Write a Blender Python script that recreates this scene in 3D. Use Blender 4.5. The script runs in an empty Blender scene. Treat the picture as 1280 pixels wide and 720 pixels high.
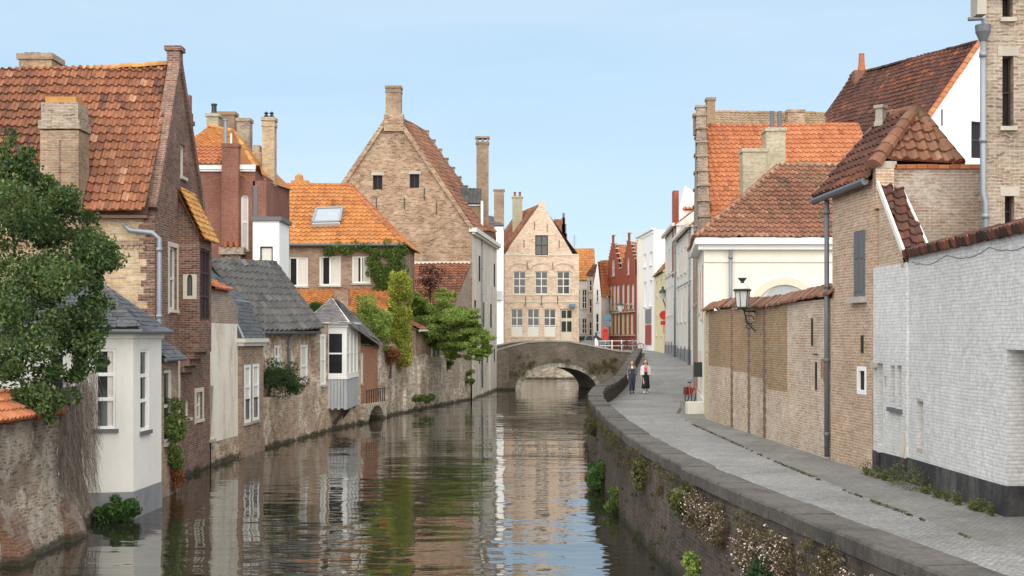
import bpy, bmesh, math, random
import numpy as np
from mathutils import Vector, Matrix
from mathutils.geometry import tessellate_polygon
R = math.radians
rnd = random.Random(7)
rng = np.random.default_rng(11)
S = bpy.context.scene
C = S.collection

# ---------------------------------------------------------------- camera, sky, sun, exposure
F, ZC, HY = 1600.0, 4.15, 422.0        # focal length in photo pixels, eye height over the water, horizon row
cam = bpy.data.objects.new('camera', bpy.data.cameras.new('camera')); C.objects.link(cam)
cam.location = (0, 0, ZC); cam.rotation_euler = (R(90), 0, 0)
cam.data.sensor_width = 36; cam.data.lens = 36 * F / 1280
cam.data.shift_y = (HY - 360) / 1280
cam.data.clip_start = .1; cam.data.clip_end = 5000
S.camera = cam
SUN_EL, SUN_AZ = 42, 184               # azimuth clockwise from +Y: behind the camera, a little to its left
wd = bpy.data.worlds.new('World'); S.world = wd; wd.use_nodes = True
wn = wd.node_tree; bg = wn.nodes['Background']
sky = wn.nodes.new('ShaderNodeTexSky'); sky.sky_type = 'NISHITA'; sky.sun_disc = False
sky.sun_elevation = R(SUN_EL); sky.sun_rotation = R(SUN_AZ); sky.air_density = 1.0; sky.dust_density = 0.6; sky.ozone_density = 1.6
hz = wn.nodes.new('ShaderNodeMix'); hz.data_type = 'RGBA'; hz.inputs[0].default_value = .86      # thin high haze over the blue
tc = wn.nodes.new('ShaderNodeTexCoord'); mp_ = wn.nodes.new('ShaderNodeMapping'); mp_.inputs[3].default_value = (1.2, 1.2, 7.)
cn = wn.nodes.new('ShaderNodeTexNoise'); cn.inputs['Scale'].default_value = 1.6; cn.inputs['Detail'].default_value = 6
cr = wn.nodes.new('ShaderNodeValToRGB'); cr.color_ramp.elements[0].position = .38; cr.color_ramp.elements[1].position = .75
cr.color_ramp.elements[0].color = (1.86, 2.58, 3.22, 1); cr.color_ramp.elements[1].color = (2.35, 2.88, 3.3, 1)
wn.links.new(tc.outputs['Generated'], mp_.inputs[0]); wn.links.new(mp_.outputs[0], cn.inputs['Vector']); wn.links.new(cn.outputs['Fac'], cr.inputs[0]); wn.links.new(cr.outputs[0], hz.inputs[7])
wn.links.new(sky.outputs[0], hz.inputs[6]); wn.links.new(hz.outputs[2], bg.inputs[0]); bg.inputs[1].default_value = 0.058
sl = bpy.data.lights.new('sun', 'SUN'); sl.energy = 1.5; sl.angle = R(120); sl.color = (1, .91, .79)
so = bpy.data.objects.new('sun', sl); C.objects.link(so)
sd = Vector((math.sin(R(SUN_AZ)) * math.cos(R(SUN_EL)), math.cos(R(SUN_AZ)) * math.cos(R(SUN_EL)), math.sin(R(SUN_EL))))
so.rotation_euler = (-sd).to_track_quat('-Z', 'Y').to_euler(); so.location = sd * 60
vs = S.view_settings; S.display_settings.display_device = 'sRGB'
vs.view_transform = 'Standard'; vs.look = 'None'; vs.gamma = 1; vs.use_curve_mapping = False
vs.exposure = 2.2

# ---------------------------------------------------------------- shader helpers
def N(nt, typ, ins=None, **props):
    n = nt.nodes.new(typ)
    for k, v in props.items(): setattr(n, k, v)
    for k, v in (ins or {}).items():
        s = n.inputs[k]
        if isinstance(v, bpy.types.NodeSocket): nt.links.new(v, s)
        else:
            if isinstance(v, tuple) and len(v) == 3 and s.type == 'RGBA': v = (*v, 1)
            s.default_value = v
    return n
def new_mat(name):
    m = bpy.data.materials.new(name); m.use_nodes = True
    return m, m.node_tree, m.node_tree.nodes['Principled BSDF']
def noise(nt, scale, vec=None, detail=4, rough=.55, dist=0.):
    if vec is None: vec = N(nt, 'ShaderNodeNewGeometry').outputs['Position']
    return N(nt, 'ShaderNodeTexNoise', {'Vector': vec, 'Scale': scale, 'Detail': detail, 'Roughness': rough, 'Distortion': dist}).outputs['Fac']
def ramp(nt, fac, *stops, interp='LINEAR'):
    r = N(nt, 'ShaderNodeValToRGB', {'Fac': fac}); r.color_ramp.interpolation = interp
    e = r.color_ramp.elements
    while len(e) < len(stops): e.new(.5)
    for i, (p, c) in enumerate(stops):
        e[i].position = p
        e[i].color = (c, c, c, 1) if isinstance(c, (int, float)) else (*c, 1)
    return r.outputs['Color']
def mix(nt, fac, a, b, mode='MIX'):
    n = N(nt, 'ShaderNodeMix', data_type='RGBA', blend_type=mode)
    for i, v in ((0, fac), (6, a), (7, b)):
        s = n.inputs[i]
        if isinstance(v, bpy.types.NodeSocket): nt.links.new(v, s)
        else: s.default_value = v if isinstance(v, (int, float)) and i == 0 else (*v, 1)
    return n.outputs[2]
def mth(nt, op, a, b=0.):
    n = N(nt, 'ShaderNodeMath', operation=op)
    for i, v in enumerate((a, b)):
        if isinstance(v, bpy.types.NodeSocket): nt.links.new(v, n.inputs[i])
        else: n.inputs[i].default_value = v
    return n.outputs[0]
def scalev(nt, vec, s):
    return N(nt, 'ShaderNodeMapping', {'Vector': vec, 'Scale': s}).outputs[0]
def uvs(nt): return N(nt, 'ShaderNodeUVMap', uv_map='UVMap').outputs[0]
def tide(nt, col, top=.2):
    """algae-dark band that the water has left on the lowest courses"""
    g = N(nt, 'ShaderNodeNewGeometry').outputs['Position']
    z = N(nt, 'ShaderNodeSeparateXYZ', {0: g}).outputs[2]
    zz = mth(nt, 'ADD', z, mth(nt, 'MULTIPLY', mth(nt, 'SUBTRACT', noise(nt, 1.3), .5), .5))
    f = N(nt, 'ShaderNodeMapRange', {'Value': zz, 'From Min': top * .45, 'From Max': top, 'To Min': .85, 'To Max': 0.}).outputs[0]
    return mix(nt, f, col, (.035, .037, .022))

def sat(c, k=1.0):
    l = .3 * c[0] + .55 * c[1] + .15 * c[2]; return tuple(max(.006, l + (x - l) * k) for x in c)
def brick(name, c1, c2, mortar, c3=None, amt=.5, mott=0., mw=.24, dirt=.4, bw=.21, bh=.066, ms=.011, wet=False, bump=.5, patch=None, pscale=.45, pth=.56, streak=0., rough=.85, vary=.75):
    m, nt, b = new_mat(name)
    c1, c2 = sat(c1), sat(c2); mortar = tuple(x * .85 for x in sat(mortar)); c3 = sat(c3) if c3 else None
    pos = N(nt, 'ShaderNodeNewGeometry').outputs['Position']
    uv = uvs(nt)
    wob = N(nt, 'ShaderNodeTexNoise', {'Vector': uv, 'Scale': 1.7, 'Detail': 3.}).outputs['Color']
    off = N(nt, 'ShaderNodeVectorMath', {0: wob, 1: (.5, .5, .5)}, operation='SUBTRACT').outputs[0]
    off = N(nt, 'ShaderNodeVectorMath', {0: off, 'Scale': .06}, operation='SCALE').outputs[0]
    uv2 = N(nt, 'ShaderNodeVectorMath', {0: uv, 1: off}, operation='ADD').outputs[0]
    bt = N(nt, 'ShaderNodeTexBrick', {'Vector': uv2, 'Color1': c1, 'Color2': c2, 'Mortar': mortar, 'Scale': 1., 'Mortar Size': ms, 'Mortar Smooth': .25, 'Bias': 0., 'Brick Width': bw, 'Row Height': bh})
    col = bt.outputs['Color']
    # every few bricks burnt darker or paler
    bt2 = N(nt, 'ShaderNodeTexBrick', {'Vector': uv2, 'Color1': (0, 0, 0), 'Color2': (1, 1, 1), 'Mortar': (.5, .5, .5), 'Scale': 1., 'Mortar Size': ms, 'Bias': 0., 'Brick Width': bw, 'Row Height': bh}, offset_frequency=2, squash_frequency=3)
    v = ramp(nt, bt2.outputs['Color'], (0., .62), (.5, 1.), (1., 1.3))
    col = mix(nt, vary, col, v, 'MULTIPLY')
    if c3:
        col = mix(nt, ramp(nt, noise(nt, .8, pos, 6, .65), (.5 - .12 * amt, 0.), (.62, amt)), col, c3)
    if patch:
        pf = ramp(nt, noise(nt, pscale, pos, 7, .68), (pth, 0.), (pth + .025, .92))
        pc = mix(nt, noise(nt, 3., pos), tuple(x * .82 for x in patch), tuple(min(1, x * 1.12) for x in patch))
        col = mix(nt, pf, col, pc)
    if mott:
        # courses laid from mixed old bricks: dark, ruddy, buff and limewashed ones side by side
        w2 = N(nt, 'ShaderNodeTexNoise', {'Vector': uv, 'Scale': 3.1, 'Detail': 4.}).outputs['Color']
        w2 = N(nt, 'ShaderNodeVectorMath', {0: N(nt, 'ShaderNodeVectorMath', {0: w2, 1: (.5, .5, .5)}, operation='SUBTRACT').outputs[0], 'Scale': .22}, operation='SCALE').outputs[0]
        b3 = N(nt, 'ShaderNodeTexBrick', {'Vector': N(nt, 'ShaderNodeVectorMath', {0: uv, 1: w2}, operation='ADD').outputs[0], 'Color1': (0, 0, 0), 'Color2': (1, 1, 1), 'Mortar': (.8, .8, .8), 'Scale': 1., 'Mortar Size': .02, 'Mortar Smooth': .5, 'Bias': 0., 'Brick Width': mw, 'Row Height': mw * .36}).outputs['Color']
        q = mix(nt, .45, b3, ramp(nt, noise(nt, 1.1, pos, 9, .75), (.3, 0.), (.7, 1.)))
        col = mix(nt, mott, col, ramp(nt, q, (.12, (.40, .33, .29)), (.36, (.86, .72, .62)), (.55, (1.12, 1.05, .98)), (.75, (1.35, 1.32, 1.28)), (.92, (1.75, 1.7, 1.65))), 'MULTIPLY')
    f = noise(nt, 9., pos, 5, .7)
    col = mix(nt, 1., col, ramp(nt, f, (.25, .72), (.75, 1.22)), 'MULTIPLY')
    d = noise(nt, .3, pos, 6, .62)
    col = mix(nt, dirt, col, ramp(nt, d, (.32, .35), (.62, 1.15)), 'MULTIPLY')
    if streak:
        s = noise(nt, 1., scalev(nt, uv, (1.5, .4, 1.)), 8, .78)
        col = mix(nt, streak, col, ramp(nt, s, (.38, .35), (.6, 1.08)), 'MULTIPLY')
    if wet: col = tide(nt, col)
    nt.links.new(col, b.inputs['Base Color']); b.inputs['Roughness'].default_value = rough
    b.inputs['Specular IOR Level'].default_value = .2
    h = mth(nt, 'ADD', mth(nt, 'MULTIPLY', bt.outputs['Fac'], -.012), mth(nt, 'MULTIPLY', f, .012))
    if patch: h = mth(nt, 'ADD', h, mth(nt, 'MULTIPLY', N(nt, 'ShaderNodeSeparateColor', {0: pf}).outputs[0], .008))
    nt.links.new(N(nt, 'ShaderNodeBump', {'Height': h, 'Strength': bump, 'Distance': 1.}).outputs[0], b.inputs['Normal'])
    return m

def plain(name, col, var=.15, rough=.7, scale=3., bump=.0, stain=0., stain_col=None, metal=0., spec=.4, wet=False, streak=0.):
    m, nt, b = new_mat(name)
    pos = N(nt, 'ShaderNodeNewGeometry').outputs['Position']
    f = noise(nt, scale, pos, 6, .65)
    c = mix(nt, f, tuple(x * (1 - var) for x in col), tuple(min(.95, x * (1 + var)) for x in col))
    if stain:
        sc = stain_col or tuple(x * .45 for x in col)
        g = ramp(nt, noise(nt, .9, scalev(nt, pos, (1., 1., .35)), 8, .76), (.47, 0.), (.63, stain))
        c = mix(nt, g, c, sc)
    if streak:
        s = noise(nt, 1., scalev(nt, uvs(nt), (1.3, .45, 1.)), 8, .78)
        c = mix(nt, streak, c, ramp(nt, s, (.38, .5), (.58, 1.05)), 'MULTIPLY')
    if wet: c = tide(nt, c)
    nt.links.new(c, b.inputs['Base Color'])
    b.inputs['Roughness'].default_value = rough; b.inputs['Metallic'].default_value = metal
    b.inputs['Specular IOR Level'].default_value = spec
    if bump:
        nt.links.new(N(nt, 'ShaderNodeBump', {'Height': noise(nt, 14., pos, 6, .7), 'Strength': bump, 'Distance': .02}).outputs[0], b.inputs['Normal'])
    return m

def tinted(name, stops, rough=.8, moss=None, moss_amt=.5, moss_scale=1.1, var=.25, spec=.25, sub=0.):
    """colour picked per face from the random 'tint' each tile, leaf or stone carries"""
    m, nt, b = new_mat(name)
    t = N(nt, 'ShaderNodeAttribute', attribute_name='tint').outputs['Fac']
    c = ramp(nt, t, *stops)
    pos = N(nt, 'ShaderNodeNewGeometry').outputs['Position']
    if var:
        c = mix(nt, 1., c, ramp(nt, noise(nt, 7., pos, 5, .7), (.25, 1 - var), (.75, 1 + var)), 'MULTIPLY')
    if moss:
        g = ramp(nt, noise(nt, moss_scale, pos, 7, .7), (.5, 0.), (.66, moss_amt))
        c = mix(nt, g, c, moss)
    nt.links.new(c, b.inputs['Base Color']); b.inputs['Roughness'].default_value = rough
    b.inputs['Specular IOR Level'].default_value = spec
    if sub:
        tr = N(nt, 'ShaderNodeBsdfTranslucent', {'Color': mix(nt, .35, c, (.25, .3, .03))})
        ms = N(nt, 'ShaderNodeMixShader', {0: sub, 1: b.outputs[0], 2: tr.outputs[0]})
        nt.links.new(ms.outputs[0], nt.nodes['Material Output'].inputs['Surface'])
    return m

M = {}
M['yellow_brick'] = brick('yellow_brick', (.54, .42, .27), (.42, .30, .18), (.56, .49, .40), c3=(.36, .26, .16), amt=.45, dirt=.25, mott=.5)
M['dark_brick'] = brick('dark_brick', (.15, .075, .055), (.215, .11, .08), (.34, .29, .25), c3=(.09, .055, .045), amt=.5, dirt=.35, ms=.010, wet=True, mott=.5)
M['red_brick'] = brick('red_brick', (.30, .115, .075), (.22, .085, .06), (.30, .22, .18), c3=(.16, .07, .055), amt=.4, ms=.007)
M['orange_brick'] = brick('orange_brick', (.44, .17, .09), (.33, .125, .07), (.42, .32, .24), dirt=.4, wet=True)
M['brown_brick'] = brick('brown_brick', (.37, .265, .19), (.27, .185, .13), (.44, .38, .31), c3=(.22, .155, .115), amt=.4, mott=.55, mw=.3)
M['gable_brick'] = brick('gable_brick', (.38, .285, .205), (.27, .195, .145), (.46, .38, .29), c3=(.26, .17, .12), amt=.6, dirt=.3, bh=.075, mott=.95, mw=.3)
M['pale_brick'] = brick('pale_brick', (.64, .49, .37), (.56, .41, .30), (.66, .56, .46), c3=(.58, .48, .38), amt=.4, dirt=.15, mott=.4, mw=.4)
M['brown_panel'] = brick('brown_panel', (.34, .215, .115), (.26, .155, .085), (.46, .38, .27), c3=(.30, .2, .11), amt=.4, dirt=.3, ms=.013, mott=.35)
M['wall_brick'] = brick('wall_brick', (.46, .31, .195), (.37, .245, .155), (.62, .56, .48), c3=(.56, .49, .41), amt=.7, dirt=.25, ms=.015, mott=.45)
M['house_brick'] = brick('house_brick', (.48, .32, .20), (.38, .235, .15), (.60, .51, .43), c3=(.42, .31, .23), amt=.4, dirt=.25, ms=.015, mott=.4)
M['old_brick'] = brick('old_brick', (.36, .27, .20), (.26, .16, .115), (.44, .40, .35), c3=(.36, .32, .28), amt=.6, dirt=.35, ms=.014, patch=(.40, .36, .31), pscale=.5, pth=.6, mott=.5)
M['tower_brick'] = brick('tower_brick', (.33, .27, .215), (.24, .19, .15), (.40, .36, .31), c3=(.26, .22, .185), amt=.5, dirt=.4, bh=.075, ms=.015, mott=.9, mw=.2)
M['chimney_brick'] = brick('chimney_brick', (.40, .28, .185), (.28, .185, .125), (.42, .36, .28), c3=(.2, .15, .11), amt=.6, dirt=.5, mott=.5)
M['cream_brick'] = brick('cream_brick', (.48, .42, .30), (.42, .36, .25), (.48, .43, .33), dirt=.35, ms=.008)
M['ruin_brick'] = brick('ruin_brick', (.26, .185, .14), (.17, .12, .095), (.34, .30, .25), c3=(.24, .2, .165), amt=.8, dirt=.6, wet=True, patch=(.36, .32, .27), pscale=.9, pth=.48, bump=1., streak=.5, mott=1., mw=.2)
M['worn_red'] = brick('worn_red', (.25, .11, .07), (.17, .08, .055), (.26, .21, .17), c3=(.2, .16, .13), amt=.8, dirt=.5, wet=True, patch=(.26, .22, .18), pscale=1.6, pth=.52, bump=.9, mott=.6)
M['canal_brick'] = brick('canal_brick', (.47, .37, .28), (.36, .27, .20), (.52, .46, .38), c3=(.30, .2, .14), amt=.55, dirt=.45, mw=.26, wet=True, patch=(.58, .51, .42), pscale=.7, pth=.53, mott=.85)
M['canal_stone'] = brick('canal_stone', (.54, .48, .40), (.42, .36, .29), (.56, .51, .44), c3=(.34, .30, .24), amt=.45, dirt=.35, mw=.36, wet=True, patch=(.60, .55, .47), pscale=.6, pth=.51, streak=.5, mott=.8)
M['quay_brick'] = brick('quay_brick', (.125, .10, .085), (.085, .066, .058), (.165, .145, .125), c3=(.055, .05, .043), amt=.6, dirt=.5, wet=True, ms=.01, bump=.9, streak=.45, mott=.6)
M['bridge_brick'] = brick('bridge_brick', (.235, .20, .17), (.16, .138, .118), (.27, .245, .21), c3=(.125, .11, .075), amt=.5, dirt=.4, bh=.11, bw=.36, wet=True, streak=.2, mott=.6)
M['pilaster_brick'] = brick('pilaster_brick', (.24, .135, .09), (.17, .095, .07), (.36, .3, .25))
M['crimson_brick'] = brick('crimson_brick', (.40, .105, .062), (.34, .085, .05), (.34, .14, .1), dirt=.2, ms=.006)
M['white_brick'] = brick('white_brick', (.70, .69, .675), (.67, .66, .645), (.72, .71, .70), c3=(.58, .565, .55), amt=.35, dirt=.2, bump=1., ms=.012, streak=.12, vary=.12)
M['black_plinth'] = plain('black_plinth', (.03, .03, .034), .4, .75, 5., stain=.75, stain_col=(.13, .12, .105), bump=.6)
M['bag_red'] = plain('bag_red', (.16, .045, .035), .15, .7)
M['white_render'] = plain('white_render', (.72, .70, .655), .05, .85, stain=.25, stain_col=(.5, .46, .4), streak=.1)
M['bright_render'] = plain('bright_render', (.84, .84, .82), .03, .85, stain=.1, stain_col=(.7, .68, .64))
M['cream_render'] = plain('cream_render', (.80, .765, .66), .04, .85, stain=.2, stain_col=(.62, .57, .46))
M['shaded_cream'] = plain('shaded_cream', (.66, .62, .51), .05, .85)  # the arch moulding's shading, put into a darker cream colour
M['yellow_render'] = plain('yellow_render', (.62, .52, .30), .08, .85, stain=.4, stain_col=(.5, .42, .27))
M['pale_yellow'] = plain('pale_yellow', (.74, .64, .40), .06, .85, stain=.2)
M['grey_render'] = plain('grey_render', (.72, .69, .63), .07, .85, stain=.4, stain_col=(.5, .47, .42), streak=.15)
M['worn_plaster'] = plain('worn_plaster', (.74, .68, .58), .14, .9, 1.5, stain=.9, stain_col=(.44, .34, .24), wet=True, bump=.5, streak=.15)
M['pale_facade'] = plain('pale_facade', (.64, .59, .51), .15, .9, stain=.6, stain_col=(.42, .36, .28), wet=True, bump=.4, streak=.4)
M['grey_paint'] = plain('grey_paint', (.24, .24, .25), .15, .75, stain=.4)
M['stone'] = plain('stone', (.42, .38, .32), .2, .85, stain=.5, bump=.5)
M['pale_stone'] = plain('pale_stone', (.55, .5, .4), .12, .8, stain=.3)
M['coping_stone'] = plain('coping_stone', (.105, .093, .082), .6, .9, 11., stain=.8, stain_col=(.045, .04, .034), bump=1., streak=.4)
M['white_paint'] = plain('white_paint', (.78, .78, .76), .03, .45)
M['off_white'] = plain('off_white', (.62, .6, .54), .06, .5)
M['grey_board'] = plain('grey_board', (.42, .44, .45), .08, .6, streak=.3)
M['dark_paint'] = plain('dark_paint', (.025, .026, .028), .2, .45)
M['green_black'] = plain('green_black', (.03, .04, .035), .2, .4)
M['zinc'] = plain('zinc', (.23, .25, .28), .12, .45, metal=.3)
M['lead'] = plain('lead', (.12, .125, .135), .15, .55)
M['wood'] = plain('wood', (.16, .09, .06), .2, .7)
M['dark_wood'] = plain('dark_wood', (.045, .03, .026), .25, .7)
M['red_paint'] = plain('red_paint', (.55, .03, .02), .05, .4)
M['door_red'] = plain('door_red', (.33, .06, .05), .08, .5)
M['curtain'] = plain('curtain', (.62, .60, .54), .12, .9, 12.)
M['black'] = plain('black', (.012, .012, .013), .2, .8)
M['glass'] = plain('glass', (.022, .024, .027), .35, .08, 1.2, spec=.6)
M['bark'] = plain('bark', (.07, .05, .036), .3, .9, 9., bump=.8)
M['dry_twig'] = tinted('dry_twig', ((0., (.10, .075, .06)), (.6, (.19, .15, .12)), (1., (.27, .22, .18))), .95, var=.2)
M['sky_glass'] = plain('sky_glass', (.30, .33, .37), .15, .12)
M['milk_glass'] = plain('milk_glass', (.6, .6, .58), .1, .2)
M['cyan_sign'] = plain('cyan_sign', (.10, .2, .27), .1, .5)
M['silver'] = plain('silver', (.33, .37, .42), .04, .3, metal=.5)
M['rubber'] = plain('rubber', (.02, .02, .02), .2, .8)
M['skin'] = plain('skin', (.58, .33, .24), .08, .55)
M['hair_ginger'] = plain('hair_ginger', (.28, .12, .045), .35, .6, 30.)
M['hair_dark'] = plain('hair_dark', (.035, .02, .015), .3, .55, 30.)
M['denim'] = plain('denim', (.035, .048, .085), .25, .85, 20.)
M['grey_knit'] = plain('grey_knit', (.16, .16, .17), .2, .9, 20.)
M['pink'] = plain('pink', (.72, .10, .15), .1, .8)
M['black_cloth'] = plain('black_cloth', (.012, .012, .014), .25, .85, 15.)
M['white_cloth'] = plain('white_cloth', (.75, .74, .73), .06, .85)
T_RED = ((0., (.06, .04, .038)), (.2, (.125, .055, .038)), (.5, (.215, .085, .046)), (.82, (.29, .125, .068)), (1., (.36, .2, .125)))
M['tile_red'] = tinted('tile_red', T_RED, .8, moss=(.13, .075, .045), moss_amt=.55, moss_scale=.9)
T_ORANGE = ((0., (.22, .085, .035)), (.3, (.36, .14, .043)), (.7, (.45, .19, .06)), (1., (.5, .27, .11)))
M['tile_orange'] = tinted('tile_orange', T_ORANGE, .75, moss=(.33, .2, .09), moss_amt=.35, var=.15)
M['tile_bright'] = tinted('tile_bright', ((0., (.22, .075, .036)), (.5, (.36, .125, .053)), (1., (.43, .18, .085))), .75, moss=(.3, .15, .08), moss_amt=.3, var=.12)
M['tile_brown'] = tinted('tile_brown', ((0., (.085, .05, .04)), (.35, (.175, .08, .05)), (.7, (.25, .115, .07)), (1., (.32, .18, .115))), .85, moss=(.17, .14, .085), moss_amt=.5)
M['tile_dark'] = tinted('tile_dark', ((0., (.03, .018, .016)), (.4, (.07, .032, .025)), (.75, (.125, .048, .032)), (1., (.22, .075, .04))), .85, moss=(.075, .055, .04), moss_amt=.5)
M['tile_grey'] = tinted('tile_grey', ((0., (.045, .045, .047)), (.5, (.085, .083, .083)), (1., (.14, .135, .13))), .75, moss=(.13, .12, .09), moss_amt=.4)
M['slate'] = tinted('slate', ((0., (.05, .052, .056)), (.5, (.08, .082, .087)), (1., (.12, .122, .126))), .55, moss=(.15, .15, .14), moss_amt=.4)
M['slate_brown'] = tinted('slate_brown', ((0., (.085, .075, .078)), (.5, (.14, .125, .125)), (1., (.21, .19, .185))), .7, moss=(.2, .19, .17), moss_amt=.5)
M['tile_lichen'] = tinted('tile_lichen', ((0., (.18, .12, .085)), (.5, (.26, .18, .125)), (1., (.33, .25, .17))), .9, moss=(.30, .25, .10), moss_amt=.6)
M['tile_ochre'] = tinted('tile_ochre', ((0., (.22, .1, .05)), (.5, (.42, .2, .07)), (1., (.5, .32, .1))), .85, moss=(.36, .26, .06), moss_amt=.6)
M['voussoir'] = tinted('voussoir', ((0., (.2, .18, .15)), (.5, (.42, .39, .33)), (1., (.58, .55, .48))), .85, var=.2)
M['leaf_tree'] = tinted('leaf_tree', ((0., (.025, .048, .018)), (.5, (.065, .11, .034)), (.9, (.13, .19, .06)), (1., (.26, .25, .09))), .6, var=.1, sub=.22)
M['leaf_maple'] = tinted('leaf_maple', ((0., (.11, .17, .035)), (.5, (.26, .36, .08)), (1., (.42, .5, .15))), .6, var=.1, sub=.3)
M['leaf_ivy'] = tinted('leaf_ivy', ((0., (.04, .07, .016)), (.5, (.10, .16, .032)), (1., (.19, .25, .05))), .55, var=.1, sub=.2)
M['leaf_lime'] = tinted('leaf_lime', ((0., (.15, .19, .03)), (.5, (.36, .40, .06)), (1., (.55, .54, .12))), .6, var=.1, sub=.3)
M['leaf_green'] = tinted('leaf_green', ((0., (.025, .06, .018)), (.5, (.055, .12, .03)), (1., (.12, .22, .045))), .6, var=.1, sub=.25)
M['leaf_conifer'] = tinted('leaf_conifer', ((0., (.014, .035, .014)), (.5, (.03, .07, .024)), (1., (.07, .12, .035))), .65, var=.1, sub=.15)
M['leaf_purple'] = tinted('leaf_purple', ((0., (.035, .013, .018)), (1., (.12, .045, .05))), .6, var=.1, sub=.2)
M['leaf_autumn'] = tinted('leaf_autumn', ((0., (.12, .04, .025)), (.5, (.25, .085, .04)), (1., (.22, .2, .05))), .6, var=.1, sub=.25)
M['wild_leaf'] = tinted('wild_leaf', ((0., (.05, .035, .02)), (.4, (.10, .075, .035)), (.7, (.13, .12, .045)), (1., (.22, .12, .075))), .8, var=.15, sub=.15)
M['straw'] = tinted('straw', ((0., (.10, .095, .04)), (.5, (.20, .185, .08)), (1., (.36, .31, .16))), .85, var=.15, sub=.2)
M['weed'] = tinted('weed', ((0., (.06, .07, .025)), (.5, (.11, .13, .04)), (.8, (.17, .16, .07)), (1., (.25, .2, .12))), .8, var=.15, sub=.2)
M['moss'] = tinted('moss', ((0., (.035, .042, .018)), (.6, (.075, .085, .03)), (1., (.13, .13, .05))), .95, var=.2, sub=.1)
M['blossom'] = tinted('blossom', ((0., (.6, .36, .36)), (.5, (.75, .58, .56)), (1., (.82, .78, .75))), .8, var=.05, sub=.2)

def water_mat():
    m, nt, b = new_mat('water')
    pos = N(nt, 'ShaderNodeNewGeometry').outputs['Position']
    b.inputs['Base Color'].default_value = (.022, .021, .014, 1)
    b.inputs['Roughness'].default_value = .0; b.inputs['IOR'].default_value = 2.0
    big = noise(nt, 1., scalev(nt, pos, (.16, .42, 1.)), 2, .5)
    med = noise(nt, 1., scalev(nt, pos, (.75, 1.9, 1.)), 2, .5, .3)
    fine = noise(nt, 1., scalev(nt, pos, (2.6, 5.5, 1.)), 2, .5)
    calm = ramp(nt, noise(nt, 1., scalev(nt, pos, (.05, .09, 1.)), 2), (.38, .45), (.62, 1.))
    h = mth(nt, 'ADD', mth(nt, 'MULTIPLY', big, .07), mth(nt, 'ADD', mth(nt, 'MULTIPLY', med, .019), mth(nt, 'MULTIPLY', fine, .0022)))
    h = mth(nt, 'MULTIPLY', h, calm)
    nt.links.new(N(nt, 'ShaderNodeBump', {'Height': h, 'Strength': 1., 'Distance': WAVE}).outputs[0], b.inputs['Normal'])
    return m
WAVE = 1.0
M['water'] = water_mat()

def setts_mat():
    m, nt, b = new_mat('setts')
    pos = N(nt, 'ShaderNodeNewGeometry').outputs['Position']
    wob = N(nt, 'ShaderNodeTexNoise', {'Vector': pos, 'Scale': 1.2, 'Detail': 3.}).outputs['Color']
    p2 = N(nt, 'ShaderNodeVectorMath', {0: pos, 1: N(nt, 'ShaderNodeVectorMath', {0: wob, 'Scale': .1}, operation='SCALE').outputs[0]}, operation='ADD').outputs[0]
    bt = N(nt, 'ShaderNodeTexBrick', {'Vector': p2, 'Color1': (.31, .302, .29), 'Color2': (.235, .228, .218), 'Mortar': (.185, .178, .165), 'Scale': 1., 'Mortar Size': .009, 'Mortar Smooth': .6, 'Brick Width': .11, 'Row Height': .09})
    c = bt.outputs['Color']
    c = mix(nt, .7, c, ramp(nt, noise(nt, .45, pos, 6, .65), (.35, .6), (.65, 1.2)), 'MULTIPLY')
    c = mix(nt, .9, c, ramp(nt, noise(nt, 22., pos, 5, .8), (.34, .45), (.66, 1.5)), 'MULTIPLY')
    c = mix(nt, ramp(nt, noise(nt, 1., scalev(nt, pos, (1.1, .16, 1.)), 6, .7), (.58, 0.), (.7, .55)), c, (.115, .108, .08))
    nt.links.new(c, b.inputs['Base Color']); b.inputs['Roughness'].default_value = .75
    h = mth(nt, 'ADD', mth(nt, 'MULTIPLY', bt.outputs['Fac'], -.015), mth(nt, 'MULTIPLY', noise(nt, 12., pos), .01))
    nt.links.new(N(nt, 'ShaderNodeBump', {'Height': h, 'Strength': .7, 'Distance': 1.}).outputs[0], b.inputs['Normal'])
    return m
M['setts'] = setts_mat()
M['paving'] = brick('paving', (.275, .267, .252), (.235, .227, .213), (.2, .19, .17), c3=(.16, .15, .13), amt=.5, dirt=.4, bw=.11, bh=.09, ms=.008, vary=.5)
M['earth'] = plain('earth', (.10, .09, .065), .3, .95, .6)

# ---------------------------------------------------------------- geometry helpers
def W(px, py, d): return Vector(((px - 640) * d / F, d, ZC + (HY - py) * d / F))
def XW(px, d): return (px - 640) * d / F
def ZW(py, d): return ZC + (HY - py) * d / F
def V(*a): return Vector(a)

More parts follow.
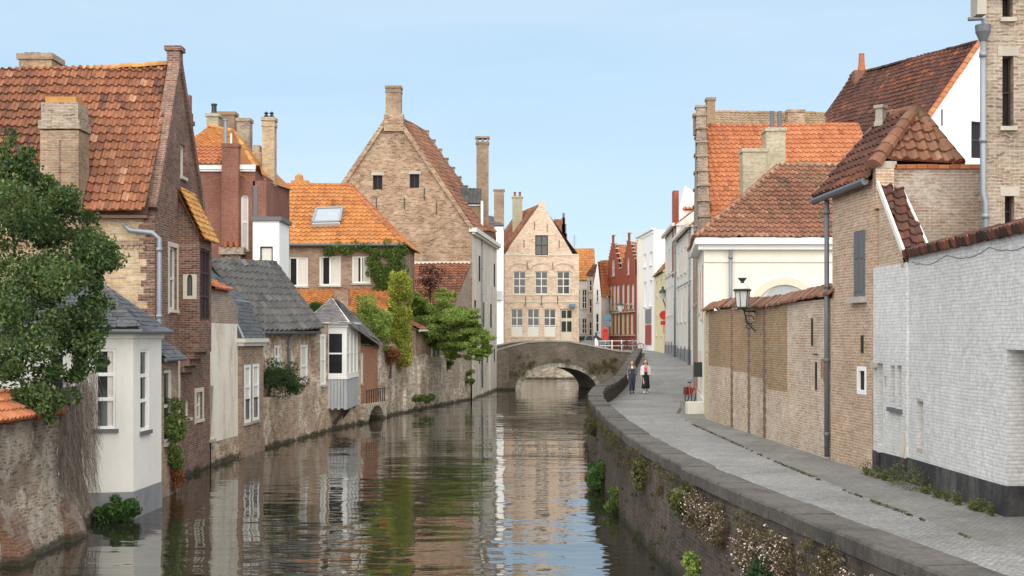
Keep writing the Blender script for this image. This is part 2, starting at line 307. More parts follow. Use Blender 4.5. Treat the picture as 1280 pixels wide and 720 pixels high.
class MB:
    """collects faces in world space, then links them as ONE mesh object"""
    def __init__(s): s.v, s.f, s.t = [], [], []
    def face(s, pts, t=.5):
        k = len(s.v); s.v += [tuple(p) for p in pts]; s.f.append(tuple(range(k, k + len(pts)))); s.t.append(t)
    def bulk(s, verts, faces, t):
        k = len(s.v); s.v += [tuple(p) for p in verts]; s.f += [tuple(i + k for i in f) for f in faces]
        s.t += list(t) if hasattr(t, '__len__') else [t] * len(faces)
    def hexa(s, p, t=.5):
        """p: 4 bottom then 4 top corners"""
        s.bulk(p, [(3, 2, 1, 0), (4, 5, 6, 7), (0, 1, 5, 4), (1, 2, 6, 5), (2, 3, 7, 6), (3, 0, 4, 7)], t)
    def box(s, x0, x1, y0, y1, z0, z1, t=.5):
        s.hexa([(x0, y0, z0), (x1, y0, z0), (x1, y1, z0), (x0, y1, z0), (x0, y0, z1), (x1, y0, z1), (x1, y1, z1), (x0, y1, z1)], t)
    def bar(s, a, b, w, h, t=.5, up=(0, 0, 1)):
        a, b = Vector(a), Vector(b); d = (b - a).normalized(); u = Vector(up)
        x = d.cross(u)
        if x.length < 1e-4: x = d.cross(Vector((0, 1, 0)))
        x.normalize(); y = x.cross(d).normalized(); x *= w / 2; y *= h / 2
        s.hexa([a - x - y, a + x - y, a + x + y, a - x + y, b - x - y, b + x - y, b + x + y, b - x + y], t)
    def tube(s, pts, r, n=8, t=.5, caps=True):
        pts = [Vector(p) for p in pts]; rr = r if hasattr(r, '__len__') else [r] * len(pts)
        rings = []; prev = None
        for i, p in enumerate(pts):
            d = (pts[min(i + 1, len(pts) - 1)] - pts[max(i - 1, 0)]).normalized()
            if prev is None:
                x = d.cross(Vector((0, 0, 1)));  x = x if x.length > .05 else d.cross(Vector((0, 1, 0)))
            else: x = prev - d * prev.dot(d)
            x.normalize(); prev = x; y = d.cross(x)
            rings.append([p + (x * math.cos(a) + y * math.sin(a)) * rr[i] for a in [2 * math.pi * j / n for j in range(n)]])
        k = len(s.v); s.v += [tuple(q) for g in rings for q in g]
        for i in range(len(pts) - 1):
            for j in range(n):
                s.f.append((k + i * n + j, k + i * n + (j + 1) % n, k + (i + 1) * n + (j + 1) % n, k + (i + 1) * n + j)); s.t.append(t)
        if caps:
            s.f.append(tuple(k + j for j in reversed(range(n)))); s.t.append(t)
            s.f.append(tuple(k + (len(pts) - 1) * n + j for j in range(n))); s.t.append(t)
    def lathe(s, c, prof, n=12, t=.5):
        s.tube([(c[0], c[1], c[2] + z) for r, z in prof], [max(r, .002) for r, z in prof], n, t)
    def build(s, name, mat, parent=None, smooth=False, loc=None):
        return link(name, s.v, s.f, mat, parent, s.t, smooth, loc)

def link(name, verts, faces, mat, parent=None, tint=None, smooth=False, loc=None):
    org = Vector((0, 0, 0))
    top = parent
    while top is not None: org = org + top.location; top = top.parent
    if parent is None and loc is not None: org = Vector(loc)
    co = np.array(verts, dtype=np.float64).reshape(-1, 3)
    me = bpy.data.meshes.new(name)
    me.from_pydata((co - np.array(org)).tolist(), [], faces); me.update()
    n = len(me.loops)
    if n:
        li = np.empty(n, np.int32); me.loops.foreach_get('vertex_index', li)
        nf = len(me.polygons); tot = np.empty(nf, np.int32); me.polygons.foreach_get('loop_total', tot)
        nor = np.empty(nf * 3); me.polygons.foreach_get('normal', nor); nor = nor.reshape(-1, 3)
        nl = np.repeat(nor, tot, axis=0); p = co[li]
        flat = np.abs(nl[:, 2]) > .97
        t = np.stack([-nl[:, 1], nl[:, 0], np.zeros(n)], 1); ln = np.linalg.norm(t, axis=1); ln[ln == 0] = 1; t /= ln[:, None]
        # one sign for opposite sides, so that courses run on
        sg = np.where(np.abs(t[:, 0]) > .7, np.sign(t[:, 0]), np.sign(t[:, 1])); t *= np.where(sg == 0, 1, sg)[:, None]
        w = np.cross(nl, t); w *= np.where(w[:, 2] < 0, -1, 1)[:, None]
        uv = np.stack([np.where(flat, p[:, 0], (p * t).sum(1)), np.where(flat, p[:, 1], np.where(np.abs(nl[:, 2]) < .2, p[:, 2], (p * w).sum(1)))], 1)
        ul = me.uv_layers.new(name='UVMap'); ul.data.foreach_set('uv', uv.ravel())
    if tint is not None and len(faces):
        a = me.attributes.new('tint', 'FLOAT', 'FACE'); a.data.foreach_set('value', np.array(tint, dtype=np.float32))
    if smooth: me.polygons.foreach_set('use_smooth', np.ones(len(me.polygons), bool))
    me.materials.append(M[mat] if isinstance(mat, str) else mat)
    o = bpy.data.objects.new(name, me); C.objects.link(o)
    if parent is not None: o.parent = parent
    elif loc is not None: o.location = loc
    return o

def thing(name, label, cat, loc=(0, 0, 0), group=None):
    o = bpy.data.objects.new(name, None); C.objects.link(o); o.location = loc; o.empty_display_size = .3
    return tag(o, label, cat, group)
def tag(o, label, cat, group=None):
    o['label'] = label; o['category'] = cat
    if group: o['group'] = group
    return o
def kind(o, k): o['kind'] = k; return o
def dup(root, loc, label=None):
    c = root.copy(); C.objects.link(c); c.location = loc
    if label: c['label'] = label
    for ch in [o for o in S.objects if o.parent is root]:
        d = ch.copy(); C.objects.link(d); d.parent = c
        for g in [o for o in S.objects if o.parent is ch]:
            e = g.copy(); C.objects.link(e); e.parent = d
    return c

class Fac:
    """an upright wall plane through plan points A (left seen from outside) and B"""
    def __init__(s, A, B):
        s.A = Vector(A); d = Vector(B) - s.A; s.L = d.length; s.d = d / s.L; s.n = Vector((s.d.y, -s.d.x))
    def px(s, x, y):
        rx = (x - 640) / F                       # A + u d = k (rx, 1)
        k = (s.A.x * s.d.y - s.A.y * s.d.x) / (rx * s.d.y - s.d.x)
        return ((k * rx - s.A.x) * s.d.x + (k - s.A.y) * s.d.y, ZC + (HY - y) * k / F)
    def rect(s, x0, y0, x1, y1):
        """photo rectangle -> (u0, z0, u1, z1); rows are read in the middle of it"""
        (u0, _), (u1, _) = s.px(x0, y0), s.px(x1, y0); xm = (x0 + x1) / 2
        return (min(u0, u1), s.px(xm, y1)[1], max(u0, u1), s.px(xm, y0)[1])
    def p(s, u, z, o=0.):
        q = s.A + s.d * u + s.n * o; return Vector((q.x, q.y, z))
    def slab(s, mb, u0, u1, z0, z1, o0, o1, t=.5):
        mb.hexa([s.p(u0, z0, o1), s.p(u1, z0, o1), s.p(u1, z0, o0), s.p(u0, z0, o0), s.p(u0, z1, o1), s.p(u1, z1, o1), s.p(u1, z1, o0), s.p(u0, z1, o0)], t)
    def wall(s, mb, outline, holes=(), rev=.16, o=0., back=None):
        """front face with real openings and their reveals; back: thickness of a free-standing wall"""
        polys = [[Vector((u, z, 0)) for u, z in outline]] + [[Vector((u, z, 0)) for u, z in h] for h in holes]
        tri = tessellate_polygon(polys); flat = [q for pl in polys for q in pl]
        for off in ([o] if back is None else [o, o - back]):
            mb.bulk([s.p(q.x, q.y, off) for q in flat], [tuple(t) for t in tri], .5)
        for h in holes:
            for i in range(len(h)):
                a, b = h[i], h[(i + 1) % len(h)]; r = rev if back is None else back
                mb.face([s.p(*a, o), s.p(*b, o), s.p(*b, o - r), s.p(*a, o - r)])
        if back is not None:
            for i in range(len(outline)):
                a, b = outline[i], outline[(i + 1) % len(outline)]
                mb.face([s.p(*a, o), s.p(*b, o), s.p(*b, o - back), s.p(*a, o - back)])
def rc(r): return [(r[0], r[1]), (r[2], r[1]), (r[2], r[3]), (r[0], r[3])]
def rectpoly(u0, u1, z0, z1): return [(u0, z0), (u1, z0), (u1, z1), (u0, z1)]

def window(root, fac, r, cols=2, rows=2, frame='white_paint', fw=.07, mw=.04, rev=.12, sill='stone', curtain=None, pane='glass', rowz=None, lintel=None, name='window', o=0., surround=None, bars=True):
    """frame > panes, sill, curtain; returns the hole to leave in the wall"""
    u0, z0, u1, z1 = r; mb = MB(); a, b = o - rev, o - rev + .07
    fac.slab(mb, u0, u0 + fw, z0, z1, a, b); fac.slab(mb, u1 - fw, u1, z0, z1, a, b)
    fac.slab(mb, u0 + fw, u1 - fw, z0, z0 + fw, a, b); fac.slab(mb, u0 + fw, u1 - fw, z1 - fw, z1, a, b)
    if bars:
        for i in range(1, cols):
            u = u0 + (u1 - u0) * i / cols; fac.slab(mb, u - mw, u + mw, z0 + fw, z1 - fw, a + .004, b - .006)
        for zf in (rowz if rowz is not None else [i / rows for i in range(1, rows)]):
            z = z0 + (z1 - z0) * zf; fac.slab(mb, u0 + fw, u1 - fw, z - mw, z + mw, a + .008, b - .01)
    w = mb.build(name, frame, root)
    mb = MB(); mb.face([fac.p(u0 + .01, z0 + .01, a + .015), fac.p(u1 - .01, z0 + .01, a + .015), fac.p(u1 - .01, z1 - .01, a + .015), fac.p(u0 + .01, z1 - .01, a + .015)]); mb.build('pane', pane, w)
    if curtain:
        mb = MB()
        for c0, c1 in curtain:      # drawn curtains close behind the glass, hung in folds, seen as pale cloth
            n = 6
            for k in range(n):
                x0 = u0 + fw + (u1 - u0 - 2 * fw) * (c0 + (c1 - c0) * k / n); x1 = u0 + fw + (u1 - u0 - 2 * fw) * (c0 + (c1 - c0) * (k + 1) / n); q = .022 if k % 2 else .03
                mb.face([fac.p(x0, z0 + fw, a + q), fac.p(x1, z0 + fw, a + .052 - q), fac.p(x1, z1 - fw, a + .052 - q), fac.p(x0, z1 - fw, a + q)])
        mb.build('curtain', 'curtain', w)
    if sill:
        mb = MB(); fac.slab(mb, u0 - .06, u1 + .06, z0 - .09, z0 - .002, o - rev + .002, o + .07); mb.build('sill', sill, w)
    if lintel:
        mb = MB(); fac.slab(mb, u0 - .1, u1 + .1, z1 + .002, z1 + .2, o - .05, o + .015); mb.build('lintel', lintel, w)
    if surround:
        mb = MB(); q = .13
        fac.slab(mb, u0 - q, u0 - .001, z0 - q, z1 + q, o - .02, o + .025); fac.slab(mb, u1 + .001, u1 + q, z0 - q, z1 + q, o - .02, o + .025)
        fac.slab(mb, u0, u1, z1 + .001, z1 + q, o - .02, o + .022)
        mb.build('surround', surround, w)
    return rc(r)

def arch_top(r, rise, n=6):
    u0, z0, u1, z1 = r; m = (u0 + u1) / 2; h = (u1 - u0) / 2
    return [(u0, z0), (u1, z0)] + [(m + h * math.cos(math.pi * k / n), z1 - rise + rise * math.sin(math.pi * k / n)) for k in range(n + 1)]

def tiles(poly, mat, parent, name='roof', w=.23, L=.30, amp=.06, step=.045, flat=False, lift=.02, sag=.03, under='dark_wood', jit=.012):
    """a roof slope laid with real tiles. poly: convex, first edge = eave, left to right seen from outside"""
    P = [Vector(p) for p in poly]
    n = Vector((0, 0, 0))
    for i in range(1, len(P) - 1): n += (P[i] - P[0]).cross(P[i + 1] - P[0])
    n.normalize()
    if n.z < 0: n = -n
    u = (P[1] - P[0]); u = (u - n * u.dot(n)).normalized(); v = n.cross(u)
    if v.z < 0: v = -v
    q = [((p - P[0]).dot(u), (p - P[0]).dot(v)) for p in P]
    u0, u1 = min(a for a, b in q), max(a for a, b in q); v0, v1 = min(b for a, b in q), max(b for a, b in q)
    nc, nr = int((u1 - u0) / w) + 2, int((v1 - v0) / L) + 2
    K = 1 if flat else 6
    xs = np.linspace(0, 1, K + 1) if flat else np.array([0, .14, .3, .46, .6, .8, 1.])
    prof = np.zeros(K + 1) if flat else np.array([.05, .62, 1., .62, .05, .0, .03]) * amp
    I, J = np.meshgrid(np.arange(nc), np.arange(nr), indexing='ij'); I = I.ravel(); J = J.ravel(); T = len(I)
    half = (.5 * (J % 2) if flat else 0)
    ju = rng.normal(0, jit * .3, T); jv = rng.normal(0, jit, T); jh = np.abs(rng.normal(0, jit * .5, T)); tw = rng.normal(0, jit * .6, T)
    base_u = u0 + (I + half - .5) * w + ju
    ov = .04 if not flat else .03
    UU = base_u[:, None] + xs[None, :] * (w * (.97 if flat else 1.02))
    vb = v0 + J * L + jv - ov; vt = v0 + (J + 1) * L
    hb = prof[None, :] + (step + jh)[:, None] + tw[:, None] * (xs - .5)[None, :]; ht = np.repeat(prof[None, :] * .9, T, 0) + .004
    sg = sag * (np.sin(UU * .9 + 1.3) * np.sin((vb[:, None]) * .7 + UU * .25))
    def pts(U_, V_, H_):
        U_ = U_.ravel(); V_ = np.broadcast_to(V_, H_.shape).ravel(); H_ = H_.ravel()
        return np.array(P[0]) + U_[:, None] * np.array(u) + V_[:, None] * np.array(v) + (H_ + lift)[:, None] * np.array(n)
    a = pts(UU, vb[:, None], hb + sg); b = pts(UU, vt[:, None], ht + sg); c = pts(UU, vb[:, None], np.minimum(hb - step - .012, 0) + sg)
    m = K + 1; cell = np.arange(T)
    verts = np.concatenate([a, b, c]); o1 = T * m; o2 = 2 * T * m
    F_, tn = [], []
    tint = np.clip(rng.normal(.5, .15, T) + (rng.random(T) < .012) * rng.choice([-.45, .4], T) + .10 * np.sin(I * .21 + J * .13) + .08 * np.sin(I * .07 - J * .31), 0, 1)
    for k in range(K):
        i0 = cell * m + k
        F_.append(np.stack([i0, i0 + 1, o1 + i0 + 1, o1 + i0], 1)); tn.append(tint)
        F_.append(np.stack([o2 + i0, o2 + i0 + 1, i0 + 1, i0], 1)); tn.append(tint)
    Fs = np.concatenate(F_); tn = np.concatenate(tn)
    me = bpy.data.meshes.new('t'); me.from_pydata(verts.tolist(), [], Fs.tolist())
    at = me.attributes.new('tint', 'FLOAT', 'FACE'); at.data.foreach_set('value', tn.astype(np.float32))
    bm = bmesh.new(); bm.from_mesh(me); bpy.data.meshes.remove(me)
    cen = sum(P, Vector()) / len(P)
    for i in range(len(P)):
        A, B = P[i], P[(i + 1) % len(P)]; e = (B - A)
        if e.length < 1e-4: continue
        e.normalize(); out = e.cross(n); out = out if out.dot(cen - A) < 0 else -out
        sl_ = .06 if i == 0 else .0
        bmesh.ops.bisect_plane(bm, geom=bm.verts[:] + bm.edges[:] + bm.faces[:], plane_co=A + out * sl_, plane_no=out, clear_outer=True)
    lay = bm.faces.layers.float.get('tint')
    bm.verts.index_update()
    vs_ = [tuple(x.co) for x in bm.verts]; fs_ = [tuple(x.index for x in f.verts) for f in bm.faces]; ts_ = [f[lay] for f in bm.faces]
    bm.free()
    k = len(vs_); vs_ += [tuple(p - n * .03) for p in P]; fs_.append(tuple(range(k, k + len(P)))); ts_.append(.1)   # boarding under the tiles, added to block light through the gaps
    return link(name, vs_, fs_, mat, parent, ts_)

def ridge(mb, a, b, r=.13, L=.36, t0=.5):
    """a row of half-round ridge tiles"""
    a, b = Vector(a), Vector(b); n = max(1, int((b - a).length / L)); d = (b - a) / n
    x = d.cross(Vector((0, 0, 1))).normalized(); y = x.cross(d).normalized()
    for i in range(n):
        p, q = a + d * (i - .08), a + d * (i + 1); t = min(1, max(0, rnd.gauss(t0, .2))); k = 6; jz = rnd.gauss(0, .012)
        ring = lambda c, rr: [c + (x * math.cos(math.pi * j / k) + y * (math.sin(math.pi * j / k) - .35)) * rr + Vector((0, 0, jz)) for j in range(k + 1)]
        A_, B_ = ring(p, r * 1.12), ring(q, r * .95)
        mb.bulk(A_ + B_, [(j, j + 1, k + 2 + j, k + 1 + j) for j in range(k)] + [tuple(range(k + 1))], t)

def leaves(name, mat, parent, clumps, size, n_per=1., droop=0., flat=0., shell=.55, asp=1.7, loc=None, clump_var=.22):
    """clumps: (centre, (rx, ry, rz), count); many small leaf faces through the crown's volume"""
    VV, TT = [], []
    for c, rad, cnt in clumps:
        cnt = int(cnt * n_per)
        d = rng.normal(size=(cnt, 3)); d /= np.linalg.norm(d, axis=1)[:, None]
        r = shell + (1 - shell) * rng.random(cnt) ** .6; r *= 1 + rng.normal(0, .09, cnt)
        p = np.array(c) + d * r[:, None] * np.array(rad)
        p += .10 * np.array(rad) * np.sin(p[:, [1, 2, 0]] * 4.1 + p[:, [2, 0, 1]] * 2.7)
        a = rng.normal(size=(cnt, 3)); a[:, 2] -= droop; a /= np.linalg.norm(a, axis=1)[:, None]
        nn = rng.normal(size=(cnt, 3)) + d * .6; nn[:, 2] += .5 + flat
        b = np.cross(nn, a); b /= np.linalg.norm(b, axis=1)[:, None]
        up = np.cross(a, b)
        s = size * (.6 + .8 * rng.random(cnt))[:, None]
        VV.append(np.stack([p - a * s * .5, p + b * s / asp * .5 + up * s * .1, p + a * s * .5 - up * s * .12, p - b * s / asp * .5 + up * s * .1], 1).reshape(-1, 3))
        TT.append(np.clip(rng.normal(.42 + rng.normal(0, clump_var * .6), clump_var, cnt), 0, 1))
    vv = np.concatenate(VV); tt = np.concatenate(TT)
    ff = np.arange(len(vv)).reshape(-1, 4).tolist()
    return link(name, vv, ff, mat, parent, tt, False, loc)

def spread(c, rad, k, cr, cnt, flat=1.):
    """k leaf clumps scattered through an ellipsoid"""
    out = []
    for _ in range(k):
        d = rng.normal(size=3); d /= np.linalg.norm(d); r = rng.random() ** .5
        q = np.array(c) + d * r * np.array(rad); s = cr * (.6 + .7 * rng.random())
        out.append((tuple(q), (s, s, s * .75 * flat), cnt * s * s / (cr * cr)))
    return out

def chimney(name_parent, x0, x1, y0, y1, z0, z1, mat, cap=.12, capmat=None, pots=0, pot_mat='tile_red', name='chimney', bands=1):
    mb = MB(); mb.box(x0, x1, y0, y1, z0, z1)
    for k in range(bands):
        e = cap * (1 - .4 * k); zz = z1 - .1 - k * .28
        mb.box(x0 - e, x1 + e, y0 - e, y1 + e, zz + .003 * k, zz + .16)
    o = mb.build(name, mat, name_parent)
    if capmat:
        mb = MB(); mb.box(x0 - cap * .6, x1 + cap * .6, y0 - cap * .6, y1 + cap * .6, z1 + .063, z1 + .17); mb.build('chimney_cap', capmat, o)
    for k in range(pots):
        x = x0 + (x1 - x0) * (k + .5) / pots; y = (y0 + y1) / 2; mb = MB(); r = min(.16, (x1 - x0) / pots * .42)
        mb.lathe((x, y, z1 + .05), [(r, 0), (r * .8, .15), (r * .75, .42), (r * .95, .45), (r * .95, .52), (r * .6, .53)], 10); mb.build('chimney_pot', pot_mat, o)
    return o

def downpipe(root, pts, r=.055, mat='zinc', name='downpipe', step=1.8):
    mb = MB(); mb.tube(pts, r, 8); pts = [Vector(p) for p in pts]
    for a, b in zip(pts, pts[1:]):
        if abs(b.z - a.z) > 1:
            z = max(a.z, b.z) - .3
            while z > min(a.z, b.z) + .2:
                k = (z - a.z) / (b.z - a.z); q = a + (b - a) * k; mb.tube([q + V(0, 0, -.05), q + V(0, 0, .05)], r * 1.3, 8); z -= step
    return mb.build(name, mat, root, True)

def zroad(y):
    return float(np.interp(y, [0, 62, 70, 78, 86, 98, 115, 135, 220], [1.15, 1.15, 1.42, 1.95, 2.3, 2.6, 2.75, 2.9, 3.2]))

# ---------------------------------------------------------------- the setting
mb = MB(); mb.face([(-1500, -300, -.9), (1500, -300, -.9), (1500, 3000, -.9), (-1500, 3000, -.9)]); kind(mb.build('ground', 'earth'), 'structure')
BANK = [(-9.35, -30), (-9.35, 16), (-9.4, 23.5), (-9.25, 26.3), (-9.72, 29.1), (-9.7, 34.7), (-9.72, 41.2), (-9.5, 44.4), (-9.3, 47.3), (-8.25, 55), (-7.3, 62), (-6.9, 66), (-2.75, 86), (-1.2, 101.5), (-1.2, 129)]
mb = MB()
for (a, b), (c, d) in zip(BANK, BANK[1:]): mb.face([(-400, b, 1.0), (a - .5, b, 1.0), (c - .5, d, 1.0), (-400, d, 1.0)])
kind(mb.build('left_bank', 'earth'), 'structure')
mb = MB(); mb.face([(-60, -30, 0), (40, -30, 0), (40, 131, 0), (-60, 131, 0)]); kind(mb.build('canal_water', 'water'), 'structure')

QUAY = [(6.2, 4.0), (4.6, 8.0), (4.07, 11.85), (3.8, 13.75), (3.42, 17), (3.02, 21), (2.76, 25.5), (2.62, 30), (2.62, 37), (2.82, 46), (3.1, 51.2), (3.75, 57.8), (5.15, 66.4), (7.2, 80), (9.5, 98.6)]
def smooth_line(P, n=4):
    out = []
    for i in range(len(P) - 1):
        p0 = np.array(P[max(i - 1, 0)]); p1 = np.array(P[i]); p2 = np.array(P[i + 1]); p3 = np.array(P[min(i + 2, len(P) - 1)])
        for k in range(n):
            t = k / n
            out.append(tuple(.5 * ((2 * p1) + (-p0 + p2) * t + (2 * p0 - 5 * p1 + 4 * p2 - p3) * t * t + (-p0 + 3 * p1 - 3 * p2 + p3) * t ** 3)))
    return out + [tuple(P[-1])]
QL = smooth_line(QUAY[:11], 4)[:-1] + smooth_line(QUAY[10:], 4)
def qoff(i, o):
    """plan point of the quay line moved o metres towards the road"""
    a, b = Vector(QL[max(i - 1, 0)]), Vector(QL[min(i + 1, len(QL) - 1)]); d = (b - a).normalized(); p = Vector(QL[i]) + Vector((d.y, -d.x)) * o
    return p
def xwall(y):   # the building line on the right of the lane
    return float(np.interp(y, [0, 21.5, 30.8, 46.6, 50, 62, 74, 86, 112, 126, 138, 150, 165], [8.8, 8.2, 7.75, 7.1, 7.5, 8.8, 10.45, 12.1, 13.5, 14, 13.4, 11.25, 10]))
def xquay(y): return float(np.interp(y, [q[1] for q in QL], [q[0] for q in QL])) + .45

mb = MB(); ys = sorted(set(list(np.arange(-12, 60, 3.)) + list(np.arange(60, 100, 1.5)) + list(np.arange(100, 131, 5.))))
for a, b in zip(ys, ys[1:]):
    xa, xb = (xquay(max(a, 4.)), xquay(max(b, 4.))) if b <= 99 else (9.9, 9.9)
    mb.face([(xa, a, zroad(a)), (xa + 30, a, zroad(a)), (xb + 30, b, zroad(b)), (xb, b, zroad(b))])
    mb.face([(xa + 30, a, zroad(a)), (400, a, zroad(a)), (400, b, zroad(b)), (xb + 30, b, zroad(b))])
kind(mb.build('lane', 'setts'), 'structure')
mb = MB(); mb.face([(-400, 131, 2.85), (400, 131, 2.85), (400, 900, 3.2), (-400, 900, 3.2)]); kind(mb.build('far_street', 'setts'), 'structure')
# footway along the house fronts, a hand's breadth above the gutter
mb = MB()
fy = [14, 18, 21.5, 24, 27, 30.8, 35, 40, 45, 50, 55, 60]
fx = [7.25, 7.0, 6.8, 6.65, 6.55, 6.45, 6.4, 6.35, 6.3, 6.6, 7.2, 7.9]
for i in range(len(fy) - 1):
    a, b = fy[i], fy[i + 1]
    mb.face([(fx[i], a, 1.1535), (xwall(a) + .8, a, 1.19), (xwall(b) + .8, b, 1.19), (fx[i + 1], b, 1.1535)])
kind(mb.build('footway', 'paving'), 'structure')
mb = MB()
for i in (2, 4, 6, 7, 9):
    a, b = fy[i] + .5, fy[i + 1] - .7; mb.face([(fx[i] - .12, a, 1.158), (fx[i] + .03, a, 1.158), (fx[i + 1] + .03, b, 1.158), (fx[i + 1] - .12, b, 1.158)])
kind(mb.build('gutter', 'earth'), 'structure')

# the quay: brick wall in the water, slanting slightly, with a thick stone coping
quay = thing('quay_wall', 'dark weathered brick quay wall beside the lane with a thick stone coping', 'quay wall', (3, 30, 0))
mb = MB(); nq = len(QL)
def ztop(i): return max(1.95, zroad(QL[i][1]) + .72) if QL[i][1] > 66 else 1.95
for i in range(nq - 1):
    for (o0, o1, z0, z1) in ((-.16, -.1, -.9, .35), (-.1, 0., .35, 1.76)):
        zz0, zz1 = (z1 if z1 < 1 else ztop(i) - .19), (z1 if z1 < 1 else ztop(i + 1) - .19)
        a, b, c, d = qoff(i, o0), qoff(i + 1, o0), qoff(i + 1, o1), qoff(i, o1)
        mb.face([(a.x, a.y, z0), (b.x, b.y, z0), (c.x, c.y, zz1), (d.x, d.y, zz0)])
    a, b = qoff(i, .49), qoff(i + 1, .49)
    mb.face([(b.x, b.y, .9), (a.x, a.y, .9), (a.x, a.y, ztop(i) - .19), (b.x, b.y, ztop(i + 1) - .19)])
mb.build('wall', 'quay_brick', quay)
# coping stones, each about a metre and a half, each a touch out of line
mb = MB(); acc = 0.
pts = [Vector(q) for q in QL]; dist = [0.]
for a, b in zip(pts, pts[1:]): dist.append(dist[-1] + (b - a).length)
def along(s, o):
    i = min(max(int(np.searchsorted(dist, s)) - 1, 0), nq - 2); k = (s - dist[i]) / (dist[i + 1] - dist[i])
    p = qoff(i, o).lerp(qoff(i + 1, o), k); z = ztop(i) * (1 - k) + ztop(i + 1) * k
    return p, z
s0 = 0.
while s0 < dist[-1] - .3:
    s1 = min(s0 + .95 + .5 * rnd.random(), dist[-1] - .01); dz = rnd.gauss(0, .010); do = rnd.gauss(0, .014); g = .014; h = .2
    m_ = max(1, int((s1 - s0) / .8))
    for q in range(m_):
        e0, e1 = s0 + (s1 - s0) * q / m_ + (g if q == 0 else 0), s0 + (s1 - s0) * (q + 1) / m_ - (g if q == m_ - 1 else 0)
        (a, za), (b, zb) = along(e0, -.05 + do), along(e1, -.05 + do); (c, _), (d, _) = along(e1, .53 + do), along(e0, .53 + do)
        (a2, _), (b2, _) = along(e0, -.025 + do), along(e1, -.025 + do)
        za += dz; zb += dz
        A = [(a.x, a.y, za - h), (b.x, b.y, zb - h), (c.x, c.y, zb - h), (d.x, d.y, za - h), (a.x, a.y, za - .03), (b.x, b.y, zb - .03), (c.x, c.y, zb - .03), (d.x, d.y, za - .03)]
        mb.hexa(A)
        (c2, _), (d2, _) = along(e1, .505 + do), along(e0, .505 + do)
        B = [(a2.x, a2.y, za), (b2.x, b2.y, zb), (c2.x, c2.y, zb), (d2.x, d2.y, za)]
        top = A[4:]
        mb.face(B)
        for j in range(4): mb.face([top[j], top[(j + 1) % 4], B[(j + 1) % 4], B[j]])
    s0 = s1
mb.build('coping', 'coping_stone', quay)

# ---------------------------------------------------------------- stone bridge
BR = Fac((-1.25, 101.6), (9.95, 100.4)); SK = Vector((-1.15, 5.2, 0))
bridge = thing('stone_bridge', 'low arched bridge of dark brick with a pale voussoir ring over the canal', 'bridge', (4.3, 101, 0))
top = [BR.px(x, y) for x, y in ((621, 438.5), (640, 433), (660, 428.5), (685, 427), (712, 428), (730, 431), (746, 434.5), (772, 439.5), (799.5, 441.5))]
uL, uR = BR.px(650, 486)[0], BR.px(746, 486)[0]; uc, hw = (uL + uR) / 2, (uR - uL) / 2; ztopA = BR.px(703, 459)[1]
arc = [(uc - hw * math.cos(math.pi * k / 20), -.05 + (ztopA + .05) * math.sin(math.pi * k / 20) ** .92) for k in range(21)]
out = [(0, -.9), (arc[0][0], -.9)] + arc + [(arc[-1][0], -.9), (BR.L, -.9)] + [(u, z) for u, z in reversed(top)]
out[-1] = (0, top[0][1])
mb = MB(); BR.wall(mb, out)
face2 = [BR.p(u, z) + SK for u, z in out]
tri = tessellate_polygon([[Vector((u, z, 0)) for u, z in out]]); mb.bulk(face2, [tuple(t) for t in tri], .5)
for a, b in zip(arc, arc[1:]): mb.face([BR.p(*a), BR.p(*b), BR.p(*b) + SK, BR.p(*a) + SK])
for a, b in zip(top, top[1:]):     # inner faces of both parapets and the deck between them
    in1 = BR.n.to_3d() * -.38
    mb.face([BR.p(*a) + in1, BR.p(*b) + in1, BR.p(b[0], b[1] - 1.) + in1, BR.p(a[0], a[1] - 1.) + in1])
    mb.face([BR.p(*a) + SK - in1, BR.p(*b) + SK - in1, BR.p(b[0], b[1] - 1.) + SK - in1, BR.p(a[0], a[1] - 1.) + SK - in1])
    mb.face([BR.p(a[0], a[1] - .95), BR.p(b[0], b[1] - .95), BR.p(b[0], b[1] - .95) + SK, BR.p(a[0], a[1] - .95) + SK])
BR.slab(mb, -.02, BR.px(637, 440)[0], -.9, top[0][1] - .05, -.3, .3)      # left pier
BR.slab(mb, BR.L - .5, BR.L + .45, 1.2, top[-1][1] + .02, -.8, .14)          # right end pier
mb.build('arch_body', 'bridge_brick', bridge)
for o in (Vector((0, 0, 0)), SK - Vector((BR.n.x, BR.n.y, 0)) * -.42):
    mb = MB()
    for a, b in zip(top, top[1:]):
        p, q = BR.p(a[0], a[1], .05) + o, BR.p(b[0], b[1], .05) + o; r_, s_ = BR.p(b[0], b[1], -.43) + o, BR.p(a[0], a[1], -.43) + o
        up = V(0, 0, .13); mb.hexa([p, q, r_, s_, p + up, q + up, r_ + up, s_ + up])
    mb.build('parapet_coping', 'stone', bridge)
mb = MB(); nv = 34
def arcpt(k, e):
    a = math.pi * k / nv; return (uc - (hw + e) * math.cos(a), -.05 + (ztopA + .05 + e) * math.sin(a) ** .92)
for k in range(nv):
    a, b, c, d = arcpt(k + .04, .0), arcpt(k + .96, .0), arcpt(k + .96, .36), arcpt(k + .04, .36); t = min(1, max(0, rnd.gauss(.55, .25)))
    if rnd.random() < .15 and k > 22: t = .02
    mb.hexa([BR.p(*a, .03), BR.p(*b, .03), BR.p(*b, -.2), BR.p(*a, -.2), BR.p(*d, .03), BR.p(*c, .03), BR.p(*c, -.2), BR.p(*d, -.2)], t)
mb.build('voussoir_ring', 'voussoir', bridge)
mb = MB()
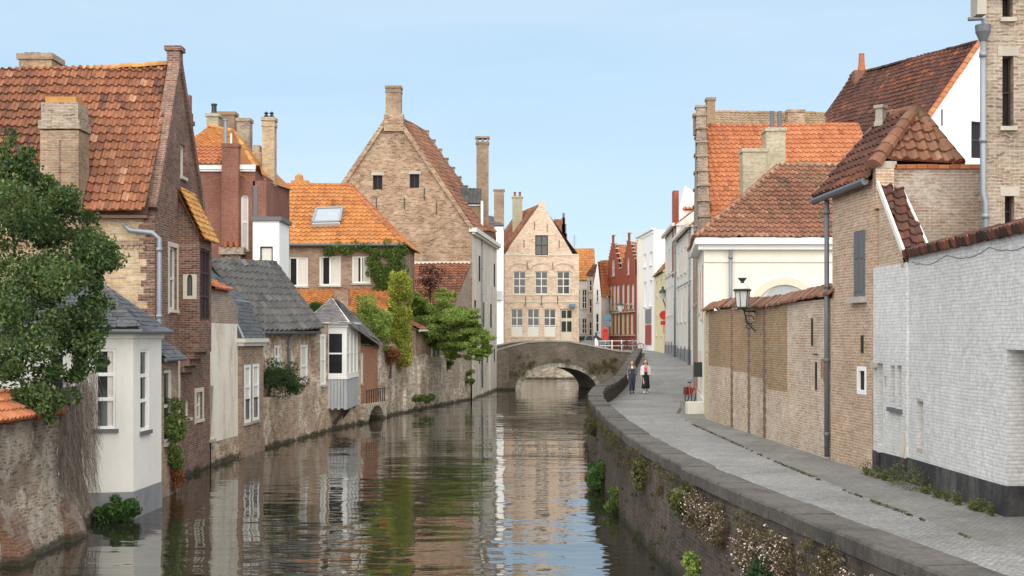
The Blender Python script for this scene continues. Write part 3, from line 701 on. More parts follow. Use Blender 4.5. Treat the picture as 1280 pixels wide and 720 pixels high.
for k in range(nv):
    a, b, c, d = arcpt(k, .362), arcpt(k + 1, .362), arcpt(k + 1, .5), arcpt(k, .5)
    mb.hexa([BR.p(*a, .08), BR.p(*b, .08), BR.p(*b, -.1), BR.p(*a, -.1), BR.p(*d, .08), BR.p(*c, .08), BR.p(*c, -.1), BR.p(*d, -.1)])
mb.build('hood_moulding', 'bridge_brick', bridge)
# quay of the far bank that shows through the arch
fq = thing('far_quay_wall', 'pale stone quay wall seen through the bridge arch', 'quay wall', (4, 130, 0))
mb = MB(); mb.box(-1.2, 10.2, 129.2, 131.2, -.9, 2.7); mb.build('wall', 'canal_stone', fq)
mb = MB(); mb.box(-1.3, 10.3, 129.05, 131.3, 2.702, 2.9); mb.build('coping', 'stone', fq)
mb = MB(); mb.box(9.9, 10.2, 100.7, 129.1, -.9, 2.75); tag(mb.build('side_quay_wall', 'canal_stone'), 'stone quay wall under the white railing behind the bridge', 'quay wall')

# ================================================================ LEFT BANK
# ---------------------------------------------------------------- old garden wall with a tiled top
gw = thing('garden_wall', 'crumbling brick garden wall in the water with a small orange tiled top', 'garden wall', (-9.4, 24, 0))
gl = [(-9.35, 15.0), (-9.37, 18.5), (-9.4, 23.3), (-9.26, 26.3), (-9.78, 29.0)]
mb = MB()
for k, ((a, b), (c, d)) in enumerate(zip(gl, gl[1:])):
    n = 5
    for i in range(n):
        for j in range(7):
            def gp(ii, jj):
                x, y = a + (c - a) * ii / n, b + (d - b) * ii / n; z = -.4 + jj * (3.05 + (.45 if k == 3 else 0)) / 7
                return (x + .10 * math.sin(y * 2.1 + z * 1.7) * math.sin(z * 1.1 + y * .6) + .13 * max(0, 1.6 - z) ** 1.3, y, z)
            mb.face([gp(i, j), gp(i + 1, j), gp(i + 1, j + 1), gp(i, j + 1)])
mb.face([(-9.6, 15, 2.6), (-9.2, 15, 2.6), (-9.2, 26, 2.6), (-9.9, 28, 3.0)]); mb.build('wall', 'ruin_brick', gw, True)
mb = MB()
for y, w_ in ((20.3, .9), (23.6, .75), (26.4, .95)):   # stepped brick buttress feet
    mb.hexa([(-9.5, y - w_ / 2, -.5), (-8.75, y - w_ / 2, -.5), (-8.75, y + w_ / 2, -.5), (-9.5, y + w_ / 2, -.5), (-9.5, y - w_ / 2, 1.25), (-9.12, y - w_ / 2, .75), (-9.12, y + w_ / 2, .75), (-9.5, y + w_ / 2, 1.25)])
    mb.build('buttress', 'worn_red', gw); mb = MB()
tiles([(-9.05, 15, 2.62), (-9.1, 26.1, 2.62), (-9.75, 26.1, 3.08), (-9.75, 15, 3.08)], 'tile_bright', gw, 'tiled_top', .2, .26)
tw = MB()
for k in range(1500):
    y = 26.0 + 3.0 * rnd.random(); z0 = .6 + 2.9 * rnd.random() ** .7; x = -9.1 - (.35 if y > 27.6 else .1) + .12 * rnd.random(); L = .25 + .5 * rnd.random()
    a = rnd.uniform(-.7, .7); p = V(x, y, z0); q = p + V(rnd.uniform(-.05, .1), math.sin(a) * L, -math.cos(a) * L); s = V(.0, .008, .004)
    tw.face([p - s, p + s, q + s * .4, q - s * .4], rnd.random())
tag(tw.build('dry_creeper', 'dry_twig', loc=(-9.3, 27.5, 1)), 'withered brown creeper hanging over the end of the garden wall', 'creeper')

# ---------------------------------------------------------------- leafy tree over the wall
tr = thing('leafy_tree', 'bushy dark green tree leaning over the tiled garden wall', 'tree', (-11.4, 26.5, 1.0))
mb = MB(); mb.tube([(-11.4, 26.5, .9), (-11.35, 26.4, 2.4), (-11.1, 26.2, 3.6), (-10.9, 26, 5.2)], [.2, .16, .13, .07], 9)
limbs = []
for k in range(16):
    a = rnd.uniform(0, 6.28); z = rnd.uniform(2.6, 5.0); L = rnd.uniform(1., 1.9); p0 = V(-11.2, 26.2, z)
    p1 = p0 + V(math.cos(a) * L * .5, math.sin(a) * L * .5, .35); p2 = p0 + V(math.cos(a) * L, math.sin(a) * L, .3 + rnd.uniform(-.3, .6)); mb.tube([p0, p1, p2], [.06, .04, .015], 6); limbs.append(p2)
mb.build('trunk', 'bark', tr, True)
cl = []
for px, py, d, r, cnt in ((40, 265, 26.2, .95, 900), (95, 300, 25.6, .75, 800), (20, 340, 25.2, 1.0, 1000), (70, 350, 25.0, .9, 1000), (115, 335, 25.6, .5, 420), (100, 395, 25.2, .75, 800), (35, 420, 24.8, .95, 1000), (78, 440, 25.0, .75, 700),
                          (15, 465, 24.6, .7, 600), (60, 485, 24.8, .45, 330), (95, 470, 25.4, .4, 260), (10, 210, 26.4, .6, 350), (45, 230, 26.6, .55, 330), (5, 280, 26.2, .9, 800), (-35, 330, 26, 1.2, 1000), (-30, 440, 25.6, 1.1, 900), (118, 380, 25.6, .38, 240), (25, 515, 24.4, .4, 220), (60, 515, 24.6, .26, 100), (110, 430, 25.4, .35, 200), (70, 285, 26.6, .8, 700), (118, 345, 25.6, .36, 220), (105, 292, 26, .42, 260), (82, 258, 26.4, .42, 240), (30, 205, 26.5, .5, 300), (8, 185, 26.6, .35, 110), (128, 310, 25.9, .3, 110)):
    c = W(px, py, d)
    for _ in range(5):
        q = c + V(rnd.gauss(0, .4) * r, rnd.gauss(0, .45) * r, rnd.gauss(0, .4) * r); s = r * rnd.uniform(.38, .62); cl.append((tuple(q), (s, s, s * .8), cnt * .23))
leaves('crown', 'leaf_tree', tr, cl, .09, 2.3, .5, shell=.35)
ap = MB()
for k in range(110):
    c = cl[rnd.randrange(len(cl))]; d = V(rnd.gauss(0, 1), -abs(rnd.gauss(0, 1)), rnd.gauss(0, 1)).normalized(); q = Vector(c[0]) + Vector([d[i] * c[1][i] * 1.03 for i in range(3)])
    ap.lathe((q.x, q.y, q.z - .03), [(.004, 0), (.026, .012), (.032, .03), (.024, .05), (.004, .058)], 6)
f_ = ap.build('fruit', 'weed', tr, True); f_['kind'] = 'stuff'

# ---------------------------------------------------------------- white rendered house in the water
wh = thing('white_house', 'small white rendered house with a slate hip roof rising straight from the water', 'house', (-10.5, 30.5, 0))
fA, fB = Fac((-12.6, 28.35), (-8.67, 29.3)), Fac((-8.67, 29.3), (-8.6, 31.4))
ze = 4.28
rA, rA2, rB = fA.rect(118.5, 436, 145, 536), fA.rect(60, 440, 82, 536), fB.rect(175.5, 437, 186.5, 538)
hA = [window(wh, fA, r, 1, 3, rowz=(.37, .68), rev=.1, fw=.06, sill='lead', curtain=[(.62, 1)] if i == 0 else None) for i, r in enumerate((rA, rA2))]
hB = [window(wh, fB, rB, 1, 3, rowz=(.37, .68), rev=.1, fw=.06, sill='lead')]
mb = MB(); fA.wall(mb, rectpoly(0, fA.L, .62, ze), hA, .12); fB.wall(mb, rectpoly(0, fB.L, .62, ze), hB, .12)
mb.box(-12.6, -9.0, 31.35, 31.4, .62, ze); mb.build('wall', 'white_render', wh)
mb = MB(); fA.wall(mb, rectpoly(0, fA.L + .02, -.9, .62), o=.02); fB.wall(mb, rectpoly(-.02, fB.L, -.9, .62), o=.02); mb.build('plinth', 'grey_paint', wh)
e = .17; E = [V(-12.7, 28.1, ze + .04), fA.p(fA.L + e, ze + .04, e), fB.p(fB.L + .1, ze + .04, e), V(-12.7, 31.5, ze + .04)]; E[1] = V(-8.44, 29.12, ze + .04)
R0, R1 = V(-11.6, 30.3, 5.42), V(-9.75, 30.5, 5.42)
tiles([E[0], E[1], R1, R0], 'slate', wh, 'roof', .22, .16, flat=True, step=.012, sag=.01)
tiles([E[1], E[2], R1], 'slate', wh, 'roof', .22, .16, flat=True, step=.012, sag=.01)
mb = MB(); mb.face([E[2], E[3], R0, R1]); mb.face([E[3], E[0], R0]); mb.face([E[0], E[1], E[2], E[3]]); mb.build('roof', 'slate', wh)
mb = MB(); mb.tube([E[1], R1], .04, 6); mb.tube([R0, R1], .045, 6); mb.tube([E[0] + V(0, -.05, -.03), E[1] + V(.02, -.05, -.03), E[2] + V(.05, .0, -.03)], .055, 8); mb.build('gutter', 'lead', wh)
mb = MB(); fA.slab(mb, 0, fA.L, ze - .14, ze - .01, .002, .07); fB.slab(mb, .0, fB.L, ze - .14, ze - .01, .002, .07); mb.build('cornice', 'white_paint', wh)

# ---------------------------------------------------------------- dark brick gable house
dh = thing('brick_gable_house', 'tall dark brick gable house with red pantiles, oriel and pale brick front wall', 'house', (-12, 38, 0))
G = Fac((-9.68, 34.7), (-9.72, 41.2)); FR = Fac((-17.5, 34.7), (-9.68, 34.7))
apx = (2.55, 12.15); ze, zr = 7.5, 6.6
wr = [(211.5, 309, 221, 387), (215, 450, 223, 530), (232, 500, 237.5, 522), (244.5, 490, 253, 524), (225.5, 181, 231.5, 221)]
hs = []
for i, q in enumerate(wr):
    r = G.rect(*q); hs.append(window(dh, G, r, (1, 2, 1, 2, 1)[i], (2, 3, 1, 2, 1)[i], 'off_white', .07, .035, .14, 'pale_stone', pane='glass', surround='pale_stone' if i in (0, 1, 3) else None))
mb = MB(); G.wall(mb, [(0, -.9), (G.L, -.9), (G.L, zr), apx, (0, ze)], hs, .15)
for a, b in (((-.02, ze + .05), apx), (apx, (G.L, zr))):      # raised brick verge of the gable
    A, B = G.p(*a, .04), G.p(*b, .04); mb.bar(A + V(-.13, 0, .08), B + V(-.13, 0, .08), .34, .22)
# pinnacle at the top
G.slab(mb, apx[0] - .2, apx[0] + .2, apx[1] - .1, apx[1] + .42, -.3, .07); G.slab(mb, apx[0] - .26, apx[0] + .26, apx[1] + .32, apx[1] + .45, -.36, .13)
mb.face([(-17.5, 41.2, -.9), (-9.72, 41.2, -.9), (-9.72, 41.2, zr), (-17.5, 41.2, zr)])
mb.build('gable_wall', 'dark_brick', dh)
mb = MB()
for k in range(38):
    z = .4 + k * .19; FR.slab(mb, FR.L - (.34 if k % 2 else .2) - rnd.random() * .12, FR.L + .004, z, z + .17, -.05, .006)
mb.build('quoin', 'dark_brick', dh)
mb = MB(); FR.wall(mb, rectpoly(0, FR.L, -.9, ze)); mb.build('wall', 'yellow_brick', dh)
mb = MB(); FR.slab(mb, FR.L - 6, FR.L - .3, 6.66, 6.78, 0.002, .06)
for k in range(44): FR.slab(mb, .6 + k * .16, .68 + k * .16, 6.56, 6.658, .002, .055)
mb.build('string_course', 'brown_brick', dh)
ey = 34.42
tiles([(-17.6, ey, ze), (-9.82, ey, ze), (-9.82, 37.25, 12.08), (-17.6, 37.25, 11.75)], 'tile_red', dh, 'roof', .205, .305, .07, .05, sag=.05, jit=.02)
mb = MB(); mb.face([(-17.6, 37.25, 11.75), (-9.82, 37.25, 12.08), (-9.82, 41.3, 6.5), (-17.6, 41.3, 6.5)]); mb.build('roof', 'tile_red', dh)
mb = MB(); ridge(mb, (-17.6, 37.25, 11.78), (-13.5, 37.25, 11.92), .14); ridge(mb, (-13.5, 37.25, 11.9), (-9.9, 37.25, 12.12), .14); mb.build('ridge', 'tile_ochre', dh)
mb = MB(); mb.box(-17.5, -9.84, ey + .02, ey + .28, ze - .13, ze - .045); mb.build('eaves_board', 'wood', dh)
ch = chimney(dh, XW(51, 34.1), XW(99, 34.1), 34.05, 34.9, 5., ZW(163, 34.1), 'chimney_brick', .03, bands=0)
mb = MB(); x0, x1 = XW(51, 34.1), XW(99, 34.1)
mb.box(x0 - .04, x1 + .04, 34.0, 34.95, ZW(163, 34.3), ZW(152, 34.3)); mb.box(x0 + .02, x1 - .02, 34.06, 34.9, ZW(152, 34.3) + .002, ZW(130, 34.3)); mb.build('chimney_head', 'tower_brick', ch); mb = MB(); mb.box(x0 + .1, x1 - .1, 34.15, 34.8, ZW(130, 34.3) + .002, ZW(122, 34.3)); mb.build('chimney_cap', 'tile_ochre', ch)
mb = MB(); mb.box(-12.05, -12.0, 34.04, 34.1, 7.2, 9.4); mb.build('flue_crack', 'dark_brick', ch)
ch = chimney(dh, XW(35, 38), XW(75, 38), 37.3, 38.2, 11., ZW(76, 38), 'chimney_brick', .06, bands=1)
mb = MB()
for k in range(5): mb.box(XW(40 + k * 7, 38), XW(45 + k * 7, 38), 37.4, 38.1, ZW(76, 38), ZW(72 - rnd.random() * 2, 38))
mb.build('broken_top', 'dark_brick', ch)
# oriel on the gable
O = Fac((-9.70, 37.25), (-9.10, 37.25)); O2 = Fac((-9.10, 37.25), (-9.10, 38.75))
zo0, zo1, zo2 = ZW(440, 37.5), ZW(262, 37.6), ZW(298, 38)
og = O.rect(229, 343, 246, 374); oh = arch_top((og[0] + .12, og[1] + .1, og[2] - .12, og[3]), .12)
mb = MB(); O.wall(mb, [(0, zo0), (.6, zo0), (.6, zo2), (0, zo1 + .35)], [oh], .12)
O2.wall(mb, rectpoly(0, 1.5, zo0, zo2), [rectpoly(.12, 1.38, ZW(400, 38), ZW(312, 38))], .1); mb.face([(-9.7, 38.75, zo0), (-9.1, 38.75, zo0), (-9.1, 38.75, zo2), (-9.7, 38.75, zo1)])
for k in range(4):   # corbelling below it
    mb.box(-9.72, -9.10 - .15 * (k + 1), 37.27, 38.73, zo0 - .2 * (k + 1), zo0 - .2 * k - .002)
orl = mb.build('oriel', 'dark_brick', dh)
mb = MB(); O.wall(mb, rc(og), [oh], .1, .03, back=.13); mb.build('stone_arch_frame', 'pale_stone', orl)
mb = MB(); mb.face([O.p(u, z, -.09) for u, z in oh]); O.slab(mb, (og[0] + og[2]) / 2 - .02, (og[0] + og[2]) / 2 + .02, og[1] + .1, og[3] - .05, -.08, -.05); mb.build('lattice_window', 'lead', orl)
w_ = window(dh, O2, (.12, ZW(400, 38), 1.38, ZW(312, 38)), 3, 3, 'dark_wood', .06, .03, .1, None, name='oriel_window')
tiles([(-8.98, 37.1, zo2 - .08), (-8.98, 38.9, zo2 - .08), (-9.72, 38.9, zo1 + .55), (-9.72, 37.1, zo1 + .55)], 'tile_ochre', dh, 'oriel_roof', .19, .2)
downpipe(dh, [W(155, 281, 34.5), W(163, 288, 34.45), W(190, 291, 34.45), W(199, 298, 34.5), V(XW(199, 34.5), 34.5, 4.4), V(XW(200, 34.5), 34.5, 3.0)], .07)
# the slate-roofed porch between the two houses
pc = Fac((-9.9, 32.9), (-9.05, 32.9)); pd = Fac((-9.05, 32.9), (-9.05, 34.68))
dr = pd.rect(201, 458, 206, 520)
mb = MB(); pc.wall(mb, rectpoly(0, .85, -.9, 3.62)); pd.wall(mb, rectpoly(0, pd.L, -.9, 3.62), [rc((.4, 1.4, 1.2, 3.3))], .1); mb.build('porch', 'brown_brick', dh)
window(dh, pd, (.4, 1.4, 1.2, 3.3), 1, 2, 'off_white', .08, .04, .1, 'stone', name='porch_window')
tiles([(-8.86, 32.7, 3.62), (-8.86, 34.68, 3.62), (-9.75, 34.68, 4.35), (-9.75, 32.7, 4.35)], 'slate', dh, 'porch_roof', .2, .16, flat=True, step=.012)
mb = MB(); mb.tube([(-8.84, 32.68, 3.58), (-8.84, 34.68, 3.58)], .05, 8); mb.build('porch_gutter', 'lead', dh)

# ---------------------------------------------------------------- narrow plastered house
ph = thing('plaster_house', 'narrow house with flaking cream plaster on its canal side', 'house', (-11, 42.8, 0))
f = Fac((-9.72, 41.22), (-9.5, 44.38)); r = f.rect(261.5, 482, 267, 549)
mb = MB(); f.wall(mb, rectpoly(0, f.L, .75, 4.62), [window(ph, f, r, 1, 2, 'dark_wood', .05, .03, .2, 'stone', pane='black')], .2); mb.build('wall', 'worn_plaster', ph)
mb = MB(); f.wall(mb, rectpoly(0, f.L, -.9, .75), o=.03); mb.build('footing', 'canal_brick', ph)
mb = MB(); f.wall(mb, [(0, 4.62), (f.L, 4.62), (f.L, 5.2), (1.9, 5.75), (0, 5.75)]); mb.face([f.p(f.L, .9), f.p(f.L, 5.2), f.p(f.L, 5.2, -2), f.p(f.L, .9, -2)]); mb.build('upper_wall', 'old_brick', ph)
tiles([f.p(-.0, 5.72, .1), f.p(2.0, 5.72, .1), f.p(2.0, 6.0, -.5), f.p(0, 6.0, -.5)], 'tile_bright', ph, 'tile_edge', .2, .3)
mb = MB(); mb.face([f.p(0, 5.95, -.45), f.p(f.L, 5.95, -.45), f.p(f.L, 6.6, -2.2), f.p(0, 6.6, -2.2)]); mb.build('roof', 'tile_grey', ph)

# ---------------------------------------------------------------- slate mansard house
mh = thing('mansard_house', 'narrow brick house with a slate mansard and two slim white windows', 'house', (-10.5, 45.8, 0))
f = Fac((-9.5, 44.4), (-9.3, 47.28)); zc = 3.98
rs = [f.rect(302, 456, 308, 528), f.rect(312.5, 455, 318.5, 525)]
hs = [window(mh, f, (r[0] - .1, r[1], r[2] + .1, r[3]), 1, 2, 'white_paint', .1, .04, .05, 'stone', rowz=(.62,), curtain=[(0, 1)], o=.12) for r in rs]
mb = MB(); f.wall(mb, rectpoly(0, f.L, -.9, zc), hs, .06, .12); f.slab(mb, 0, .02, -.9, zc, -.6, .12)
f.slab(mb, 0, f.L, -.9, .5, .122, .17); mb.build('wall', 'brown_brick', mh)
for r in rs:
    mb = MB()
    for k in range(6): u = r[0] - .08 + (r[2] - r[0] + .16) * k / 5; f.slab(mb, u - .012, u + .012, r[1] + .02, r[1] + .8, .1, .124)
    f.slab(mb, r[0] - .1, r[2] + .1, r[1] + .78, r[1] + .82, .095, .13); mb.build('railing', 'dark_paint', mh)
mb = MB(); f.slab(mb, -.2, f.L + .1, zc, zc + .14, -.3, .32); f.slab(mb, -.14, f.L + .05, zc - .12, zc - .002, .0, .24); mb.build('cornice', 'off_white', mh)
lo = [f.p(-.1, zc + .15, .22), f.p(f.L, zc + .15, .22), f.p(f.L, 5.45, -.42), f.p(-.1, 5.45, -.42)]
tiles(lo, 'slate', mh, 'mansard_slope', .2, .15, flat=True, step=.012)
R0, R1 = V(-11.35, 44.3, 6.75), V(-11.2, 47.4, 6.75)
tiles([lo[3], lo[2], R1, R0], 'slate', mh, 'roof', .22, .17, flat=True, step=.012)
mb = MB(); mb.face([lo[0], lo[3], R0, V(-13, 44.3, 5), V(-13, 44.3, zc)]); mb.face([R0, R1, V(-13, 47.4, 5), V(-13, 44.3, 5)]); mb.build('roof_side', 'slate', mh)
mb = MB(); mb.tube([lo[0], lo[3], R0], .05, 6); mb.tube([lo[3], lo[2]], .05, 6); mb.build('lead_roll', 'zinc', mh)

# ---------------------------------------------------------------- grey pantiled house and its terrace wall
gh = thing('grey_tiled_house', 'low brick house under a steep grey pantile roof beside the canal', 'house', (-10.5, 51, 0))
f = Fac((-9.72, 47.32), (-8.68, 55.2)); zt = 4.32
r1, r2 = f.rect(375.5, 431, 384, 484), f.rect(343, 432, 348, 460)
hs = [window(gh, f, r, 1, 2, 'white_paint', .09, .04, .05, 'stone', pane='off_white' if i == 0 else 'glass') for i, r in enumerate((r1, r2))]
mb = MB(); f.wall(mb, rectpoly(0, f.L, .5, zt), hs, .1); mb.face([f.p(0, .5), f.p(0, zt), f.p(0, zt, -3), f.p(0, .5, -3)]); mb.build('wall', 'canal_brick', gh)
E0, E1 = f.p(-.3, zt + .05, .32), f.p(f.L + .2, zt + .1, .32)
R0, R1 = V(-11.55, 47.3, 6.95), V(-10.25, 55.3, 7.35)
tiles([E0, E1, R1, R0], 'tile_grey', gh, 'roof', .58, .35, .15, .03)
B0, B1 = V(-13.4, 47.3, 4.4), V(-12.2, 55.3, 4.4)
mb = MB(); mb.face([R0, R1, B1, B0]); mb.build('roof', 'tile_grey', gh)
mb = MB(); mb.face([E1 + V(-.3, 0, -.1), R1 + V(0, 0, -.05), B1, V(-12.2, 55.3, .5), V(-8.7, 55.3, .5)]); mb.build('gable_wall', 'canal_brick', gh)
mb = MB(); ridge(mb, R0 + V(0, 0, .03), R1 + V(0, 0, .03), .14); ridge(mb, E1 + V(0, -.05, .06), R1 + V(0, -.05, .06), .13); mb.build('ridge', 'tile_grey', gh)
mb = MB(); mb.tube([E0 + V(.05, 0, -.04), E1 + V(.05, 0, -.04)], .07, 8); mb.build('gutter', 'lead', gh)
p = f.px(359, 430); downpipe(gh, [f.p(p[0], zt, .2), f.p(p[0], zt - .3, .09), f.p(p[0], 2.2, .09)], .055)
t_ = Fac((-9.3, 47.3), (-8.27, 55.3))
mb = MB(); t_.wall(mb, [(0, -.9), (t_.L, -.9), (t_.L, 2.3), (t_.L * .62, 2.2), (t_.L * .6, 1.95), (0, 1.85)]); mb.face([t_.p(0, 1.85), t_.p(t_.L * .6, 1.95), t_.p(t_.L * .6, 1.95, -.5), t_.p(0, 1.85, -.5)]); mb.face([t_.p(t_.L * .6, 2.2), t_.p(t_.L, 2.3), t_.p(t_.L, 2.3, -.5), t_.p(t_.L * .6, 2.2, -.5)])
tag(mb.build('terrace_wall', 'canal_brick', loc=(-8.8, 51, 0)), 'old patched brick canal wall carrying the conifer shrub', 'canal wall')
c = W(345, 470, 49.0)
cs = thing('conifer_shrub', 'dark green conifer shrub spilling over the old canal wall', 'shrub', (c.x - .3, c.y, 1.9))
leaves('foliage', 'leaf_conifer', cs, spread((c.x, c.y, c.z), (.75, .8, .75), 20, .36, 190) + spread((c.x + .55, c.y, c.z - .35), (.6, .5, .3), 9, .25, 110), .085, 1.5, .3, asp=2.6)
mb = MB(); mb.tube([(c.x - .3, c.y, 1.85), (c.x - .2, c.y, 2.4), (c.x, c.y, c.z + .3)], [.07, .05, .02], 6); mb.build('stem', 'bark', cs)

# ---------------------------------------------------------------- house with the white bay window
bh = thing('bay_window_house', 'small house with a white timber bay window hanging over the canal', 'house', (-8.4, 59, 0))
f = Fac((-8.6, 55.25), (-7.45, 62)); mb = MB(); r = f.rect(397, 418, 403.5, 481); f.wall(mb, rectpoly(0, f.L, -.9, 4.7), [window(bh, f, r, 1, 2, 'white_paint', .09, .04, .05, 'stone', curtain=[(0, 1)], o=.12)], .07, o=.12); mb.face([f.p(0, 2, .12), f.p(0, 4.7, .12), f.p(0, 4.7, -2), f.p(0, 2, -2)])
mb.build('wall', 'canal_brick', bh)
bx0, bx1, by0, by1 = -8.35, -7.36, 57.0, 61.2
A, Bf = Fac((bx0, by0), (bx1, by0)), Fac((bx1, by0), (bx1, by1)); zb, zm, zt = ZW(512, 57), ZW(472, 57), ZW(409, 57)
mb = MB(); z0 = zb
for fac in (A, Bf):
    n = int(fac.L / .14)
    for k in range(n):
        u0, u1 = fac.L * k / n, fac.L * (k + 1) / n; fac.slab(mb, u0 + .008, u1 - .008, zb + (.06 if k % 2 else 0), zm, -.04, .012)
mb.box(bx0, bx1 - .03, by0 + .03, by1, zb + .08, zb + .12); mb.build('bay_skirt', 'grey_board', bh)
ra, rb = (.12, zm + .12, A.L - .14, zt - .22), (.14, zm + .12, Bf.L - .14, zt - .22)
bay = MB(); A.wall(bay, rectpoly(0, A.L, zm, zt), [window(bh, A, ra, 1, 2, 'white_paint', .07, .035, .08, None, name='bay_window', rowz=(.5,))], .1)
n3 = 3
hs = []
for k in range(n3):
    u0, u1 = .14 + (Bf.L - .2) * k / n3, .14 + (Bf.L - .2) * (k + 1) / n3 - .12
    hs.append(window(bh, Bf, (u0, rb[1], u1, rb[3]), 1, 2, 'white_paint', .07, .035, .08, None, name='bay_window', rowz=(.5,), curtain=[(0, 1)]))
Bf.wall(bay, rectpoly(0, Bf.L, zm, zt), hs, .1); bay.face([(bx0, by1, zm), (bx1, by1, zm), (bx1, by1, zt), (bx0, by1, zt)])
bay.box(bx0 - .1, bx1 + .07, by0 - .07, by1 + .07, zt + .002, zt + .16); bay.box(bx0 - .05, bx1 + .04, by0 - .04, by1, zm - .07, zm - .004)
bay.box(bx0 - .12, bx1 + .12, by0 - .12, by1 + .1, zt + .164, zt + .25); bay.build('bay_frame', 'white_paint', bh)
for y in (57.5, 59.2, 60.8):
    mb = MB(); mb.bar((-8.0, y, .25), (bx1 - .1, y, zb + .05), .12, .16); mb.build('bracket', 'dark_wood', bh)
g2 = Fac((-7.5, 61.4), (-6.95, 66.2)); r = (.5, ZW(479, 63), 1.4, ZW(441, 63)); zt2 = 3.72
mb = MB(); g2.wall(mb, rectpoly(0, g2.L, .75, zt2), [window(bh, g2, r, 2, 1, 'off_white', .07, .03, .04, 'stone', curtain=[(0, 1)])], .06); mb.build('brick_wing', 'orange_brick', bh)
EA, EB, EC, ED = V(-9.2, 56.7, zt + .2), V(-7.22, 56.75, zt + .2), V(-6.75, 66.4, 3.7), V(-9.9, 66.4, 4.2); P1, P2 = V(-8.35, 59.3, 5.95), V(-8.2, 61.5, 5.85)
tiles([EA, EB, P1], 'slate_brown', bh, 'roof', .2, .16, flat=True, step=.012); 
tiles([EB, EC, P2, P1], 'slate_brown', bh, 'roof', .22, .17, flat=True, step=.012)
mb = MB(); mb.face([EC, ED, P2]); mb.face([ED, EA, P1, P2]); mb.build('roof', 'slate_brown', bh)
mb = MB(); mb.tube([EB, P1], .05, 6); mb.tube([EA, P1], .05, 6); mb.tube([EC, P2], .05, 6); mb.tube([EA, EB, EC], .05, 6); mb.build('hip_roll', 'off_white', bh)
# arched footing under the brick wing
q = Fac((-7.05, 62.0), (-6.5, 66.6)); ar = [(2.2 - 1.7 * math.cos(math.pi * k / 12), -.1 + .85 * math.sin(math.pi * k / 12)) for k in range(13)]
mb = MB(); q.wall(mb, [(0, -.9), (.5, -.9)] + ar + [(3.9, -.9), (q.L, -.9), (q.L, .85), (0, .9)], rev=.1)
for a, b in zip(ar, ar[1:]): mb.face([q.p(*a), q.p(*b), q.p(*b, -.7), q.p(*a, -.7)])
mb.face([q.p(0, .9), q.p(q.L, .85), q.p(q.L, .85, -.7), q.p(0, .9, -.7)]); mb.face([q.p(0, -.9), q.p(0, .9), q.p(0, .9, -.7), q.p(0, -.9, -.7)]); mb.face([q.p(q.L, -.9), q.p(q.L, .85), q.p(q.L, .85, -.7), q.p(q.L, -.9, -.7)])
ft = mb.build('arched_footing', 'canal_stone', bh)
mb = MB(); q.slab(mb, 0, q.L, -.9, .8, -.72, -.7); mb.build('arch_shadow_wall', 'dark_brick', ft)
mb = MB()
for k in range(9): u = .5 + k * .5; mb.tube([q.p(u, .85, -.1), q.p(u, 1.55, -.1)], .025, 6)
mb.tube([q.p(.4, 1.55, -.1), q.p(4.6, 1.55, -.1)], .025, 6); mb.build('railing', 'dark_wood', bh)

# ---------------------------------------------------------------- garden walls and planting behind them
qw = thing('garden_wall', 'pale weathered canal wall below the yellow ivy and the maple', 'garden wall', (-5, 76, 0))
f = Fac((-6.9, 66.3), (-2.78, 85.95)); n = 14
def ztp(u): return 3.35 - .55 * u / f.L + (.5 if u < 4.2 else 0) + .08 * math.sin(u * 2.3)
top_ = [(f.L * k / 40, ztp(f.L * k / 40)) for k in range(41)]
mb = MB(); f.wall(mb, [(0, -.9), (f.L, -.9)] + top_[::-1], back=.45); mb.build('wall', 'canal_stone', qw)
mb = MB()
for u, z0, z1, w_ in ((1.0, -.5, 2.4, .5), (4.4, -.5, 3.9, .5), (7.2, -.5, 2.6, .4)): f.slab(mb, u, u + w_, z0, z1, -.1, .16); mb.build('buttress', 'canal_stone', qw); mb = MB()
c = W(500, 400, 69.5)
iv = thing('ivy_column', 'bright yellow green ivy growing as a tall column on the wall', 'ivy', (-6.0, 69.5, 2.8))
mb = MB(); mb.box(-6.35, -5.8, 69.45, 70.0, 2.6, ZW(356, 69.5)); mb.build('pier', 'brown_brick', iv)
cl = []
for k in range(120):
    z = rnd.uniform(ZW(455, 69.5), ZW(345, 69.5)); cl.append(((rnd.uniform(-6.55, -5.6), rnd.uniform(69.1, 69.9), z), (.24, .24, .32), 125))
leaves('foliage', 'leaf_lime', iv, cl, .10, 1.5, .8, shell=.6)
for nm, lab, mt, cx, cy, d, rx, rz, k, cnt in (
    ('garden_shrub', 'round green shrub left of the yellow ivy column above the canal', 'leaf_maple', 464, 402, 67.2, 1.0, 1.65, 70, 150),
    ('garden_shrub', 'rusty red and green climber hanging at the foot of the yellow ivy', 'leaf_autumn', 488, 442, 67.5, .38, .7, 12, 80),
    ('garden_shrub', 'flat green shrub behind the ridge of the grey pantile roof', 'leaf_green', 395, 388, 64, .9, .35, 16, 90),
    ('purple_shrub', 'purple leaved shrub in front of the red lean-to roof', 'leaf_purple', 537, 352, 79.5, .75, 1.3, 22, 70)):
    c = W(cx, cy, d); s_ = thing(nm, lab, 'shrub', (c.x, c.y, c.z - rz))
    leaves('foliage', mt, s_, spread(c, (rx, rx * .8, rz), k, .38, cnt), .10, 1.5, .3)
    mb = MB(); mb.tube([(c.x, c.y, 2.0), (c.x + .05, c.y, c.z)], [.06, .03], 6); mb.build('stem', 'bark', s_)
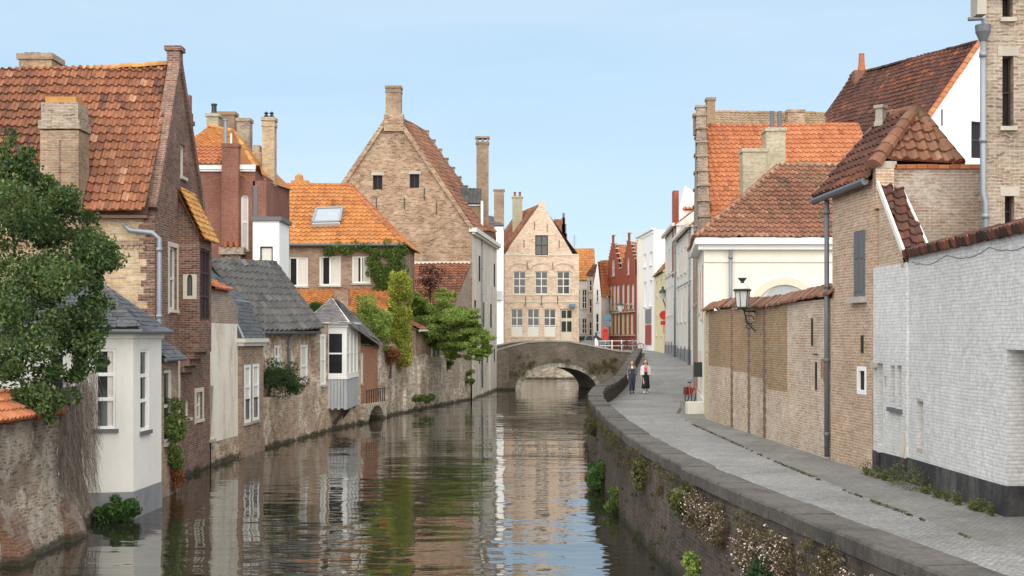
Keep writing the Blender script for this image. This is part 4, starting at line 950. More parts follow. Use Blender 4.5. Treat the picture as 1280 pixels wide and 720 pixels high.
# maple
mp = thing('maple_tree', 'spreading bright green maple leaning over the canal wall', 'tree', (XW(530, 76.5), 76.5, 2.5))
tx = XW(528, 76.5)
mb = MB(); mb.tube([(tx, 76.5, 1.5), (tx + .1, 76.4, 3.6), (tx + .5, 76.2, 5)], [.16, .12, .06], 8)
for k in range(12):
    a = rnd.uniform(-1.2, 1.2); p0 = V(tx + .1, 76.4, 3.4 + k * .1); L = rnd.uniform(1.5, 3.2); mb.tube([p0, p0 + V(L * .5 * math.cos(a), L * .4 * math.sin(a), .7), p0 + V(L * math.cos(a), L * .8 * math.sin(a), .6 + rnd.random() * .8)], [.06, .04, .015], 6)
mb.build('trunk', 'bark', mp, True)
cl = []
for px, py, r in ((528, 385, .75), (550, 380, .8), (572, 388, .7), (535, 405, .85), (558, 405, .9), (582, 410, .8), (596, 428, .6), (575, 428, .7), (604, 440, .4), (592, 442, .45), (548, 424, .5), (520, 395, .55), (586, 396, .5), (560, 372, .5), (568, 442, .35), (590, 412, .75), (600, 418, .6), (566, 398, .9), (540, 392, .8), (580, 396, .75), (608, 434, .4), (530, 412, .7), (552, 412, .85), (576, 420, .7), (545, 432, .6), (560, 432, .6), (520, 380, .55)):
    c = W(px, py, 76 + rnd.uniform(-1, 1))
    for _ in range(10): cl.append(((c.x + rnd.gauss(0, .5) * r, c.y + rnd.gauss(0, .8) * r, c.z + rnd.gauss(0, .42) * r), (r * .6, r * .6, r * .27), 110))
leaves('crown', 'leaf_maple', mp, cl, .12, 1.6, .3, .8, shell=.3)
# shed between ivy and maple
sh = thing('garden_shed', 'small brown brick shed with a lean-to tile roof under the maple', 'shed', (-4.9, 75, 2.5))
f = Fac((-5.45, 73.2), (-4.35, 78.5)); r = f.rect(541, 432, 551, 455)
mb = MB(); f.wall(mb, rectpoly(0, f.L, 2.4, 4.6), [window(sh, f, r, 2, 1, 'off_white', .08, .04, .1, 'stone')], .12, -.1); mb.face([(-8, 73.2, 2.4), (-5.5, 73.2, 2.4), (-5.5, 73.2, 4.6), (-8, 73.2, 5.6)]); mb.build('wall', 'brown_brick', sh)
tiles([f.p(-.2, 4.6, .2), f.p(f.L, 4.6, .2), f.p(f.L, 5.7, -2.), f.p(-.2, 5.7, -2.)], 'tile_brown', sh, 'roof', .24, .3)
mb = MB(); mb.tube([f.p(-.25, 4.55, .25), f.p(f.L, 4.55, .25)], .07, 8); mb.build('gutter', 'off_white', sh)
for cx, cy, d, rx, rz, lab in ((521, 500, 71.0, .28, .55, 'tuft of green weeds hanging to the water below the ivy'), (534, 497, 73.0, .45, .4, 'green weeds on the waterline below the shed'), (588, 471, 84.6, .28, .6, 'small round fern on the grey wall near the bridge'), (560, 455, 80, .3, .5, 'dark hanging plant on the wall below the maple'), (468, 432, 67, .3, .5, 'brown climber beside the brick wing of the bay window house')):
    c = W(cx, cy, d); s_ = thing('wall_plant', lab, 'plant', tuple(c)); leaves('foliage', 'leaf_ivy', s_, spread(c, (rx, rx, rz), 9, .2, 70), .09, 1.4, .5)

# ================================================================ HOUSES BEHIND THE LEFT BANK
def shell(mb, pts, z0, z1):
    for i in range(len(pts) - 1): mb.face([(*pts[i], z0), (*pts[i + 1], z0), (*pts[i + 1], z1), (*pts[i], z1)])

# ---------------------------------------------------------------- ivy-clad house with the orange roof
oh_ = thing('ivy_house', 'brick house with a bright orange tiled roof, skylight and ivy at its corner', 'house', (-10, 74, 1))
f = Fac((-15.5, 72), (-6.3, 72)); ze = 9.45
wn_ = [(358, 321, 385, 358), (399, 320, 426, 357), (440, 320, 463, 354)]
hs = []
for i, q in enumerate(wn_):
    r = f.rect(*q); hs.append(window(oh_, f, r, 2, 1, 'white_paint', .09, .05, .14, 'stone', curtain=[(0, .12), (.5, 1)] if i < 2 else [(.0, .3), (.6, 1)]))
mb = MB(); f.wall(mb, rectpoly(0, f.L, .9, ze), hs, .16); shell(mb, [(-6.3, 72), (-6.1, 80), (-15.5, 80), (-15.5, 72)], .9, ze); mb.build('wall', 'brown_brick', oh_)
R0, R1 = V(-15.5, 76, 13.25), V(XW(437, 76), 76, ZW(231, 76))
tiles([V(-15.5, 71.75, ze - .05), V(-6.1, 71.75, ze - .05), R1, R0], 'tile_orange', oh_, 'roof', .30, .37, .07, .05, sag=.04)
tiles([V(-6.05, 71.75, ze - .05), V(-5.85, 80.2, ze - .05), R1], 'tile_orange', oh_, 'roof', .30, .37, .07, .05)
mb = MB(); mb.face([R0, R1, V(-5.85, 80.2, ze), V(-15.5, 80.2, ze)]); mb.build('roof', 'tile_orange', oh_)
mb = MB(); ridge(mb, R0, R1, .15); ridge(mb, V(-6.1, 71.75, ze), R1, .16, t0=.3); mb.build('ridge', 'tile_bright', oh_)
mb = MB(); mb.tube([(-15.4, 71.68, ze - .1), (-6.1, 71.68, ze - .1)], .09, 8); mb.build('gutter', 'lead', oh_)
# skylight lying on the slope
nrm = Vector((0, -(R1.z - ze), 4.25)).normalized(); sv = Vector((0, 4.25, R1.z - ze)).normalized()
z_ = ZW(271, 73.9); c = V(XW(410.5, 73.9), 73.9, z_); 
def onroof(px, py):
    k = (px - 640) / F; n = nrm; p0 = V(-6.1, 71.75, ze); o = V(0, 0, ZC); dr = V(k, 1, (HY - py) / F); t = (p0 - o).dot(n) / dr.dot(n); return o + dr * t
q = [onroof(391, 280) + nrm * .12, onroof(425, 279) + nrm * .12, onroof(428, 262) + nrm * .12, onroof(396, 263) + nrm * .12]
mb = MB(); 
for a, b in zip(q, q[1:] + q[:1]): mb.bar(a, b, .12, .16, up=nrm)
sk = mb.build('skylight', 'zinc', oh_); mb = MB(); mb.face([p + nrm * .03 for p in q]); mb.build('pane', 'sky_glass', sk)
mb = MB(); mb.bar(q[0] - sv * .35, q[1] - sv * .35, .02, .35, up=nrm); mb.bar(q[0] - sv * .12 - nrm * .03, q[1] - sv * .12 - nrm * .03, .3, .05, up=nrm); mb.build('flashing', 'milk_glass', sk)
c = W(375, 224, 76.2); mb = MB(); mb.box(c.x - .5, c.x + .5, 75.9, 76.6, 12.8, c.z - .1); mb.lathe((c.x - .05, 76.2, c.z - .1), [(.26, 0), (.24, .3), (.1, .42)], 10); mb.build('chimney', 'tile_ochre', oh_)
# lower tiled lean-to in front
tiles([V(-13.2, 68.4, ZW(392, 68.4)), V(-6.7, 68.4, ZW(392, 68.4)), V(-6.5, 71.9, ZW(363, 71.9)), V(-13.2, 71.9, ZW(363, 71.9))], 'tile_orange', oh_, 'lean_to_roof', .28, .34, .07, .05)
mb = MB(); mb.box(-13.1, -6.8, 68.8, 71.9, .9, ZW(393, 68.4)); mb.box(XW(416, 69), XW(434, 69), 69.4, 70.2, 5.4, ZW(362, 69.4)); mb.build('lean_to_wall', 'brown_brick', oh_)
ivb = thing('house_ivy', 'dark green ivy over the corner and eaves of the orange roofed house', 'ivy', (-6.6, 71.7, 6))
cl = []
for px0, px1, py0, py1, k in ((475, 506, 303, 362, 34), (462, 478, 306, 345, 9), (405, 470, 305, 316, 13), (466, 480, 340, 362, 6)):
    for _ in range(k):
        c = W(rnd.uniform(px0, px1), rnd.uniform(py0, py1), 71.75); cl.append(((c.x, c.y, c.z), (.30, .22, .28), 130))
leaves('foliage', 'leaf_ivy', ivb, cl, .11, 1.4, 1., shell=.6)

# ---------------------------------------------------------------- red brick house with many chimneys
rb_ = thing('red_brick_house', 'tall red brick house with orange roof, many chimneys and a white box dormer', 'house', (-12.6, 59, 1))
f = Fac((-14.9, 57), (-11.45, 57)); ze = ZW(212, 57)
r = f.rect(301, 243, 310.5, 312)
hh = arch_top(r, .18); window(rb_, f, r, 1, 2, 'white_paint', .08, .05, .14, 'stone', curtain=[(0, 1)])
mb = MB(); f.wall(mb, rectpoly(0, f.L, .9, ze), [hh], .16); shell(mb, [(-11.45, 57), (-11.3, 65), (-15.9, 65)], .9, ze); mb.build('wall', 'red_brick', rb_)
mb = MB(); f.slab(mb, 0, f.L + .05, ze, ze + .2, .0, .16); f.slab(mb, 0, f.L + .03, ze - .09, ze - .002, .002, .1); mb.build('fascia', 'white_paint', rb_)
M1 = ZW(184, 58)
tiles([V(-15.0, 56.85, ze + .2), V(XW(277, 57), 56.85, ze + .2), V(XW(277, 57), 58.1, M1), V(-15.0, 58.1, M1)], 'tile_bright', rb_, 'roof', .24, .3, .07, .05)
RA, RBb = V(-16.4, 61.2, ZW(152, 61.2)), V(XW(292, 61.2), 61.2, ZW(164, 61.2))
tiles([V(-15.0, 58.15, M1 + .05), V(XW(277, 57) + .05, 58.15, M1 + .05), RBb, V(-14.5, 61.2, ZW(157, 61.2))], 'tile_orange', rb_, 'roof', .24, .3, .07, .05)
tiles([V(XW(277, 57), 56.9, ze + .2), V(-11.2, 56.9, ze + .2), V(XW(330, 59), 59, ZW(226, 59)), RBb], 'tile_orange', rb_, 'roof', .24, .3, .07, .05)
mb = MB(); mb.face([RBb, V(XW(330, 59), 59, ZW(226, 59)), V(-11.1, 65, ze), V(-15.3, 65, ze)]); mb.face([RBb, V(-14.5, 61.2, ZW(157, 61.2)), V(-15.3, 65, ze)]); mb.build('roof', 'tile_orange', rb_)
mb = MB(); ridge(mb, V(XW(330, 59), 59, ZW(226, 59)), RBb, .13); ridge(mb, V(-14.5, 61.2, ZW(157, 61.2)), RBb, .13); mb.build('ridge', 'tile_ochre', rb_)
def chim(root, px0, px1, pyt, pyb, d, mat, dep=.8, **k): return chimney(root, XW(px0, d), XW(px1, d), d, d + dep, ZW(pyb, d), ZW(pyt, d), mat, **k)
chim(rb_, 277, 298, 181, 308, 56.55, 'red_brick', .44, cap=.03)
mb = MB(); mb.box(XW(274, 56.5), XW(305, 56.5), 56.4, 56.98, ZW(318, 56.5), ZW(309, 56.5)); mb.box(XW(280, 56.5), XW(300, 56.5), 56.6, 56.98, ZW(328, 56.5), ZW(318.2, 56.5)); mb.build('corbel', 'tower_brick', rb_)
for px in (282, 289, 296):
    c = W(px, 309, 56.45); mb = MB(); mb.lathe((c.x, c.y - .05, c.z), [(.07, 0), (.1, .22), (.105, .25), (.06, .251)], 10); tag(mb.build('clay_pot', 'tile_bright', loc=tuple(c)), 'empty clay pot on the ledge of the red brick chimney', 'pot', 'clay pots on the chimney ledge')
mb = MB(); c = W(282, 181, 56.8); mb.tube([c, c + V(0, 0, 1.1)], .085, 10); mb.tube([c + V(0, 0, 1.08), c + V(0, 0, 1.14)], .12, 10); mb.build('flue_pipe', 'zinc', rb_)
mb = MB(); c = W(289, 181, 56.8); mb.tube([c, c + V(0, 0, .5)], .05, 8); mb.build('flue_pipe', 'off_white', rb_)
chim(rb_, 258, 273, 143, 175, 62, 'cream_brick', .7, cap=.06, pots=1, pot_mat='dark_paint')
chim(rb_, 272, 293, 141, 175, 63, 'tile_lichen', .7, cap=.06)
chim(rb_, 296, 312, 149, 215, 62, 'tower_brick', .7, cap=.05)
chim(rb_, 327.5, 343, 148, 232, 61, 'yellow_brick', .6, cap=.05, bands=2)
d_ = 61; c = W(335, 147, d_)
mb = MB()
for s in (-.14, .12): mb.lathe((c.x + s, d_ + .3, c.z), [(.1, 0), (.12, .12), (.05, .2), (.12, .26), (.02, .34)], 8)
mb.build('chimney_cowl', 'dark_paint', rb_)
mb = MB(); mb.box(XW(312, 61.5), XW(327, 61.5), 61.5, 62.2, 9, ZW(190, 61.5)); mb.box(XW(316, 61.5), XW(324, 61.5), 61.55, 62.15, ZW(190, 61.5), ZW(181, 61.5)); mb.build('stepped_parapet', 'yellow_brick', rb_)
mb = MB(); mb.box(XW(316, 57), XW(333, 57), 57, 58.6, ZW(276, 57), ZW(226, 57)); dm = mb.build('dormer', 'red_brick', rb_); mb = MB(); mb.box(XW(316.5, 56.99), XW(322, 56.99), 56.97, 57.1, ZW(272, 57), ZW(232, 57)); mb.build('dormer_side', 'lead', dm)
b0, b1, bd = XW(316, 56.5), XW(349, 56.5), 56.5
wb = Fac((b0, bd), (b1, bd)); r = wb.rect(325, 308, 341, 352)
mb = MB(); wb.wall(mb, rectpoly(0, wb.L, ZW(362, bd), ZW(276, bd)), [window(rb_, wb, r, 1, 2, 'dark_wood', .06, .04, .12, None, curtain=[(0, 1)])], .14); shell(mb, [(b1, bd), (b1, bd + 2.5)], ZW(362, bd), ZW(276, bd)); mb.build('box_dormer', 'bright_render', rb_)
mb = MB(); mb.box(b0 - .05, b1 + .12, bd - .12, bd + 2.6, ZW(276, bd) + .003, ZW(271, bd)); mb.build('flat_roof', 'lead', rb_)
mb = MB(); mb.box(b0, b1 + .3, bd + .2, bd + 3, .9, ZW(363, bd)); mb.build('lower_wall', 'red_brick', rb_)
c = W(236, 118, 55); tc = thing('brick_chimney', 'slim reddish chimney stack standing behind the dark brick gable', 'chimney', (c.x, 55.3, 9))
mb = MB(); mb.box(XW(231, 55), XW(238, 55), 55, 55.5, 6, ZW(140, 55)); mb.box(XW(230, 55), XW(240, 55), 54.95, 55.55, ZW(155, 55), ZW(150, 55)); mb.box(XW(233, 55), XW(237, 55), 55.1, 55.4, ZW(140, 55), ZW(118, 55)); mb.build('stack', 'red_brick', tc)
mb = MB(); mb.box(-15.9, -12, 54.95, 56.9, .9, 6.0); mb.build('supporting_wall', 'red_brick', tc)

# ---------------------------------------------------------------- the big gabled house
bg_ = thing('big_gable_house', 'huge old brick gable house with a pale canal facade and a chimney at its peak', 'house', (-6, 92, 1))
f = Fac((-13.5, 86.3), (-2.68, 86.0)); ap = f.px(490.5, 141); el = f.px(591, 287); 
r1, r2 = f.rect(466, 219, 478, 237), f.rect(512, 217.5, 524, 235)
hs = [window(bg_, f, r, 2, 1, 'dark_wood', .05, .03, .2, None, lintel='stone', pane='black') for r in (r1, r2)]
mb = MB(); f.wall(mb, [(0, .9), (f.L, .9), (f.L, el[1]), ap, (0, ZW(290, 86))], hs, .25)
for a, b in (((0, ZW(290, 86)), ap), (ap, (f.L, el[1]))): A, B = f.p(*a, .02), f.p(*b, .02); mb.bar(A + V(0, .1, .1), B + V(0, .1, .1), .5, .28)
mb.build('gable_wall', 'gable_brick', bg_)
mb = MB()
for px, y in ((505, 262), (545, 268), (470, 262), (530, 250), (450, 270)):
    u, z = f.px(px, y); f.slab(mb, u, u + .05, z, z + .8, .0, .05); mb.build('wall_anchor', 'dark_paint', bg_); mb = MB()
ch = chimney(bg_, XW(482.5, 86.2), XW(501.5, 86.2), 85.95, 86.9, ZW(160, 86.2), ZW(109, 86.2), 'chimney_brick', .05, bands=2)
mb = MB(); mb.box(XW(480, 86), XW(504, 86), 85.9, 86.95, ZW(164, 86), ZW(142, 86)); mb.build('chimney_base', 'gable_brick', ch)
c = Fac((-2.68, 86.0), (-1.2, 101.4)); zt = 11.25; hs = []
for i, (u, z0, z1, w_) in enumerate([(u, z0, z1, w_) for u in (1.6, 4.0, 6.4, 8.8, 11.2, 13.6) for z0, z1, w_ in ((8.1, 9.9, .8), (4.9, 6.7, .8), (2.3, 3.3, .55))]):
    if (i * 7) % 5 == 3: continue
    hs.append(window(bg_, c, (u - w_ / 2, z0, u + w_ / 2, z1), 2, 2, ('off_white', 'dark_wood')[i % 2], .05, .03, .05, None, pane='black'))
mb = MB(); c.wall(mb, rectpoly(0, c.L, -.9, zt), hs, .07); shell(mb, [(-1.2, 101.4), (-14, 102)], .9, zt)
for u, w_ in ((.0, .5), (5.2, .35), (10.0, .4)): c.slab(mb, u, u + w_, -.9, 2.2 + u * .1, .0, .12)
mb.build('canal_facade', 'pale_facade', bg_)
mb = MB(); c.slab(mb, -.15, c.L + .1, zt, zt + .28, -.2, .34); c.slab(mb, -.05, c.L + .05, zt - .14, zt - .002, .003, .2); mb.build('cornice', 'off_white', bg_)
downpipe(bg_, [c.p(5.0, zt - .1, .1), c.p(5.0, .6, .1)], .06, 'zinc')
R0 = f.p(ap[0], ap[1] - .05, -.2); E0 = V(-2.5, 86.05, el[1]); rd_ = V(1.25, 12.4, .85); R1 = R0 + rd_; E1 = E0 + rd_
tiles([E0, E1, R1, R0], 'tile_brown', bg_, 'roof', .32, .38, .07, .05, sag=.06)
mb = MB(); mb.face([R0, R1, V(-12.6, 98, 11.3), V(-13.5, 86.2, 11.3)]); mb.face([R1, E1, V(-12.6, 98, 11.3)]); mb.face([E1, V(-1.2, 101.4, zt), V(-13, 102, zt), V(-12.6, 98, 11.3)]); mb.face([E0, E1, V(-1.45, 98.8, zt), V(-2.6, 86.1, zt)]); mb.build('roof', 'tile_brown', bg_)
mb = MB(); ridge(mb, R0, R1, .16, t0=.3); mb.build('ridge', 'tile_lichen', bg_)
mb = MB(); dv = E1 - R1; nst = 11
for k in range(nst):
    p = R1 + dv * ((k + .2) / nst); mb.box(p.x - .26, p.x + .26, p.y - .15, p.y + .35, p.z - 1.2, p.z + .12); mb.box(p.x - .3, p.x + .3, p.y - .2, p.y + .4, p.z + .122, p.z + .2)
mb.build('stepped_gable', 'tower_brick', bg_)
dx0, dx1, dd = XW(560, 92), XW(600, 92), 92
mb = MB(); mb.box(dx0, dx1, dd, dd + 3, ZW(300, dd), ZW(256, dd)); dr_ = mb.build('dormer', 'brown_brick', bg_)
tiles([V(dx0 - .1, dd - .2, ZW(255, dd)), V(dx1 + .05, dd - .2, ZW(255, dd)), V(dx1 + .05, dd + 2, ZW(232, dd)), V(dx0 - .1, dd + 2, ZW(232, dd))], 'tile_grey', dr_, 'dormer_roof', .28, .34)
mb = MB(); mb.box(dx0, dx1, dd - .12, dd, ZW(257.5, dd), ZW(255.5, dd)); mb.box(XW(601, 91.6), XW(604, 91.6), 91.5, 92, ZW(290, 92), ZW(252, 92)); mb.build('dormer_board', 'white_paint', dr_)
ch = chim(bg_, 595.5, 610.5, 178, 300, 94.8, 'chimney_brick', .8, cap=.05, bands=1)
z1 = ZW(178, 94.8); mb = MB(); x0, x1 = XW(595.5, 94.8), XW(610.5, 94.8)
for k in range(3): x = x0 + (x1 - x0 - .14) * k / 2; mb.box(x, x + .14, 94.8, 95.6, z1 + .06, z1 + .32)
mb.box(x0 - .08, x1 + .08, 94.72, 95.68, z1 + .32, z1 + .46); mb.build('chimney_hood', 'tower_brick', ch)
# red tiled lean-to under the gable
lt = thing('lean_to', 'red tiled lean-to roof on a white flashing below the big brick gable', 'outbuilding', (-4.5, 83, 1))
tiles([V(-8.0, 81, ZW(381, 81)), V(-2.72 - .95, 81, ZW(381, 81)), V(-2.75, 85.9, ZW(329, 85.9)), V(-8.0, 85.9, ZW(329, 85.9))], 'tile_red', lt, 'roof', .28, .34, .07, .05)
mb = MB(); mb.face([(-8, 81.3, .9), (-3.75, 81.3, .9), (-3.75, 81.3, ZW(382, 81)), (-8, 81.3, ZW(382, 81))]); mb.face([(-3.75, 81.3, .9), (-2.8, 85.9, .9), (-2.8, 85.9, ZW(331, 85.9)), (-3.75, 81.3, ZW(382, 81))]); mb.build('wall', 'old_brick', lt)
mb = MB(); mb.box(-7.2, -2.8, 85.72, 85.95, ZW(330, 85.9) - .05, ZW(327, 85.9)); mb.build('flashing', 'off_white', lt)

# ================================================================ HOUSES BEYOND THE BRIDGE
ww = thing('white_house', 'narrow white plastered house squeezed beside the pale stepped brick gable', 'house', (-1.6, 128, 2.6))
mb = MB(); mb.box(-9, -.86, 128, 136, 2.2, ZW(283, 128)); mb.build('wall', 'bright_render', ww)
mb = MB(); mb.hexa([(-9.2, 127.8, 15.35), (-.8, 127.8, 15.35), (-.8, 136, 15.35), (-9.2, 136, 15.35), (-9.2, 131, 17.2), (-2.0, 131, 16.6), (-2.0, 133, 16.6), (-9.2, 133, 17.2)]); mb.build('roof', 'slate', ww)
chim(ww, 617.5, 630, 237, 285, 129, 'chimney_brick', 1., cap=.08); chim(ww, 640.5, 653, 246, 290, 138, 'cream_brick', 1., cap=.08, pots=2)
ff_ = Fac((-9, 128), (-.86, 128)); mb = MB(); u, z = ff_.px(624, 375); ff_.slab(mb, u - .3, u + .25, z, z + .9, .05, .3); mb.build('wall_box', 'grey_board', ww)

pg = thing('stepped_brick_house', 'pale pink brick gable house with three rows of paned windows beyond the bridge', 'house', (3, 134, 2.8))
f = Fac((-.80, 133), (6.97, 133)); g = lambda x, y: f.px(x, y)
rects = [((669, 294, 685, 319), 2, 2), ((641.5, 339, 657.5, 368), 2, 3), ((668.5, 339, 685, 368), 2, 3), ((696, 339, 712.5, 368), 2, 3),
         ((638.5, 386, 654, 421), 2, 3), ((659, 386, 674.5, 421), 2, 3), ((679.5, 386, 695, 421), 2, 3)]
hs = []
for i, (q, c_, r_) in enumerate(rects):
    r = f.rect(*q); hs.append(window(pg, f, r, c_, r_, 'off_white' if i else 'dark_wood', .1, .05, .2, 'pale_stone', rowz=(.4, .68) if i >= 4 else ((.36, .68) if i else (.5,))))
    if i >= 4:
        mb = MB(); f.slab(mb, r[0] + .08, r[2] - .08, r[1] + .05, r[1] + (r[3] - r[1]) * .36, -.16, -.1); mb.build('shutter_panel', 'off_white', pg)
rd = f.rect(700, 386, 716.5, 427); hs.append(rc(rd))
mb = MB(); f.slab(mb, rd[0], rd[2], rd[1], rd[3], -.2, -.14); mb2 = mb.build('door', 'pale_stone', pg)
mb = MB()
for u0, u1 in ((.12, .46), (.54, .88)):
    W_ = rd[2] - rd[0]; H_ = rd[3] - rd[1]
    f.slab(mb, rd[0] + W_ * u0, rd[0] + W_ * u1, rd[1] + H_ * .3, rd[1] + H_ * .62, -.14, -.13); f.slab(mb, rd[0] + W_ * u0, rd[0] + W_ * u1, rd[1] + H_ * .72, rd[1] + H_ * .95, -.14, -.13)
mb.build('door_pane', 'glass', mb2)
outl = [(0, 2.2), (f.L, 2.2), (f.L, g(723, 318)[1]), g(716, 318), g(709, 306), g(681, 260), g(681, 252), g(673, 252), g(673, 258), g(637, 308), g(633, 319), (0, g(631, 319)[1])]
mb = MB(); f.wall(mb, outl, hs, .22); shell(mb, [(6.97, 133), (6.97, 146)], 2.2, g(723, 318)[1]); shell(mb, [(-.8, 133), (-3, 146)], 2.2, 12.7); mb.build('wall', 'pale_brick', pg)
mb = MB()
for y0, y1 in ((319.5, 317.5), (346, 344.5), (369.5, 368), (378, 376.8)):
    z0, z1 = g(676, y0)[1], g(676, y1)[1]; us = [0] + [x for r in sorted(hs, key=lambda h: h[0][0]) if r[0][1] < z1 and r[2][1] > z0 for x in (r[0][0], r[1][0])] + [f.L]
    for a, b in zip(us[::2], us[1::2]): f.slab(mb, a, b, z0, z1, .0, .05)
mb.build('stone_band', 'pale_stone', pg)
for q, c_, r_ in rects[1:]:    # relieving arches over the windows
    mb = MB()
    r = f.rect(*q); m_ = (r[0] + r[2]) / 2
    for k in range(12):
        a0, a1 = math.pi * k / 12, math.pi * (k + 1) / 12; R_ = (r[2] - r[0]) * .72; zz = r[3] + .15
        pt = lambda a, R2: f.p(m_ + R2 * math.cos(a), zz + R2 * .62 * math.sin(a), .04)
        mb.hexa([pt(a0, R_), pt(a1, R_), pt(a1, R_) + V(0, .06, 0), pt(a0, R_) + V(0, .06, 0), pt(a0, R_ + .14), pt(a1, R_ + .14), pt(a1, R_ + .14) + V(0, .06, 0), pt(a0, R_ + .14) + V(0, .06, 0)])
    mb.build('relieving_arch', 'house_brick', pg)
mb = MB()
for x, y in ((655, 305), (668, 282), (684, 285), (699, 305), (659, 332), (691, 332), (657, 375), (677, 375), (697, 375)):
    u, z = g(x, y); f.slab(mb, u - .03, u + .03, z - .4, z + .4, .0, .05); mb.build('wall_anchor', 'dark_paint', pg); mb = MB()
tiles([V(-3.4, 146, 12.7), V(-.9, 133.05, 12.7), V(3.05, 133.05, 18.05), V(.4, 146, 18.3)], 'tile_red', pg, 'roof', .3, .36)
mb = MB(); mb.face([V(3.05, 133.05, 18.), V(.4, 146, 18.3), V(4.6, 146, 12.7), V(6.97, 133.05, 12.7)]); mb.build('roof', 'tile_red', pg)
mb = MB(); x = XW(719, 132.9); f.slab(mb, g(711, 0)[0], g(719, 0)[0], g(0, 384)[1], g(0, 380)[1], .02, .5); mb.build('wall_sign', 'cyan_sign', pg)
st = thing('stepped_chimney', 'dark stepped brick gable end showing behind the pale brick gable', 'chimney', (5.5, 145, 12))
mb = MB()
for px0, px1, py in ((701, 709, 292), (701.8, 708, 280), (702.5, 706.5, 272), (703.5, 706, 266)): mb.box(XW(px0, 150), XW(px1, 150), 150, 151, 2.8, ZW(py, 150))
mb.build('stack', 'dark_brick', st); tiles([V(XW(692, 151), 151, ZW(290, 151)), V(XW(702, 151), 151, ZW(290, 151)), V(XW(702, 153), 153, ZW(275, 153)), V(XW(692, 153), 153, ZW(275, 153))], 'tile_red', st, 'roof', .3, .36)

def simple_house(name, label, A, B, z0, z1, mat, rows=(), roof=None, roofmat='tile_orange', depth=7, wz=.0, frame='off_white', ncol=2, ww_=.9, curtain=False, bars=(2, 3), rev=.15, sill='pale_stone'):
    """upright house: facade A-B with rows of windows (z0, z1) and a ridge roof whose ridge runs along the facade"""
    f = Fac(A, B); t = thing(name, label, 'house', ((A[0] + B[0]) / 2, (A[1] + B[1]) / 2, z0)); hs = []
    for (a, b) in rows:
        for k in range(ncol):
            u = f.L * (k + .5) / ncol; hs.append(window(t, f, (u - ww_ / 2, a, u + ww_ / 2, b), bars[0], bars[1], frame, .09, .045, rev, sill, curtain=[(0, 1)] if curtain and (k + len(hs)) % 3 == 0 else None))
    mb = MB(); f.wall(mb, rectpoly(0, f.L, z0 - .5, z1), hs, rev + .03)
    pts = [f.p(f.L, 0), f.p(f.L, 0, -depth), f.p(0, 0, -depth), f.p(0, 0)]; shell(mb, [(p.x, p.y) for p in pts], z0 - .5, z1); w = mb.build('wall', mat, t)
    if roof:
        e0, e1, r0, r1, b0, b1 = f.p(-.1, z1, .15), f.p(f.L + .1, z1, .15), f.p(-.1, z1 + roof, -depth / 2), f.p(f.L + .1, z1 + roof, -depth / 2), f.p(-.1, z1, -depth), f.p(f.L + .1, z1, -depth)
        tiles([e0, e1, r1, r0], roofmat, t, 'roof', .3, .36); mb = MB(); mb.face([r0, r1, b1, b0]); mb.build('roof', roofmat, t)
        for q in ([e0 + V(0, 0, -.01), r0 - V(0, 0, .06), b0], [e1, r1 - V(0, 0, .06), b1]): mb = MB(); mb.face(q); mb.build('gable_wall', mat, t)
    else:
        mb = MB(); mb.face([f.p(0, z1 - .2), f.p(f.L, z1 - .2), f.p(f.L, z1 - .2, -depth), f.p(0, z1 - .2, -depth)]); mb.build('flat_roof', 'lead', t)
    return t, f
# left side of the far street
t, f = simple_house('terraced_house', 'grey white house with a broad orange roof right of the pale brick gable', (XW(718, 153), 153), (XW(743.5, 153), 153), 2.9, ZW(350, 153), 'grey_render', [(ZW(417, 153), ZW(398, 153)), (ZW(386, 153), ZW(362, 153))], 3.9, 'tile_orange', 5, ncol=3, ww_=.6)
t, f = simple_house('terraced_house', 'narrow brown brick house wedged between two white houses in the far street', (XW(734, 149.5), 149.5), (XW(741.5, 149), 149), 2.9, ZW(344, 149), 'pale_brick', [(ZW(420, 149), ZW(402, 149)), (ZW(392, 149), ZW(374, 149)), (ZW(364, 149), ZW(350, 149))], 1.3, 'tile_dark', 3, ncol=1, ww_=.45, bars=(1, 2))
t = thing('gabled_house', 'bright white gabled house with an orange roof left of the red twin gables', 'house', (XW(750, 147), 147, 2.9))
f = Fac((XW(741.5, 147), 147), (XW(751.5, 146.5), 146.5)); g = lambda x, y: f.px(x, y)
mb = MB(); f.wall(mb, [(0, 2.4), (f.L, 2.4), g(751.5, 371), g(747, 328), (0, g(741.5, 358)[1])], [window(t, f, (f.L * .3, g(745, 415)[1], f.L * .7, g(745, 392)[1]), 1, 2), window(t, f, (f.L * .36, g(745, 378)[1], f.L * .66, g(745, 362)[1]), 1, 2)], .15)
p = f.p(f.L, 0); q2 = (XW(761.5, 149.5), 149.5); shell(mb, [(p.x, p.y), q2], 2.4, g(751, 371)[1]); mb.build('wall', 'bright_render', t)
e0, e1 = V(p.x - .05, p.y - .1, g(751, 371)[1]), V(q2[0], q2[1], ZW(370, 149.5)); r0, r1 = V(XW(747, 150), 150, ZW(327, 150)), V(XW(760, 152.5), 152.5, ZW(325, 152.5))
tiles([e0, e1, r1, r0], 'tile_bright', t, 'roof', .3, .36)

